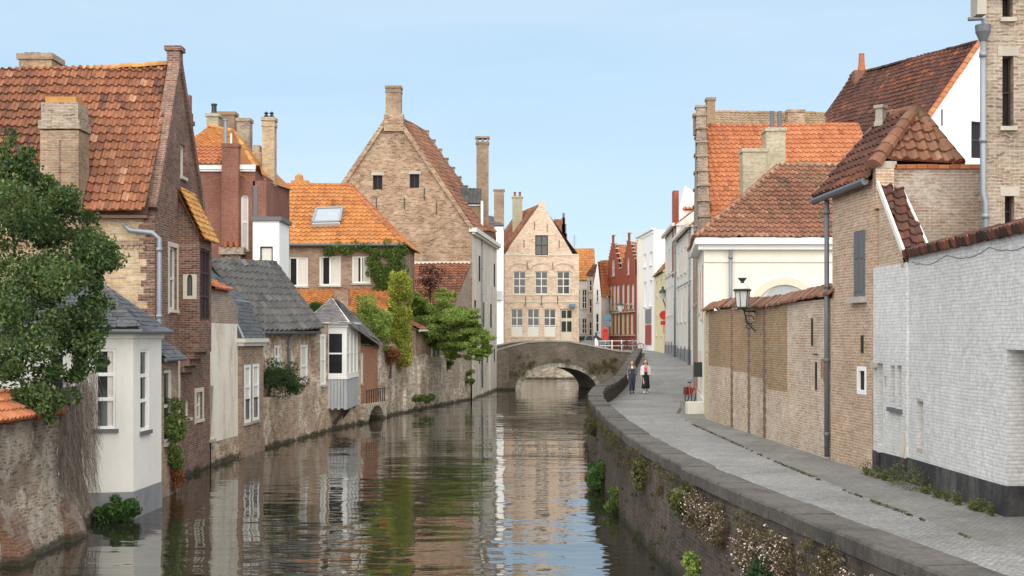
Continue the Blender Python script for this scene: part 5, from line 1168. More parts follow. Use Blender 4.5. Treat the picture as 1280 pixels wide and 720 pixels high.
# red twin gable
tw_ = thing('twin_gable_house', 'deep red brick house with two stepped gables in the far street', 'house', (12.3, 144, 2.9))
f = Fac((XW(759.7, 150.5), 150.5), (XW(794.5, 138), 138)); g = lambda x, y: f.px(x, y); hs = []
cols = ((765, 'l'), (772, 'l'))
for a, b, y0, y1 in ((761.5, 765, 388, 356), (766, 769.5, 388, 356), (770.5, 774, 388, 356), (777, 780.3, 386, 355), (783, 786.5, 386, 355), (789, 792.5, 386, 355), (764.5, 768, 355 - 10, 324), (783.5, 786.5, 343, 322)):
    hs.append(window(tw_, f, f.rect(a, y1, b, y0), 2, 2, 'white_paint', .14, .06, .18, 'pale_stone', curtain=[(0, 1)] if y0 > 350 else None))
for a, b in ((762, 766), (767, 770.5), (771.5, 774.5), (776.5, 780.5), (782, 786), (787.5, 791.5)):
    hs.append(window(tw_, f, f.rect(a, 392, b, 418), 1, 3, 'pale_yellow', .2, .06, .18, None, curtain=[(0, .6)]))
def steps(xa, ya, xm, yt, xb, yb, n):
    L = []
    for k in range(n): x0, x1 = xa + (xm - 1.6 - xa) * k / n, xa + (xm - 1.6 - xa) * (k + 1) / n; y = ya + (yt + 10 - ya) * (k + 1) / n; L += [g(x0 + .001, y), g(x1, y)]
    L += [g(xm - 1.6, yt), g(xm + 1.6, yt)]
    for k in range(n): x0, x1 = xm + 1.6 + (xb - xm - 1.6) * k / n, xm + 1.6 + (xb - xm - 1.6) * (k + 1) / n; y = yt + 10 + (yb - yt - 10) * k / n; L += [g(x0, y), g(x1 - .001, y)]
    return L
top_ = steps(760, 330, 766.5, 295, 776, 342, 6) + steps(776.2, 342, 786.5, 292, 794.5, 328, 6)
mb = MB(); f.wall(mb, [(f.L, 2.2), (0, 2.2)] + top_, hs, .2); pp = [f.p(f.L, 0), f.p(f.L, 0, -8), f.p(0, 0, -8), f.p(0, 0)]; shell(mb, [(p.x, p.y) for p in pp], 2.2, g(790, 345)[1]); mb.build('wall', 'crimson_brick', tw_)
mb = MB()
for i in range(len(top_) - 1):
    a, b = top_[i], top_[i + 1]
    if abs(a[1] - b[1]) < .12 and abs(a[0] - b[0]) > .15: f.slab(mb, min(a[0], b[0]) - .04, max(a[0], b[0]) + .04, a[1] + .002, a[1] + .11, -.3, .08); mb.build('step_coping', 'pale_stone', tw_); mb = MB()
mb = MB()
for x in (764, 769, 773, 778.5, 784, 789.5):
    u, z = g(x, 388); 
    for k in range(6):
        a0, a1 = math.pi * k / 6, math.pi * (k + 1) / 6; P_ = lambda a, R_: f.p(u + R_ * math.cos(a), z - .1 + R_ * math.sin(a), .05); mb.face([P_(a0, .75), P_(a1, .75), P_(a1, .95), P_(a0, .95)])
z0, z1 = g(777, 391)[1], g(777, 389.5)[1]; f.slab(mb, .2, f.L - .2, z0, z1, 0, .08); z0, z1 = g(777, 420)[1], g(777, 418.5)[1]; f.slab(mb, .2, f.L - .2, z0, z1, 0, .08); mb.build('stone_trim', 'pale_stone', tw_)
zv = g(776, 345)[1]
for xm, yt, xl, xr in ((766.5, 300, 760, 776), (786.5, 297, 776, 794.5)):
    um = g(xm, yt)[0]; zt_ = g(xm, yt + 6)[1]; ur, ul = g(xr, 0)[0], g(xl, 0)[0]
    tiles([f.p(ul, zv, -.35), f.p(ul, zv, -8), f.p(um, zt_, -8), f.p(um, zt_, -.35)], 'tile_bright', tw_, 'roof', .3, .36); tiles([f.p(ur, zv, -8), f.p(ur, zv, -.35), f.p(um, zt_, -.35), f.p(um, zt_, -8)], 'tile_bright', tw_, 'roof', .3, .36)

t, f = simple_house('terraced_house', 'tall plain white house with a red brown door beside the red twin gables', (13.42, 137.6), (13.98, 126.1), 2.85, ZW(292, 131), 'bright_render', [(ZW(384, 131), ZW(352, 131)), (ZW(334, 131), ZW(317, 131))], None, depth=5, ncol=3, ww_=1.5, frame='white_paint', curtain=True, rev=.25, bars=(2, 3))
mb = MB(); f.slab(mb, 0, f.L, ZW(292, 131) + .002, ZW(290, 131), -.1, .2)
for k in range(24): f.slab(mb, f.L * k / 24, f.L * (k + .5) / 24, ZW(295.5, 131), ZW(293.5, 131), .0, .12)
mb.build('cornice', 'white_paint', t); r = f.rect(807, 406, 814.5, 431); mb = MB(); f.slab(mb, r[0], r[2], r[1], r[3], .0, .06); mb.build('door', 'door_red', t); 
mb = MB(); f.slab(mb, r[0], r[2], r[3] + .1, r[3] + 1.6, .0, .05); mb.build('fanlight', 'zinc', t); mb = MB(); r = f.rect(798, 391, 802, 430); f.slab(mb, r[0], r[2], r[1] + 1., r[3], .0, .05); mb.build('ground_window', 'zinc', t)
t, f = simple_house('terraced_house', 'low pale yellow house with a steep tiled roof before the white row', (14.0, 125.6), (13.62, 115), 2.8, ZW(343, 120), 'pale_yellow', [(ZW(370, 120), ZW(350, 120)), (ZW(420, 120), ZW(394, 120))], 3.5, 'tile_brown', 6, ncol=2, ww_=1.6, frame='off_white')
t, f = simple_house('terraced_house', 'white tall narrow house end rising behind the low yellow house', (XW(817, 131), 131), (XW(836, 131.5), 131.5), 2.85, ZW(296, 131), 'cream_render', [(ZW(330, 131), ZW(318, 131))], None, depth=4, ncol=1, ww_=.6)
# white row along the right of the lane
for nm, lab, A, B, z1, rowz in (('terraced_house', 'far end house of the white row with tall narrow windows and grey plinth', (13.52, 113), (12.86, 100), 12.9, ((9.6, 11.6), (6.0, 8.4))), ('terraced_house', 'near house of the white row with recessed tall windows and grey plinth', (12.85, 99.95), (12.05, 86.0), 11.6, ((8.8, 10.6), (5.3, 7.8)))):
    f0 = Fac(A, B); t, f = simple_house(nm, lab, A, B, zroad(A[1]), z1, 'grey_render', rowz, 3.2, 'tile_bright', 8, ncol=4, ww_=1.3, frame='off_white', curtain=True, rev=.22)
    mb = MB(); f.slab(mb, 0, f.L, 1.8, zroad((A[1] + B[1]) / 2) + .85, .0, .06); pl = mb.build('plinth', 'grey_paint', t)
    for k in range(4): mb = MB(); u = f.L * (k + .5) / 4; f.slab(mb, u - .3, u + .3, zroad(B[1]) + .25, zroad(B[1]) + 1.2, .055, .065); mb.build('cellar_window', 'dark_paint', t)
    mb = MB(); f.slab(mb, -.1, f.L + .1, z1 - .02, z1 + .22, .16, .4); f.slab(mb, 0, f.L, z1 - 3.6, z1 - 3.45, .003, .07); mb.build('cornice', 'off_white', t)
    downpipe(t, [f.p(f.L - .3, z1, .12), f.p(f.L - .3, zroad(B[1]), .12)], .07)
t = thing('white_gable', 'tall white gable with orange roof and a red brown chimney behind the white row', 'house', (14, 101, 3))
mb = MB(); d = 101; mb.face([V(XW(849, d), d, 3), V(XW(900, d), d, 3), V(XW(900, d), d, ZW(262, d)), V(XW(856, d), d, ZW(232, d)), V(XW(849, d), d, ZW(262, d))]); mb.build('wall', 'bright_render', t)
tiles([V(XW(853, d), d - .2, ZW(262, d)), V(XW(870, d), d - .2, ZW(262, d)), V(XW(870, d + 2), d + 2, ZW(238, d + 2)), V(XW(855, d + 2), d + 2, ZW(238, d + 2))], 'tile_bright', t, 'roof', .3, .36)
mb = MB(); mb.box(XW(842, 103), XW(848.5, 103), 103, 104, 9, ZW(238, 103)); mb.build('chimney', 'crimson_brick', t)

# ================================================================ RIGHT SIDE OF THE LANE
# ---------------------------------------------------------------- white walled house with black plinth
wn2 = thing('whitewashed_house', 'whitewashed brick house front with a black plinth and narrow slots beside the lane', 'house', (9, 24, 1.15))
f = Fac((8.15, 26.3), (8.27, 14.0)); f1 = Fac((8.0, 28.35), (8.12, 26.36)); ug = f.px(1258, 500)[0]; zl = 3.95
f.L = (Vector((8.27, 14.0)) - f.A).length
def slot(fac, q): r = fac.rect(*q); return r
s1 = f.rect(1146.5, 497, 1154, 565)
s2, s3 = f1.rect(1113, 457, 1118.5, 509), f1.rect(1121, 457, 1127, 511); s4 = f1.rect(1096.5, 454, 1103.5, 557); s5 = f1.rect(1105.5, 470, 1108, 485)
garage = (ug, 1.0, ug + 2.9, zl)
hs = [[(s1[0], s1[1]), (s1[2], s1[1] + .05), (s1[2], s1[3] - .06), (s1[0], s1[3])]]
mb = MB()
f.wall(mb, [(0, 1.66), (ug, 1.69), (ug, zl), (ug + 2.9, zl), (ug + 2.9, 1.69), (f.L, 1.69), (f.L, 5.93), (0, 5.84)], hs, .16)
f1.wall(mb, rectpoly(0, f1.L, 1.64, 5.7), [rc(s2), rc(s3), rc(s4), rc(s5)], .14)
for u in (ug, ug + 2.9): mb.face([f.p(u, 1.69), f.p(u, zl), f.p(u, zl, -1.1), f.p(u, 1.69, -1.1)])
mb.face([f.p(ug, zl), f.p(ug + 2.9, zl), f.p(ug + 2.9, zl, -1.1), f.p(ug, zl, -1.1)])
mb.face([f1.p(f1.L, 1.67), f1.p(f1.L, 5.7), f.p(0, 5.7, 0), f.p(0, 1.67, 0)]); mb.face([f1.p(0, 5.7), f1.p(f1.L, 5.7), f1.p(f1.L, 5.7, -.5), f1.p(0, 5.7, -.5)])
for fac, s in ((f, s1), (f1, s2), (f1, s3), (f1, s4), (f1, s5)): fac.slab(mb, s[0] - .02, s[2] + .02, s[1] - .02, s[3] + .02, -.2, -.155 if fac is f else -.137)
mb.build('wall', 'white_brick', wn2)
mb = MB(); f.slab(mb, -.05, ug, .9, 1.685, -.3, .03); f1.slab(mb, .55, f1.L, .9, 1.66, -.3, .025); mb.face([f.p(ug + .003, .9, .03), f.p(ug + .003, 1.685, .03), f.p(ug + .003, 1.685, -1.1), f.p(ug + .003, .9, -1.1)]); 
f1.slab(mb, .0, .22, .9, 1.66, -.3, .02); mb.build('plinth', 'black_plinth', wn2)
mb = MB(); f1.slab(mb, .221, .549, .9, 1.62, -.25, -.2); mb.build('cellar_door', 'dark_paint', wn2)
mb = MB(); f.slab(mb, ug + .02, ug + 2.88, 1.1, zl - .02, -1.08, -1.0); mb.build('gate', 'dark_wood', wn2)
for s in (s2, s3): mb = MB(); f1.slab(mb, s[0] - .05, s[2] + .05, s[1] - .09, s[1] - .002, -.1, .07); mb.build('sill', 'lead', wn2)
for fac, a in ((f, (s1[0], s1[2], s1[1] + .0, s1[1] + .07, -.15, .01)), (f, (s1[0], s1[2], s1[3] - .07, s1[3] - .01, -.15, .012)), (f1, (.06, .3, s4[3] - .1, s4[3] + .02, 0, .1))): mb = MB(); fac.slab(mb, *a); mb.build('slot_stone', 'stone', wn2)
# dark tile coping, ragged edge
mb = MB(); u = -.05
while u < f.L:
    z = 5.86 + .09 * u / f.L + rnd.gauss(0, .008); w_ = .17; mb.tube([f.p(u + w_ / 2, z + .0, .12), f.p(u + w_ / 2, z + .24, -.7)], [.095, .085], 8, rnd.random()); u += w_
mb.build('tile_coping', 'tile_dark', wn2)
mb = MB(); mb.face([f.p(-.05, 5.84, .05), f.p(f.L, 5.93, .05), f.p(f.L, 6.15, -.75), f.p(-.05, 6.05, -.75)]); mb.face([f.p(-.05, 6.05, -.75), f.p(f.L, 6.15, -.75), f.p(f.L, 5.0, -4), f.p(-.05, 5.0, -4)]); mb.build('roof', 'tile_dark', wn2)
mb = MB()
for k in range(26):   # a long crack under the coping
    a = f.p(.2 + k * .23, 5.70 - .12 * abs(math.sin(k * .35)) + rnd.gauss(0, .012), .004); b = f.p(.2 + (k + 1) * .23, 5.70 - .12 * abs(math.sin((k + 1) * .35)), .004); mb.bar(a, b, .006, .012)
mb.build('crack', 'lead', wn2)
sp = [(1124, 560), (1125.5, 552), (1127, 545), (1129, 541), (1130.6, 541), (1131.5, 555), (1130.5, 566), (1129.5, 573), (1127, 574), (1125, 568)]
mb = MB(); mb.face([f1.p(*f1.px(x, y), .006) for x, y in sp]); mb.build('bare_patch', 'pale_stone', wn2)

# ---------------------------------------------------------------- brick house with the hipped roof
bk = thing('brick_house', 'narrow brick house with hipped dark red roof and a grey shuttered window', 'house', (9.2, 30, 1.15))
f = Fac((7.76, 31.0), (8.0, 28.38)); ze = 7.66
r1, r2 = f.rect(1068, 288, 1081.5, 371), f.rect(1071.5, 458, 1083, 493)
hs = [window(bk, f, r1, 2, 1, 'dark_wood', .05, .03, .12, None, pane='black'), window(bk, f, r2, 1, 1, 'white_paint', .1, .03, .06, None, pane='black')]
mb = MB(); f.wall(mb, rectpoly(0, f.L, .9, ze), hs, .14); fr = Fac((8.0, 28.38), (10.6, 28.38))
fr.wall(mb, rectpoly(0, fr.L, 3.0, 7.9)); mb.face([(10.6, 28.38, 3), (10.6, 31, 3), (10.6, 31, ze), (10.6, 28.38, ze)]); mb.face([(7.76, 31, .9), (10.6, 31, .9), (10.6, 31, ze), (7.76, 31, ze)])
mb.box(8.02, 8.42, 28.2, 28.37, 7.0, 7.89)
mb.build('wall', 'house_brick', bk)
mb = MB(); fr.slab(mb, .45, fr.L, 3.2, 7.88, .0, .05); mb.build('front_wall', 'old_brick', bk)
mb = MB()
for k in range(int((fr.L - .45) / .24)): u = .47 + k * .24; fr.slab(mb, u, u + .228, 7.885, 7.98 + rnd.gauss(0, .004), -.2, .10, rnd.random())
mb.build('orange_coping', 'tile_bright', bk)
for s in (r1,):
    mb = MB(); w_ = (s[2] - s[0]) / 2
    for u0 in (s[0] + .01, s[0] + w_ + .01):
        f.slab(mb, u0, u0 + w_ - .02, s[1] + .01, s[3] - .01, -.03, .02)
        for k in range(2): f.slab(mb, u0 + .06, u0 + w_ - .08, s[1] + .12 + k * (s[3] - s[1]) / 2, s[1] + (s[3] - s[1]) / 2 * (k + 1) - .1, .021, .035)
    mb.build('shutter', 'lead', bk); mb = MB(); f.slab(mb, s[0] - .12, s[2] + .12, s[1] - .14, s[1] - .003, -.05, .14); mb.build('stone_sill', 'stone', bk)
mb = MB(); p = f.px(1079, 430); f.slab(mb, p[0] - .03, p[0] + .03, p[1] - .2, p[1] + .2, 0, .05); mb.build('wall_anchor', 'dark_paint', bk)
A0, A1 = V(9.42, 29.85, 9.46), V(9.42, 32.2, 9.75)
EL0, EL1, EF1 = V(7.55, 31.9, ze - .02), V(7.86, 28.2, ze + .05), V(10.0, 28.62, 8.06)
tiles([EL0, EL1, A0, A1], 'tile_dark', bk, 'roof', .25, .33, .07, .05)
tiles([EL1 + V(.45, .38, .42), EF1, A0], 'tile_brown', bk, 'roof', .26, .33, .07, .05)
mb = MB(); mb.face([EF1, V(10.5, 31.9, 7.9), A1, A0]); mb.face([EL0, A1, V(10.5, 31.9, 7.9)]); mb.build('roof', 'tile_dark', bk)
mb = MB(); ridge(mb, EL1 + V(.1, 0, .3), A0 + V(0, 0, .05), .17); ridge(mb, EF1 + V(0, 0, .02), A0 + V(0, 0, .05), .16); ridge(mb, A1, A0, .15); ridge(mb, EL0 + V(0, .02, .05), A1 + V(0, .02, .05), .12); mb.build('ridge', 'tile_brown', bk)
mb = MB(); mb.tube([EL0 + V(-.03, 0, -.09), EL1 + V(-.06, .1, -.1)], .085, 8); mb.build('gutter', 'lead', bk)
mb = MB(); mb.lathe((XW(1101, 31.5), 31.5, ZW(158, 31.5)), [(.17, 0), (.17, .1), (.14, .12), (.13, .42), (.18, .44), (.18, .52)], 4); mb.build('chimney_pot', 'stone', bk)
mb = MB(); fr.slab(mb, .0, .5, 7.9, 8.05, -.1, .1); mb.build('corner_cap', 'stone', bk)
downpipe(bk, [V(7.66, 31.15, 7.5), V(7.66, 31.15, 1.25)], .06, 'lead')
# the steep tiled lean-to between brick house and white wall
l0, l1 = V(8.1, 28.3, 7.55), V(8.2, 26.6, 5.82)
mb = MB(); 
for (a, b) in (((8.06, 28.3, 7.62), (8.13, 26.5, 5.85)), ((8.62, 28.3, 7.4), (8.75, 26.5, 5.7))): mb.bar(a, b, .05, .12)
lp = thing('lean_to', 'narrow tiled lean-to strip with white edges above the whitewashed wall', 'lean-to roof', (8.4, 27.4, 5.8))
tiles([V(8.14, 26.5, 5.8), V(8.72, 26.5, 5.66), V(8.6, 28.32, 7.36), V(8.1, 28.32, 7.56)], 'tile_dark', lp, 'tile_strip', .29, .3, .09, .04); mb.build('verge_board', 'white_render', lp)
mb = MB(); mb.face([(8.1, 26.5, 5.6), (8.1, 28.3, 5.6), (8.1, 28.3, 7.5), (8.1, 26.5, 5.75)]); mb.face([(8.75, 26.5, 5.6), (8.75, 28.3, 5.6), (8.62, 28.3, 7.3), (8.75, 26.5, 5.65)]); mb.build('side_wall', 'house_brick', lp)

# ---------------------------------------------------------------- stone tower house
st = thing('tall_brick_house', 'tall rough grey brown brick house with slit windows at the end of the lane', 'house', (12, 28, 1.15))
f = Fac((9.98, 27.0), (15, 27.0)); hs = []
for q in ((1253, 70, 1267, 158), (1256, 245, 1268, 282), (1253, -35, 1266, 22)): 
    r = f.rect(*q); hs.append(window(st, f, r, 1, 2, 'dark_wood', .04, .02, .25, 'stone', lintel='stone', pane='black'))
mb = MB(); f.wall(mb, rectpoly(0, f.L, 1, 14.2), hs, .28); shell(mb, [(15, 27), (18, 36), (13.7, 36), (9.98, 27)], 1, 14.2); mb.build('wall', 'tower_brick', st)
mb = MB(); f.slab(mb, -.12, f.L, 11.35, 11.5, 0.002, .1); f.slab(mb, -.2, -.002, 10.95, 11.5, -.3, .1); mb.build('string_course', 'stone', st)
mb = MB(); mb.hexa([(9.85, 26.8, 14.2), (15.2, 26.8, 14.2), (18.2, 36.2, 14.2), (13.5, 36.2, 14.2), (12.4, 26.8, 18.5), (12.6, 26.8, 18.5), (15.9, 36.2, 18.5), (15.7, 36.2, 18.5)]); mb.build('roof', 'tile_dark', st)
downpipe(st, [V(9.91, 26.93, 10.4), V(9.91, 26.93, 7.2), V(9.95, 26.9, 7.0), V(9.95, 26.9, 5.0)], .065, 'zinc')
mb = MB(); mb.lathe((9.91, 26.93, 10.38), [(.07, 0), (.16, .2), (.17, .34), (.15, .35)], 10); mb.tube([(9.6, 26.93, 10.85), (9.91, 26.93, 10.85), (9.91, 26.93, 10.5)], .045, 8); mb.build('rain_hopper', 'lead', st)

# ---------------------------------------------------------------- brick garden wall along the lane
bw = thing('brick_garden_wall', 'long patched brick wall with three darker pilasters and an orange tile coping', 'wall', (7.4, 39, 1.15))
f = Fac((7.11, 47.0), (7.75, 31.05)); zt = 5.1
mb = MB(); f.wall(mb, rectpoly(0, f.L, .9, zt), back=.36); mb.build('wall', 'wall_brick', bw)
uu = f.px(886, 430)[0], f.px(915, 430)[0] - .18, f.px(915, 430)[0] + .18, f.px(936.5, 430)[0] - .18, f.px(936.5, 430)[0] + .18, f.px(956, 430)[0] - .18, f.px(956, 430)[0] + .18, f.px(984, 430)[0]
for k in range(4): mb = MB(); f.slab(mb, uu[2 * k], uu[2 * k + 1], (3.15, 3.05, 2.95, 2.65)[k], zt - .02, -.02, .006); mb.build('brown_panel', 'brown_panel', bw)
mb = MB()
for px in (915, 936.5, 956):
    u = f.px(px, 450)[0]
    for k in range(28): w_ = .20 if k % 2 else .34; f.slab(mb, u - w_ / 2, u + w_ / 2, 1.1 + k * .142, 1.1 + k * .142 + .135, .0, .022)
mb.build('pilaster', 'pilaster_brick', bw)
mb = MB(); u = -.1
while u < f.L + .05:
    t_ = rnd.random(); z = zt + .01 + .06 * math.sin(u * .5) + rnd.gauss(0, .012); o_ = .13 + rnd.gauss(0, .015)
    mb.hexa([f.p(u, z, o_), f.p(u + .215, z, o_), f.p(u + .215, z + .27, -.2), f.p(u, z + .27, -.2), f.p(u, z + .06, o_), f.p(u + .215, z + .06, o_), f.p(u + .215, z + .33, -.2), f.p(u, z + .33, -.2)], t_)
    mb.hexa([f.p(u, z, -.5), f.p(u + .215, z, -.5), f.p(u + .215, z + .27, -.2), f.p(u, z + .27, -.2), f.p(u, z + .05, -.5), f.p(u + .215, z + .05, -.5), f.p(u + .215, z + .32, -.2), f.p(u, z + .32, -.2)], t_); u += .22
mb.build('tile_coping', 'tile_brown', bw)
mb = MB()
for px, py in ((1016, 415), (1021, 470)):
    u, z = f.px(px, py); f.slab(mb, u - .03, u + .03, z - .35, z + .35, .0, .04); mb.build('wall_anchor', 'dark_paint', bw); mb = MB()
u, z = f.px(1021, 460); mb.tube([f.p(u - .15, z + .35, .05), f.p(u + .2, z + .35, .05)], .02, 6); mb.build('iron_hook', 'dark_paint', bw)
mb = MB(); u, z = f.px(1031, 463); f.slab(mb, u - .16, u + .12, z - .2, z + .28, .0, .06); mb.build('brick_box', 'orange_brick', bw)
# lantern on its bracket
lb = f.px(945, 402); P = f.p(lb[0], 4.55)
lan = thing('wall_lantern', 'old wall lantern with milky glass on a curly iron bracket above the brick wall', 'lantern', tuple(P))
c = V(XW(928, 38.4), 38.4, ZW(384, 38.4))
mb = MB(); mb.lathe(tuple(c), [(.15, 0), (.17, .02), (.22, .48), (.215, .49)], 6); mb.build('glass_body', 'milk_glass', lan)
mb = MB()
for k in range(6): a = 2 * math.pi * (k + .0) / 6; mb.bar(c + V(.17 * math.cos(a), .17 * math.sin(a), 0), c + V(.225 * math.cos(a), .225 * math.sin(a), .48), .02, .02)
mb.lathe((c.x, c.y, c.z + .48), [(.27, 0), (.28, .04), (.24, .07)], 12); mb.lathe((c.x, c.y, c.z - .06), [(.1, 0), (.2, .05), (.18, .06)], 6); mb.build('frame', 'green_black', lan)
mb = MB(); mb.lathe((c.x, c.y, c.z + .55), [(.23, 0), (.18, .07), (.11, .14), (.07, .17)], 12); hd = mb.build('dome', 'off_white', lan); mb = MB(); mb.lathe((c.x, c.y, c.z + .72), [(.06, 0), (.05, .04), (.14, .15), (.13, .16)], 8); mb.build('finial', 'green_black', hd)
mb = MB(); q = f.p(lb[0], 4.55, .02); mb.tube([f.p(lb[0] - .1, 4.95, .02), c + V(.1, 0, -.12), c + V(0, 0, -.05)], .03, 6); mb.tube([f.p(lb[0], 4.35, .03), f.p(lb[0] - .05, 4.6, .25), c + V(.05, .0, -.12)], .022, 6)
for k, r_ in ((0, .14), (1, .09)): cc = f.p(lb[0] - .02, 4.7 - .2 * k, .2); mb.tube([cc + V(r_ * math.cos(a * .7), 0, r_ * math.sin(a * .7)) for a in range(9)], .016, 5)
mb.build('bracket', 'green_black', lan)

# ---------------------------------------------------------------- cream house with the hip roof
ch_ = thing('cream_house', 'cream rendered house with a brown hipped roof and a blind arch behind the brick wall', 'house', (10, 54, 1.15))
f = Fac((7.5, 50), (15, 50)); ze = 7.78
mb = MB(); f.wall(mb, rectpoly(0, f.L, .9, ze)); f2 = Fac((8.45, 58.2), (7.5, 50))
rr = [(.9, 5.2, 1.7, 7.0), (3.2, 5.2, 4.0, 7.0), (5.9, 4.9, 6.9, 7.1), (1., 1.9, 1.8, 3.6), (3.4, 1.9, 4.2, 3.6)]
hs = [window(ch_, f2, r, 2, 3, 'door_red', .08, .04, .08, 'stone', curtain=[(0, 1)] if i == 2 else None) for i, r in enumerate(rr)]
f2.wall(mb, rectpoly(0, f2.L, .9, ze), hs, .12); shell(mb, [(15, 50), (15, 58.2)], .9, ze); mb.build('wall', 'cream_render', ch_)
f3 = Fac((7.5, 49.98), (7.12, 47.02)); mb = MB(); f3.wall(mb, rectpoly(0, f3.L, .9, 5.25), back=.3); mb.build('yellow_pier', 'yellow_render', ch_)
mb = MB(); f2.slab(mb, 0, f2.L, .95, 1.75, .0, .05); mb.build('plinth', 'grey_render', ch_)
mb = MB(); f.slab(mb, -.35, f.L, ze, ze + .26, -.2, .34); f.slab(mb, -.25, f.L, ze - .2, ze - .003, .002, .2); f2.slab(mb, 0, f2.L + .3, ze + .002, ze + .262, -.2, .36); mb.build('cornice', 'white_paint', ch_)
mb = MB(); f.slab(mb, 0, f.L, ze - .68, ze - .62, .002, .05); mb.build('string_course', 'cream_render', ch_)
downpipe(ch_, [f.p(f.px(912.5, 330)[0], ze - .2, .12), f.p(f.px(912.5, 330)[0], 3, .12)], .07)
zr_ = ZW(206, 54.3); R0, R1 = V(XW(976, 54.3), 54.3, zr_), V(15.5, 54.3, zr_)
tiles([V(7.1, 49.7, ze + .27), V(15.2, 49.7, ze + .27), R1, R0], 'tile_brown', ch_, 'roof', .25, .345, .07, .05)
tiles([V(8.1, 58.5, ze + .27), V(7.1, 49.7, ze + .27), R0], 'tile_brown', ch_, 'roof', .25, .345, .07, .05)
mb = MB(); mb.face([R0, R1, V(15.2, 58.5, ze), V(8.1, 58.5, ze)]); mb.build('roof', 'tile_brown', ch_)
mb = MB(); ridge(mb, V(7.15, 49.75, ze + .3), R0, .15, t0=.85); mb.build('ridge', 'tile_brown', ch_); mb = MB(); ridge(mb, R0, R1, .14); mb.build('ridge', 'tile_lichen', ch_)
am, az = f.px(980, 381); az = 5.15
mb = MB(); 
for k in range(20):
    a0, a1 = math.pi * k / 20, math.pi * (k + 1) / 20; P_ = lambda a, R_, o: f.p(am + R_ * math.cos(a), az + R_ * .95 * math.sin(a), o); mb.hexa([P_(a0, 1.12, .1), P_(a1, 1.12, .1), P_(a1, 1.12, .002), P_(a0, 1.12, .002), P_(a0, 1.42, .1), P_(a1, 1.42, .1), P_(a1, 1.42, .002), P_(a0, 1.42, .002)])
mb.build('arch_moulding', 'shaded_cream', ch_)
mb = MB(); mb.face([f.p(am + .9 * math.cos(math.pi * k / 16), az + 1.02 * math.sin(math.pi * k / 16), .03) for k in range(17)]); mb.build('arch_window', 'grey_board', ch_)
chim(ch_, 958, 982, 161, 245, 56.5, 'cream_brick', .9, cap=.05, bands=1); chim(ch_, 928.5, 958, 187, 250, 56.4, 'cream_brick', .8, cap=.05, bands=1)
for px in (965, 974.5):
    c = W(px, 161, 56.9); mb = MB(); mb.tube([c, c + V(0, 0, .78)], .1, 10); mb.build('flue_pipe', 'lead', ch_)
mb = MB(); p = f2.p(f2.L - 2.2, 2.9, .16); mb.box(p.x - .16, p.x + .16, p.y - .2, p.y + .2, 2.55, 3.15); mb.build('meter_box', 'dark_paint', ch_)
mb = MB(); p = f2.p(f2.L - .35, 1.4, .35); mb.box(p.x - .32, p.x + .32, p.y - .35, p.y + .35, 1.1, 1.62); tag(mb.build('stone_block', 'grey_render', loc=(p.x, p.y, 1.15)), 'pale stone block standing at the corner of the cream house', 'bollard')

# ---------------------------------------------------------------- stepped gable house
sg = thing('step_gable_house', 'house with a crow stepped grey gable and a broad bright orange pantile roof', 'house', (13, 66, 1.2))
f = Fac((10.5, 74.3), (8.55, 58.3)); zp = 15.1; um = f.L * .505; ze = 8.2
stp = []; ns = 9
for k in range(ns): u0, u1 = um * k / ns, um * (k + 1) / ns; z = ze + .7 + (zp - ze) * k / (ns - .6); stp += [(u0 + .001, z), (u1, z)]
stp[-1] = (um - .35, stp[-1][1]); stp += [(um - .35, zp + .9), (um + .35, zp + .9)]
for k in range(ns): u0, u1 = um + (f.L - um) * k / ns, um + (f.L - um) * (k + 1) / ns; z = ze + .7 + (zp - ze) * (ns - 1 - k) / (ns - .6); stp += [(max(u0, um + .35), z), (u1 - .001, z)]
hs = [window(sg, f, (u - .5, z0, u + .5, z1), 2, 3, 'door_red', .09, .045, .12, 'stone') for u, z0, z1 in ((2.5, 2.8, 4.6), (6, 2.8, 4.6), (10, 2.8, 4.6), (13.5, 2.6, 4.4), (2.5, 5.9, 7.8), (6, 5.9, 7.8), (10, 5.9, 7.8), (13.5, 5.9, 7.8), (7, 9.8, 11.6), (10, 9.8, 11.6))]
mb = MB(); f.wall(mb, [(f.L, .9), (0, .9)] + stp, hs, .15)
for a, b in zip(stp, stp[1:]): mb.face([f.p(*a), f.p(*b), f.p(*b, -.5), f.p(*a, -.5)])
mb.face([f.p(u, z, -.5) for u, z in [(f.L, ze)] + stp[::-1] + [(0, ze)]]); shell(mb, [(8.55, 58.3), (18, 58.3), (18, 74.3), (10.5, 74.3)], .9, ze); mb.build('gable_wall', 'tower_brick', sg)
mb = MB()
for a, b in zip(stp, stp[1:]):
    if abs(a[1] - b[1]) < .01 and b[0] > a[0]: f.slab(mb, a[0] - .08, b[0] + .08, a[1] + .002, a[1] + .10, -.55, .06); mb.build('step_coping', 'tower_brick', sg); mb = MB()
R0, R1 = f.p(um, zp, -.5), V(XW(1073, 66), 66, zp + .05)
tiles([V(8.95, 58.2, ze), V(18.0, 58.2, ze), R1, R0], 'tile_bright', sg, 'roof', .27, .41, .07, .05, sag=.02)
mb = MB(); mb.face([R0, R1, V(18, 74.4, ze), V(10.9, 74.4, ze)]); mb.face([R1, V(18, 74.4, ze), V(18, 58.2, ze)]); mb.build('roof', 'tile_bright', sg)
mb = MB(); ridge(mb, R0, R1, .14); mb.build('ridge', 'tile_bright', sg)
chim(sg, 884, 894, 123, 165, 71.5, 'tile_lichen', .6, cap=.05); chim(sg, 868, 876, 143, 168, 65.9, 'tile_lichen', .5, cap=.04)
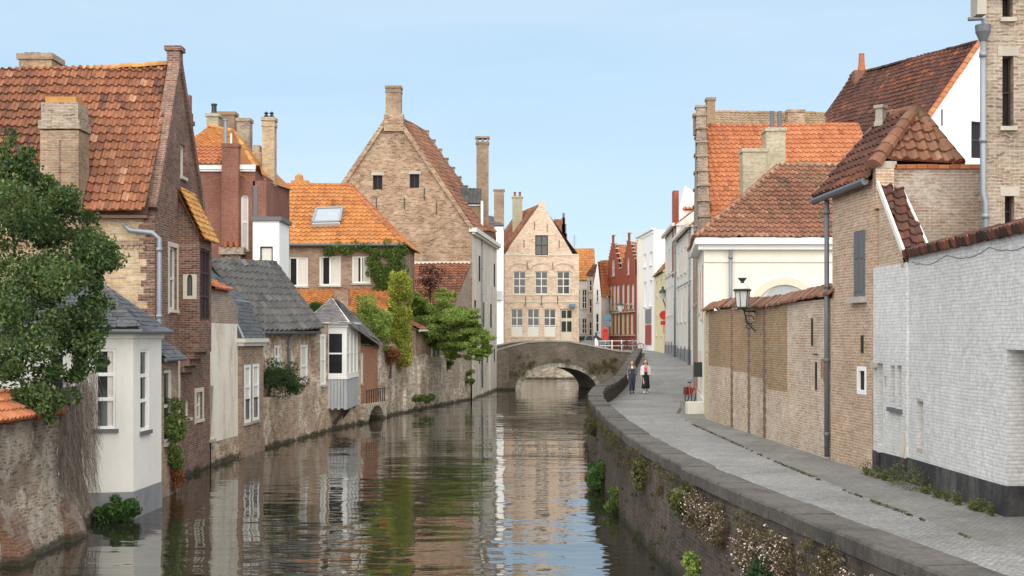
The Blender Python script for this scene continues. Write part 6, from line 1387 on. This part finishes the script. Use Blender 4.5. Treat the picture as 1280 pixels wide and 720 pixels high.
# roof behind it
br_ = thing('long_roof_house', 'long mossy brown tiled roof with a brick chimney behind the orange pantile roof', 'house', (15.5, 80, 1.5))
d = 79
tiles([V(XW(884, d), d, ZW(166, d)), V(XW(1034, d), d, ZW(166, d)), V(XW(1034, d + 2.5), d + 2.5, ZW(142, d + 2.5)), V(XW(891, d + 2.5), d + 2.5, ZW(140, d + 2.5))], 'tile_lichen', br_, 'roof', .3, .36)
mb = MB(); ridge(mb, V(XW(891, d + 2.5), d + 2.5, ZW(140, d + 2.5)), V(XW(1034, d + 2.5), d + 2.5, ZW(142, d + 2.5)), .16); mb.build('ridge', 'tile_lichen', br_)
mb = MB(); mb.box(XW(884, d) + .3, XW(1034, d), d + .4, d + 5, 1.2, ZW(170, d)); mb.build('wall', 'brown_brick', br_); mb = MB(); mb.face([V(XW(891, d + 2.5), d + 2.5, ZW(140, d + 2.5)), V(XW(1034, d + 2.5), d + 2.5, ZW(142, d + 2.5)), V(XW(1034, d), d + 5, ZW(166, d)), V(XW(884, d), d + 5, ZW(166, d))]); mb.build('roof', 'tile_lichen', br_)
chim(br_, 985, 1006, 138, 165, d + .3, 'gable_brick', .8, cap=.05)

# ---------------------------------------------------------------- dark roofed white gable house
dg = thing('white_gable_house', 'large house with a dark brown tiled roof and a bright white gable', 'house', (24, 74, 1.5))
R0, R1, E0, E1 = V(26.4, 72, 20.85), V(21.75, 82, 20.95), V(20.95, 69.9, 13.6), V(16.3, 80, 13.6)
tiles([E1, E0, R0, R1], 'tile_dark', dg, 'roof', .30, .36, .07, .05, sag=.08)
mb = MB(); ridge(mb, R1, R0, .16, t0=.3); mb.build('ridge', 'tile_dark', dg); mb = MB(); ridge(mb, E0 + V(0, -.05, .08), R0 + V(0, -.05, .08), .2); mb.build('verge_tile', 'tile_bright', dg)
g2 = Fac((E0.x, E0.y), (E0.x + 11.6, E0.y + 4.5)); r = g2.rect(1214, 152, 1232, 198); wz = g2.px(1214, 198)
mb = MB(); pk = (g2.L * .47, 20.8); g2.wall(mb, [(0, 1), (g2.L, 1), (g2.L, 13.5), pk, (0, 13.5)], [window(dg, g2, r, 1, 2, 'dark_wood', .08, .05, .2, None, pane='black')], .25)
shell(mb, [(E0.x, E0.y), (E1.x, E1.y)], 1, 13.55); mb.build('wall', 'bright_render', dg)
mb = MB(); b0 = g2.p(g2.L, 13.5); mb.face([R0, R1, b0 + (R1 - R0), b0]); mb.build('roof', 'tile_dark', dg)
mb = MB(); u, z = g2.px(1177, 147); g2.slab(mb, u - .04, u + .04, z - .45, z + .45, 0, .06); mb.build('wall_anchor', 'lead', dg)
c = W(1077, 95, 81); mb = MB(); mb.box(c.x - .55, c.x + .5, 80.6, 81.4, c.z - .8, c.z + .3); cq = mb.build('chimney', 'tile_brown', dg); mb = MB(); mb.lathe((c.x + .0, 81, c.z + .3), [(.26, 0), (.2, .5), (.17, 1.05), (.19, 1.1)], 10); mb.build('chimney_pot', 'tile_bright', cq)

# ================================================================ STREET THINGS BEYOND THE BRIDGE
zs = 2.86
rl = thing('railing', 'white tubular railing with posts along the water beyond the bridge', 'railing', (11.5, 131.2, zs))
mb = MB()
for z in (.45, .95): mb.tube([(9.0, 131.25, zs + z), (15.4, 131.25, zs + z)], .035, 6)
mb.build('rail', 'white_paint', rl)
for px in (747, 765, 777, 791, 805, 820, 832):
    mb = MB(); x = XW(px, 131.25); mb.box(x - .06, x + .06, 131.19, 131.31, zs, zs + 1.05); mb.build('post', 'white_paint', rl)
pb = thing('post_box', 'bright red letter box on a post beyond the bridge', 'letter box', (XW(756.5, 131.6), 131.6, zs))
x = XW(756.5, 131.6); mb = MB(); mb.box(x - .27, x + .27, 131.5, 131.85, ZW(425, 131.6), ZW(411, 131.6)); mb.hexa([(x - .29, 131.48, ZW(411, 131.6)), (x + .29, 131.48, ZW(411, 131.6)), (x + .29, 131.87, ZW(411, 131.6)), (x - .29, 131.87, ZW(411, 131.6)), (x - .2, 131.55, ZW(408.5, 131.6)), (x + .2, 131.55, ZW(408.5, 131.6)), (x + .2, 131.8, ZW(408.5, 131.6)), (x - .2, 131.8, ZW(408.5, 131.6))]); bo = mb.build('box', 'red_paint', pb)
mb = MB(); mb.box(x - .18, x + .18, 131.485, 131.5, ZW(414, 131.6), ZW(413, 131.6)); mb.build('slot', 'dark_paint', bo); mb = MB(); mb.box(x - .05, x + .05, 131.6, 131.7, zs, ZW(425, 131.6)); mb.build('post', 'grey_board', pb)
sg_ = thing('street_sign', 'two small dark blue direction plates on a pole left of the lamp post', 'sign', (XW(760, 132.2), 132.2, zs))
x = XW(759.5, 132.2); mb = MB(); mb.tube([(x, 132.2, zs), (x, 132.2, ZW(392, 132))], .035, 6); mb.build('pole', 'zinc', sg_)
for y0, y1 in ((393, 399.5), (401, 408)): mb = MB(); mb.box(x - .32, x + .32, 132.1, 132.15, ZW(y1, 132), ZW(y0, 132)); mb.build('plate', 'cyan_sign', sg_)
bp = thing('bollard', 'white post with a black cap in front of the parked car', 'bollard', (XW(745, 131.5), 131.5, zs))
x = XW(745, 131.5); mb = MB(); mb.lathe((x, 131.5, zs), [(.14, 0), (.13, 1.25)], 10); mb.build('shaft', 'white_paint', bp); mb = MB(); mb.lathe((x, 131.5, zs + 1.25), [(.18, 0), (.2, .15), (.08, .3), (.12, .45), (.02, .55)], 10); mb.build('cap', 'dark_paint', bp)
lp_ = thing('street_lamp', 'street lamp with a six sided lantern before the red twin gables', 'street lamp', (XW(775.5, 132), 132, zs))
x = XW(775.5, 132); mb = MB(); mb.tube([(x, 132, zs), (x, 132, zs + .8), (x, 132, zs + .82), (x, 132, ZW(390, 132))], [.1, .09, .055, .045], 8); mb.build('pole', 'green_black', lp_)
mb = MB(); mb.lathe((x, 132, ZW(389.5, 132)), [(.16, 0), (.36, .62), (.3, .63)], 6); mb.build('lantern', 'milk_glass', lp_); mb = MB(); mb.lathe((x, 132, ZW(389.5, 132) + .64), [(.42, 0), (.3, .15), (.1, .3), (.06, .5), (.09, .52), (.02, .6)], 8); mb.build('lantern_roof', 'green_black', lp_)
rs = thing('round_sign', 'round red traffic sign on the corner of the white row', 'traffic sign', (XW(830, 112.8), 112.8, 6))
c = W(830, 394, 112.6); mb = MB(); mb.tube([c + V(0, 0, 0), c + V(0, .05, 0)], .40, 20); mb.build('disc', 'red_paint', rs); mb = MB(); mb.tube([c + V(0, .08, -1.6), c + V(0, .08, .4)], .035, 6); mb.box(c.x - .3, c.x + .25, c.y, c.y + .05, c.z - .85, c.z - .5); mb.build('pole', 'red_paint', rs)
l2 = thing('wall_lantern', 'black wall lantern on a curved bracket above the round red sign', 'lantern', (XW(829, 112.5), 112.5, 7.5))
c = W(828.5, 374, 112.4); mb = MB(); mb.lathe(tuple(c), [(.12, 0), (.3, .55), (.28, .56)], 6); mb.build('glass_body', 'milk_glass', l2); mb = MB(); mb.lathe((c.x, c.y, c.z + .57), [(.38, 0), (.25, .2), (.08, .35), (.1, .5), (.03, .55)], 8); mb.tube([c + V(0, 0, -.02), c + V(.2, 0, -.5), c + V(.3, .2, -.95), c + V(.6, .3, -1.1)], .05, 6); mb.build('bracket', 'green_black', l2)

# ---------------------------------------------------------------- parked car
def car(name, label, x, y, z, rz, paint):
    t = thing(name, label, 'car', (x, y, z)); ca, sa = math.cos(rz), math.sin(rz)
    def T(p): return (x + p[0] * ca - p[1] * sa, y + p[0] * sa + p[1] * ca, z + p[2])
    prof = [(-2.0, .35), (-2.02, .7), (-1.9, .92), (-1.45, 1.0), (1.2, 1.0), (1.85, .85), (2.02, .65), (2.0, .35)]
    mb = MB()
    for s in (-.82, .82): mb.face([T((a, s, b)) for a, b in prof])
    for (a, b), (c, d) in zip(prof, prof[1:] + prof[:1]): mb.face([T((a, -.82, b)), T((c, -.82, d)), T((c, .82, d)), T((a, .82, b))])
    mb.build('body', paint, t)
    cab = [(-1.6, 1.0), (-1.25, 1.43), (.3, 1.46), (1.1, 1.0)]; inn = .66
    mb = MB(); mb.face([T((-1.25, -inn, 1.43)), T((.3, -inn, 1.46)), T((.3, inn, 1.46)), T((-1.25, inn, 1.43))])
    for a, b in (((-1.25, 1.43), (-1.6, 1.0)), ((.3, 1.46), (1.1, 1.0)), ((-.4, 1.45), (-.4, 1.0))):
        for s in (-1, 1): mb.bar(T((a[0], s * inn, a[1])), T((b[0], s * .8, b[1])), .07, .07)
    mb.build('cabin', paint, t)
    mb = MB()
    for s in (-1, 1): mb.face([T((-1.57, s * .79, 1.01)), T((-1.24, s * .655, 1.41)), T((.29, s * .655, 1.44)), T((1.06, s * .79, 1.01))])
    mb.face([T((-1.57, -.78, 1.0)), T((-1.57, .78, 1.0)), T((-1.24, .65, 1.42)), T((-1.24, -.65, 1.42))]); mb.face([T((1.07, -.78, 1.0)), T((1.07, .78, 1.0)), T((.29, .65, 1.44)), T((.29, -.65, 1.44))]); mb.build('window', 'glass', t)
    for a in (-1.25, 1.3):
        for s in (-.78, .78):
            mb = MB(); mb.tube([T((a, s - .1, .31)), T((a, s + .1, .31))], .31, 16); w = mb.build('wheel', 'rubber', t); mb = MB(); mb.tube([T((a, s - .11, .31)), T((a, s + .11, .31))], .18, 12); mb.build('rim', 'silver', w)
    for s in (-.6, .6):
        mb = MB(); mb.box(-.14, .14, -.03, .03, -.07, .07); mb.v = [T((2.0 + p[1], s + p[0], .72 + p[2])) for p in mb.v]; mb.build('headlight', 'milk_glass', t)
        mb = MB(); mb.box(-.1, .1, -.03, .03, -.1, .1); mb.v = [T((-2.0 + p[1], s + p[0], .78 + p[2])) for p in mb.v]; mb.build('tail_light', 'red_paint', t)
    return t
car('parked_car', 'silver blue hatchback parked behind the bridge parapet', 8.35, 135.2, 2.87, R(38), 'silver')

# ---------------------------------------------------------------- bicycles
def bicycle(label, x, y, z, rz, paint, bag=None, group=None, lean=.0):
    t = thing('bicycle', label, 'bicycle', (x, y, z), group); ca, sa = math.cos(rz), math.sin(rz)
    def T(p): q = (p[0], p[1] + lean * p[2], p[2]); return V(x + q[0] * ca - q[1] * sa, y + q[0] * sa + q[1] * ca, z + q[2])
    for wx in (-.52, .55):
        mb = MB(); ring = [T((wx + .33 * math.cos(2 * math.pi * k / 20), 0, .35 + .33 * math.sin(2 * math.pi * k / 20))) for k in range(21)]; mb.tube(ring, .024, 6); w = mb.build('wheel', 'rubber', t)
        mb = MB()
        for k in range(10): a = math.pi * k / 5; mb.tube([T((wx, 0, .35)), T((wx + .31 * math.cos(a), 0, .35 + .31 * math.sin(a)))], .004, 4)
        mb.build('spokes', 'zinc', w)
    mb = MB()
    for a, b in (((-.52, 0, .35), (-.1, 0, .3)), ((-.1, 0, .3), (.38, 0, .75)), ((-.1, 0, .3), (-.25, 0, .9)), ((-.52, 0, .35), (-.22, 0, .8)), ((.55, 0, .35), (.36, 0, 1.0)), ((-.22, 0, .72), (.4, 0, .68)), ((-.6, 0, .72), (-.22, 0, .72))): mb.tube([T(a), T(b)], .02, 6)
    for wx in (-.52, .55): mb.tube([T((wx + .37 * math.cos(a), 0, .35 + .37 * math.sin(a))) for a in [R(20 + 16 * k) for k in range(9)]], .02, 5)
    mb.build('frame', paint, t)
    mb = MB(); mb.tube([T((.2, -.28, 1.02)), T((.34, -.2, 1.06)), T((.36, 0, 1.02)), T((.34, .2, 1.06)), T((.2, .28, 1.02))], .016, 6); mb.build('handlebar', 'zinc', t)
    mb = MB(); mb.hexa([T(p) for p in ((-.38, -.09, .9), (-.08, -.02, .92), (-.08, .02, .92), (-.38, .09, .9), (-.37, -.08, .96), (-.08, -.015, .95), (-.08, .015, .95), (-.37, .08, .96))]); mb.build('saddle', 'dark_paint', t)
    if bag:
        for sy in (-1, 1): mb = MB(); mb.hexa([T(p) for p in ((-.72, sy * .04, .36), (-.42, sy * .04, .36), (-.42, sy * .14, .36), (-.72, sy * .14, .36), (-.74, sy * .04, .7), (-.4, sy * .04, .7), (-.4, sy * .15, .7), (-.74, sy * .15, .7))]); mb.build('pannier', bag, t)
    return t
bicycle('red bicycle with a pannier leaning on the wall of the lane', 8.12, 58.6, 1.16, R(-82), 'red_paint', 'bag_red', lean=.12)
bicycle('dark bicycle parked at the white railing beside a pale one', XW(786, 130.7), 130.7, 2.87, R(12), 'dark_paint')
bicycle('pale grey bicycle parked at the white railing next to a dark one', XW(794, 130.3), 130.3, 2.87, R(-10), 'zinc')

# ================================================================ PEOPLE
def skin_mesh(name, joints, edges, mat, parent, sub=2, loc=None, extra=None):
    """joints: name -> (x, y, z, radius x, radius y); grown into one continuous surface"""
    ks = list(joints); me = bpy.data.meshes.new(name); me.from_pydata([joints[k][:3] for k in ks], [(ks.index(a), ks.index(b)) for a, b in edges], [])
    o = bpy.data.objects.new(name, me); C.objects.link(o); o.modifiers.new('skin', 'SKIN').use_smooth_shade = True
    for i, k in enumerate(ks): sv = me.skin_vertices[0].data[i]; sv.radius = (joints[k][3], joints[k][4] if len(joints[k]) > 4 else joints[k][3]); sv.use_root = (i == 0)
    if sub: m = o.modifiers.new('sub', 'SUBSURF'); m.levels = sub; m.render_levels = sub
    dg_ = bpy.context.evaluated_depsgraph_get(); ev = o.evaluated_get(dg_); me2 = bpy.data.meshes.new_from_object(ev)
    v = [tuple(x.co) for x in me2.vertices]; f = [tuple(p.vertices) for p in me2.polygons]
    bpy.data.objects.remove(o); bpy.data.meshes.remove(me); bpy.data.meshes.remove(me2)
    if extra: k = len(v); v += extra.v; f += [tuple(i + k for i in q) for q in extra.f]
    return v, f
def ellipsoid(mb, c, r, n=12, m=8):
    k = len(mb.v)
    for i in range(m + 1):
        a = math.pi * i / m
        for j in range(n): b = 2 * math.pi * j / n; mb.v.append((c[0] + r[0] * math.sin(a) * math.cos(b), c[1] + r[1] * math.sin(a) * math.sin(b), c[2] + r[2] * math.cos(a)))
    for i in range(m):
        for j in range(n): mb.f.append((k + i * n + j, k + i * n + (j + 1) % n, k + (i + 1) * n + (j + 1) % n, k + (i + 1) * n + j)); mb.t.append(.5)
def person(label, x, y, z, h, step, dress):
    """facing the camera (-Y), walking; h = height"""
    t = thing('person', label, 'person', (x, y, z)); k = h / 1.66; s = step
    J = dict(pel=(0, 0, .92, .13, .10), sp=(0, .0, 1.1, .115, .085), ch=(0, .0, 1.28, .14, .095), nk=(0, 0, 1.42, .055, .055), hd=(0, -.015, 1.5, .055, .06),
             shl=(-.165, 0, 1.36, .055, .055), ell=(-.215, .03 * s, 1.1, .042, .042), wrl=(-.22, -.06 * s, .88, .028, .03), hal=(-.222, -.085 * s, .80, .034, .02),
             shr=(.165, 0, 1.36, .055, .055), elr=(.215, .03 - .03 * s, 1.1, .042, .042), wrr=(.225, .06 * s - .04, .88, .028, .03), har=(.227, .05 * s - .05, .80, .034, .02),
             hil=(-.09, 0, .86, .095, .10), knl=(-.085, -.10 * s, .49, .06, .062), anl=(-.08, .02 - .06 * s, .09, .036, .04), tol=(-.085, -.10 - .12 * s, .035, .035, .028),
             hir=(.09, 0, .86, .095, .10), knr=(.085, .02, .49, .06, .062), anr=(.085, .10 + .1 * s, .10, .036, .04), tor=(.09, -.02 + .1 * s, .035, .035, .028))
    E_ = [('pel', 'sp'), ('sp', 'ch'), ('ch', 'nk'), ('nk', 'hd'), ('ch', 'shl'), ('shl', 'ell'), ('ell', 'wrl'), ('wrl', 'hal'), ('ch', 'shr'), ('shr', 'elr'), ('elr', 'wrr'), ('wrr', 'har'), ('pel', 'hil'), ('hil', 'knl'), ('knl', 'anl'), ('anl', 'tol'), ('pel', 'hir'), ('hir', 'knr'), ('knr', 'anr'), ('anr', 'tor')]
    ex = MB(); ellipsoid(ex, (0, -.02, 1.545), (.075, .092, .115)); ellipsoid(ex, (0, -.112, 1.535), (.012, .016, .02), 6, 4)
    for sx, ha in ((-1, 'hal'), (1, 'har')):
        ellipsoid(ex, (sx * .077, -.01, 1.54), (.012, .02, .03), 6, 4); c = J[ha]
        for q in range(4): ex.tube([(c[0], c[1] - .025 + .017 * q, c[2] - .01), (c[0], c[1] - .027 + .018 * q, c[2] - .06), (c[0] - sx * .012, c[1] - .026 + .018 * q, c[2] - .09 + .006 * abs(q - 1.4))], [.010, .009, .007], 6)
        ex.tube([(c[0], c[1] - .025, c[2] + .03), (c[0] - sx * .015, c[1] - .05, c[2] - .01), (c[0] - sx * .015, c[1] - .052, c[2] - .04)], [.012, .010, .008], 6)
    def put(v): return [(x + a * k, y + b * k, z + c * k) for a, b, c in v]
    v, f = skin_mesh('body', J, E_, 'skin', t, extra=ex); body = link('body', put(v), f, 'skin', t, None, True)
    def garment(name, mat, keys, grow, over=None):
        jj = {q: tuple(J[q][:3]) + (J[q][3] + grow, J[q][4] + grow) for q in keys}
        if over: jj.update(over)
        ee = [e for e in E_ if e[0] in jj and e[1] in jj]; v, f = skin_mesh(name, jj, ee, mat, t); link(name, put(v), f, mat, t, None, True)
    for sx, a, b in ((-1, 'anl', 'tol'), (1, 'anr', 'tor')):
        mb = MB(); p, q = J[a], J[b]; ellipsoid(mb, ((p[0] + q[0]) / 2, (p[1] + q[1]) / 2, .045), (.05, .135, .048), 10, 6); mb.v = put(mb.v); mb.build('shoe', 'white_cloth' if dress else 'dark_paint', t, True)
    mb = MB()
    if dress:   # long black skirt, pink top, white open cardigan, dark hair
        prof = [(.135, 1.06), (.165, .92), (.175, .7), (.19, .45), (.205, .26), (.19, .24)]; n = 20
        for r_, zz in prof:
            for j in range(n): a = 2 * math.pi * j / n; w = 1 + .06 * math.sin(5 * a + zz * 3) * (1.1 - zz); mb.v.append((r_ * w * math.cos(a), r_ * .78 * w * math.sin(a), zz))
        for i in range(len(prof) - 1):
            for j in range(n): mb.f.append((i * n + j, i * n + (j + 1) % n, (i + 1) * n + (j + 1) % n, (i + 1) * n + j)); mb.t.append(.5)
        mb.v = put(mb.v); mb.build('skirt', 'black_cloth', t, True)
        garment('top', 'pink', ('sp', 'ch', 'shl', 'shr'), .016, dict(pel=(0, 0, 1.02, .135, .105), nk=(0, 0, 1.375, .06, .06)))
        garment('cardigan_sleeve', 'white_cloth', ('shl', 'ell', 'wrl'), .022); garment('cardigan_sleeve', 'white_cloth', ('shr', 'elr', 'wrr'), .022)
        mb = MB()
        for sx in (-1, 1):
            for (x0, x1, z0, z1) in ((.085, .19, .92, 1.38),): mb.hexa([(sx * x0, -.125, z0), (sx * x1, -.07, z0), (sx * x1, .1, z0), (sx * x0, .13, z0), (sx * .075, -.11, z1), (sx * .17, -.05, z1), (sx * .17, .06, z1), (sx * .075, .08, z1)])
        mb.v = put(mb.v); mb.build('cardigan', 'white_cloth', t)
        hair, hm, cl_ = [((0, .025, 1.585), (.088, .09, .10)), ((-.075, .02, 1.47), (.035, .06, .12)), ((.075, .02, 1.47), (.035, .06, .12)), ((0, .06, 1.46), (.09, .05, .13))], 'hair_dark', None
    else:
        garment('trousers', 'denim', ('pel', 'hil', 'knl', 'anl', 'hir', 'knr', 'anr'), .024, dict(sp=(0, 0, 1.08, .135, .105)))
        garment('cardigan', 'grey_knit', ('ch', 'shl', 'ell', 'wrl', 'shr', 'elr', 'wrr'), .022, dict(sp=(0, .01, 1.08, .14, .105), nk=(0, .01, 1.38, .07, .07)))
        mb.hexa([(-.1, -.135, 1.02), (.1, -.135, 1.02), (.1, -.1, 1.02), (-.1, -.1, 1.02), (-.075, -.135, 1.29), (.075, -.135, 1.29), (.075, -.1, 1.29), (-.075, -.1, 1.29)])
        for sx in (-1, 1): mb.bar((sx * .06, -.13, 1.28), (sx * .075, -.06, 1.43), .03, .015)
        mb.v = put(mb.v); mb.build('bib', 'denim', t)
        mb = MB(); mb.hexa([(-.05, -.13, 1.29), (.05, -.13, 1.29), (.05, -.08, 1.29), (-.05, -.08, 1.29), (-.04, -.085, 1.4), (.04, -.085, 1.4), (.04, -.05, 1.4), (-.04, -.05, 1.4)]); mb.v = put(mb.v); mb.build('blouse', 'white_cloth', t)
        hair, hm = [((0, .03, 1.59), (.10, .10, .10))], 'hair_ginger'
        for q in range(26): a = rnd.uniform(-.35, math.pi + .35); hair.append(((.105 * math.cos(a) * rnd.uniform(.85, 1.2), .03 + .09 * math.sin(a) * rnd.uniform(.4, 1.1), rnd.uniform(1.40, 1.64)), (.04, .04, .042)))
    mb = MB()
    for c, r_ in hair: ellipsoid(mb, c, r_, 10, 6)
    mb.v = put(mb.v); mb.build('hair', hm, t, True)
    mb = MB()
    for sx in (-1, 1): ellipsoid(mb, (sx * .03, -.098, 1.555), (.011, .008, .007), 6, 4)
    mb.v = put(mb.v); mb.build('eyes', 'dark_paint', body); mb = MB(); ellipsoid(mb, (0, -.104, 1.49), (.022, .008, .006), 6, 4); mb.v = put(mb.v); mb.build('lips', 'pink', body)
    return t
person('woman with curly ginger hair in dark blue dungarees and a grey cardigan', XW(790, 65.7), 65.7, zroad(65.7), 1.66, 1., False)
person('dark haired woman in a pink top, white cardigan and long black skirt', XW(807, 65.9), 65.9, zroad(65.9), 1.72, .8, True)

# ================================================================ PLANTS ON WALLS AND WATERLINE
def quay_at(y): return xquay(y) - .5
def bush(name, label, c, rad, k, cr, cnt, mat, size, droop=.3, cat='plant', asp=1.7, shell_=.55):
    t = thing(name, label, cat, tuple(c)); leaves('foliage', mat, t, spread(c, rad, k, cr, cnt), size, 1.5, droop, asp=asp, shell=shell_)
    mb = MB(); mb.tube([(c[0], c[1], c[2] - rad[2]), tuple(c)], [.02, .01], 5); mb.build('stem', 'bark', t); return t
c = W(149, 638, 29.0); bush('waterside_bush', 'light green bush growing from the water at the foot of the white house', (c.x, c.y - .15, c.z + .02), (.42, .3, .38), 22, .17, 110, 'leaf_green', .075)
c = W(205, 585, 33.6); bush('climbing_plant', 'leafy climber with rusty lower leaves beside the small porch', (-8.98, 33.9, 1.5), (.16, .5, 1.0), 24, .2, 80, 'leaf_ivy', .08)
c = W(202, 596, 34.4); bush('climbing_plant', 'withered orange brown plant at the foot of the porch', (-9.0, 34.2, .5), (.15, .4, .5), 12, .18, 60, 'leaf_autumn', .07)
for y, zc, rx, rz, k, mt, lab in ((35.0, .42, .3, .42, 24, 'leaf_green', 'dense green bush at the waterline of the lane quay wall'), (30.4, .3, .15, .35, 9, 'leaf_ivy', 'small ivy tuft on the quay wall in front of the dense green bush'), (20.5, .35, .14, .42, 13, 'leaf_maple', 'bright yellow green bush on the quay wall near the water'), (16.6, .85, .25, .45, 16, 'leaf_conifer', 'dark green bush on the quay wall left of the pink flowers'),
                                  (26.0, 1.35, .12, .3, 8, 'weed', 'tuft of dry weeds under the coping of the quay wall'), (40, 1.35, .1, .3, 8, 'moss', 'mossy tuft below the coping near the quay corner'), (21.5, 1.4, .12, .28, 10, 'weed', 'straggling weeds under the coping above the yellow green bush')):
    bush('wall_bush', lab, (quay_at(y) - rx * .5, y, zc), (rx, rx * 2.2, rz), k, .17, 95, mt, .075)
# flowering cushions
for y, zc, ry, rz, k, lab in ((13.7, 1.08, 1.5, .62, 150, 'broad cushion of pink and white flowers on the near quay wall'), (16.6, 1.2, 1.5, .45, 110, 'smaller flowering patch further along the quay wall'), (11.7, .95, 1.1, .7, 120, 'lowest straggling flower cushion on the near quay wall'), (19.8, 1.35, 1.4, .3, 50, 'thin dry flowering patch where the pink flowers end')):
    c = (quay_at(y) - .1, y, zc); t = thing('flowering_plant', lab, 'flowers', c, 'flowering plants on the quay wall')
    sp_ = [((quay_at(q[1]) - .06 - abs(q[0] - c[0]), q[1], q[2]), r_, n_) for q, r_, n_ in spread(c, (.12, ry, rz), k, .12, 80)]; leaves('foliage', 'wild_leaf', t, sp_, .036, 1.6, .2, asp=2.6, shell=.2)
    bl = []
    for q, r_, n_ in sp_:
        if rnd.random() < .85: bl.append(((q[0] - .05, q[1], q[2] + .03), (r_[0] * 1.15, r_[1] * 1.2, r_[2] * 1.25), 8))
    leaves('blossom', 'blossom', t, bl, .024, 1.0, 0, asp=1.0, shell=.8)
    kind(leaves('dry_stems', 'dry_twig', t, [(q, (r_[0] * 1.15, r_[1], r_[2] * 1.3), 26) for q, r_, n_ in sp_], .09, 1., .0, asp=10., shell=.2), 'stuff')
hw = []
for k in range(70):
    y = 12 + 34 * rnd.random() ** 1.2; zz = 1.72 - .5 * rnd.random() ** 1.5; s_ = .06 + .09 * rnd.random(); hw.append(((quay_at(y) - .05, y, zz), (s_ * .7, s_, s_ * 1.5), 46))
kind(leaves('wall_weeds', 'wild_leaf', None, hw, .05, 1.5, 1., asp=3.2, shell=.2), 'stuff')['label'] = 'dry weeds hanging from the joints under the quay coping'
# weeds along the black plinth
wz = []
for k in range(60):
    y = 28.2 - 6.9 * rnd.random(); x = xwall(y) - .12 - .12 * rnd.random(); s = .05 + .12 * rnd.random() ** 2 + (.12 if 24.6 < y < 26.2 else 0); wz.append(((x, y, 1.2 + s * .7), (s, s, s * 1.4), 50))
kind(leaves('weeds', 'weed', None, wz, .055, 1.5, -.4, asp=3.5, shell=.3), 'stuff')['label'] = 'weeds and grass growing along the foot of the black plinth'
# tufts in the joints: coping edge, waterline, gutter
gm = []
for k in range(150):
    i = rnd.uniform(0, dist[-1] * .72); p, z = along(i, -.1 - .02 * rnd.random()); s = .03 + .05 * rnd.random(); gm.append(((p.x, p.y, z - .22 - .6 * rnd.random() ** 2), (s, s, s * 1.3), 26))
for k in range(140):
    i = rnd.uniform(0, dist[-1] * .72); p, z = along(i, -.16); s = .03 + .05 * rnd.random(); gm.append(((p.x, p.y, .05 + .9 * rnd.random() ** 2), (s, s, s), 22))
for k in range(120):
    j = rnd.randrange(4, 13); (a, b), (c_, d_) = BANK[j], BANK[j + 1]; q = rnd.random(); s = .03 + .07 * rnd.random() ** 2; gm.append(((a + (c_ - a) * q + .1, b + (d_ - b) * q, .05 + .12 * rnd.random()), (s, s * 2, s), 22))
for k in range(60):
    y = rnd.uniform(18, 46); x = float(np.interp(y, fy, fx)) - .1; s = .02 + .03 * rnd.random(); gm.append(((x, y, 1.165), (s, s * 4, s * .5), 16))
kind(leaves('moss', 'moss', None, gm, .035, 1.4, 0, shell=.3), 'stuff')['label'] = 'moss and small tufts in the joints of the canal walls'
# growth on the bridge
gb = []
for px0, px1, py0, py1, k in ((752, 798, 448, 466, 60), (640, 668, 445, 472, 26), (730, 752, 452, 466, 16), (690, 712, 448, 454, 8)):
    for _ in range(k):
        u, z = BR.px(rnd.uniform(px0, px1), rnd.uniform(py0, py1)); p = BR.p(u, z, .1); s = .12 + .14 * rnd.random(); gb.append(((p.x, p.y, p.z), (s, .12, s), 26))
bgp = thing('bridge_creeper', 'dry grassy growth hanging on the face of the stone bridge', 'creeper', (6, 100.6, 2)); leaves('foliage', 'straw', bgp, gb, .10, 1.4, .9, asp=2.5, shell=.3)
# ivy tufts, antennas
an = thing('aerial', 'thin television aerial above the far orange roof', 'aerial', (XW(718, 150), 150, 10)); mb = MB(); x = XW(718, 151); mb.tube([(x, 151, 8), (x, 151, ZW(293, 151))], .03, 5)
for k in range(4): mb.tube([(x - .3, 151, ZW(297 + k * 3, 151)), (x + .3, 151, ZW(297 + k * 3, 151))], .015, 4)
mb.build('mast', 'zinc', an)
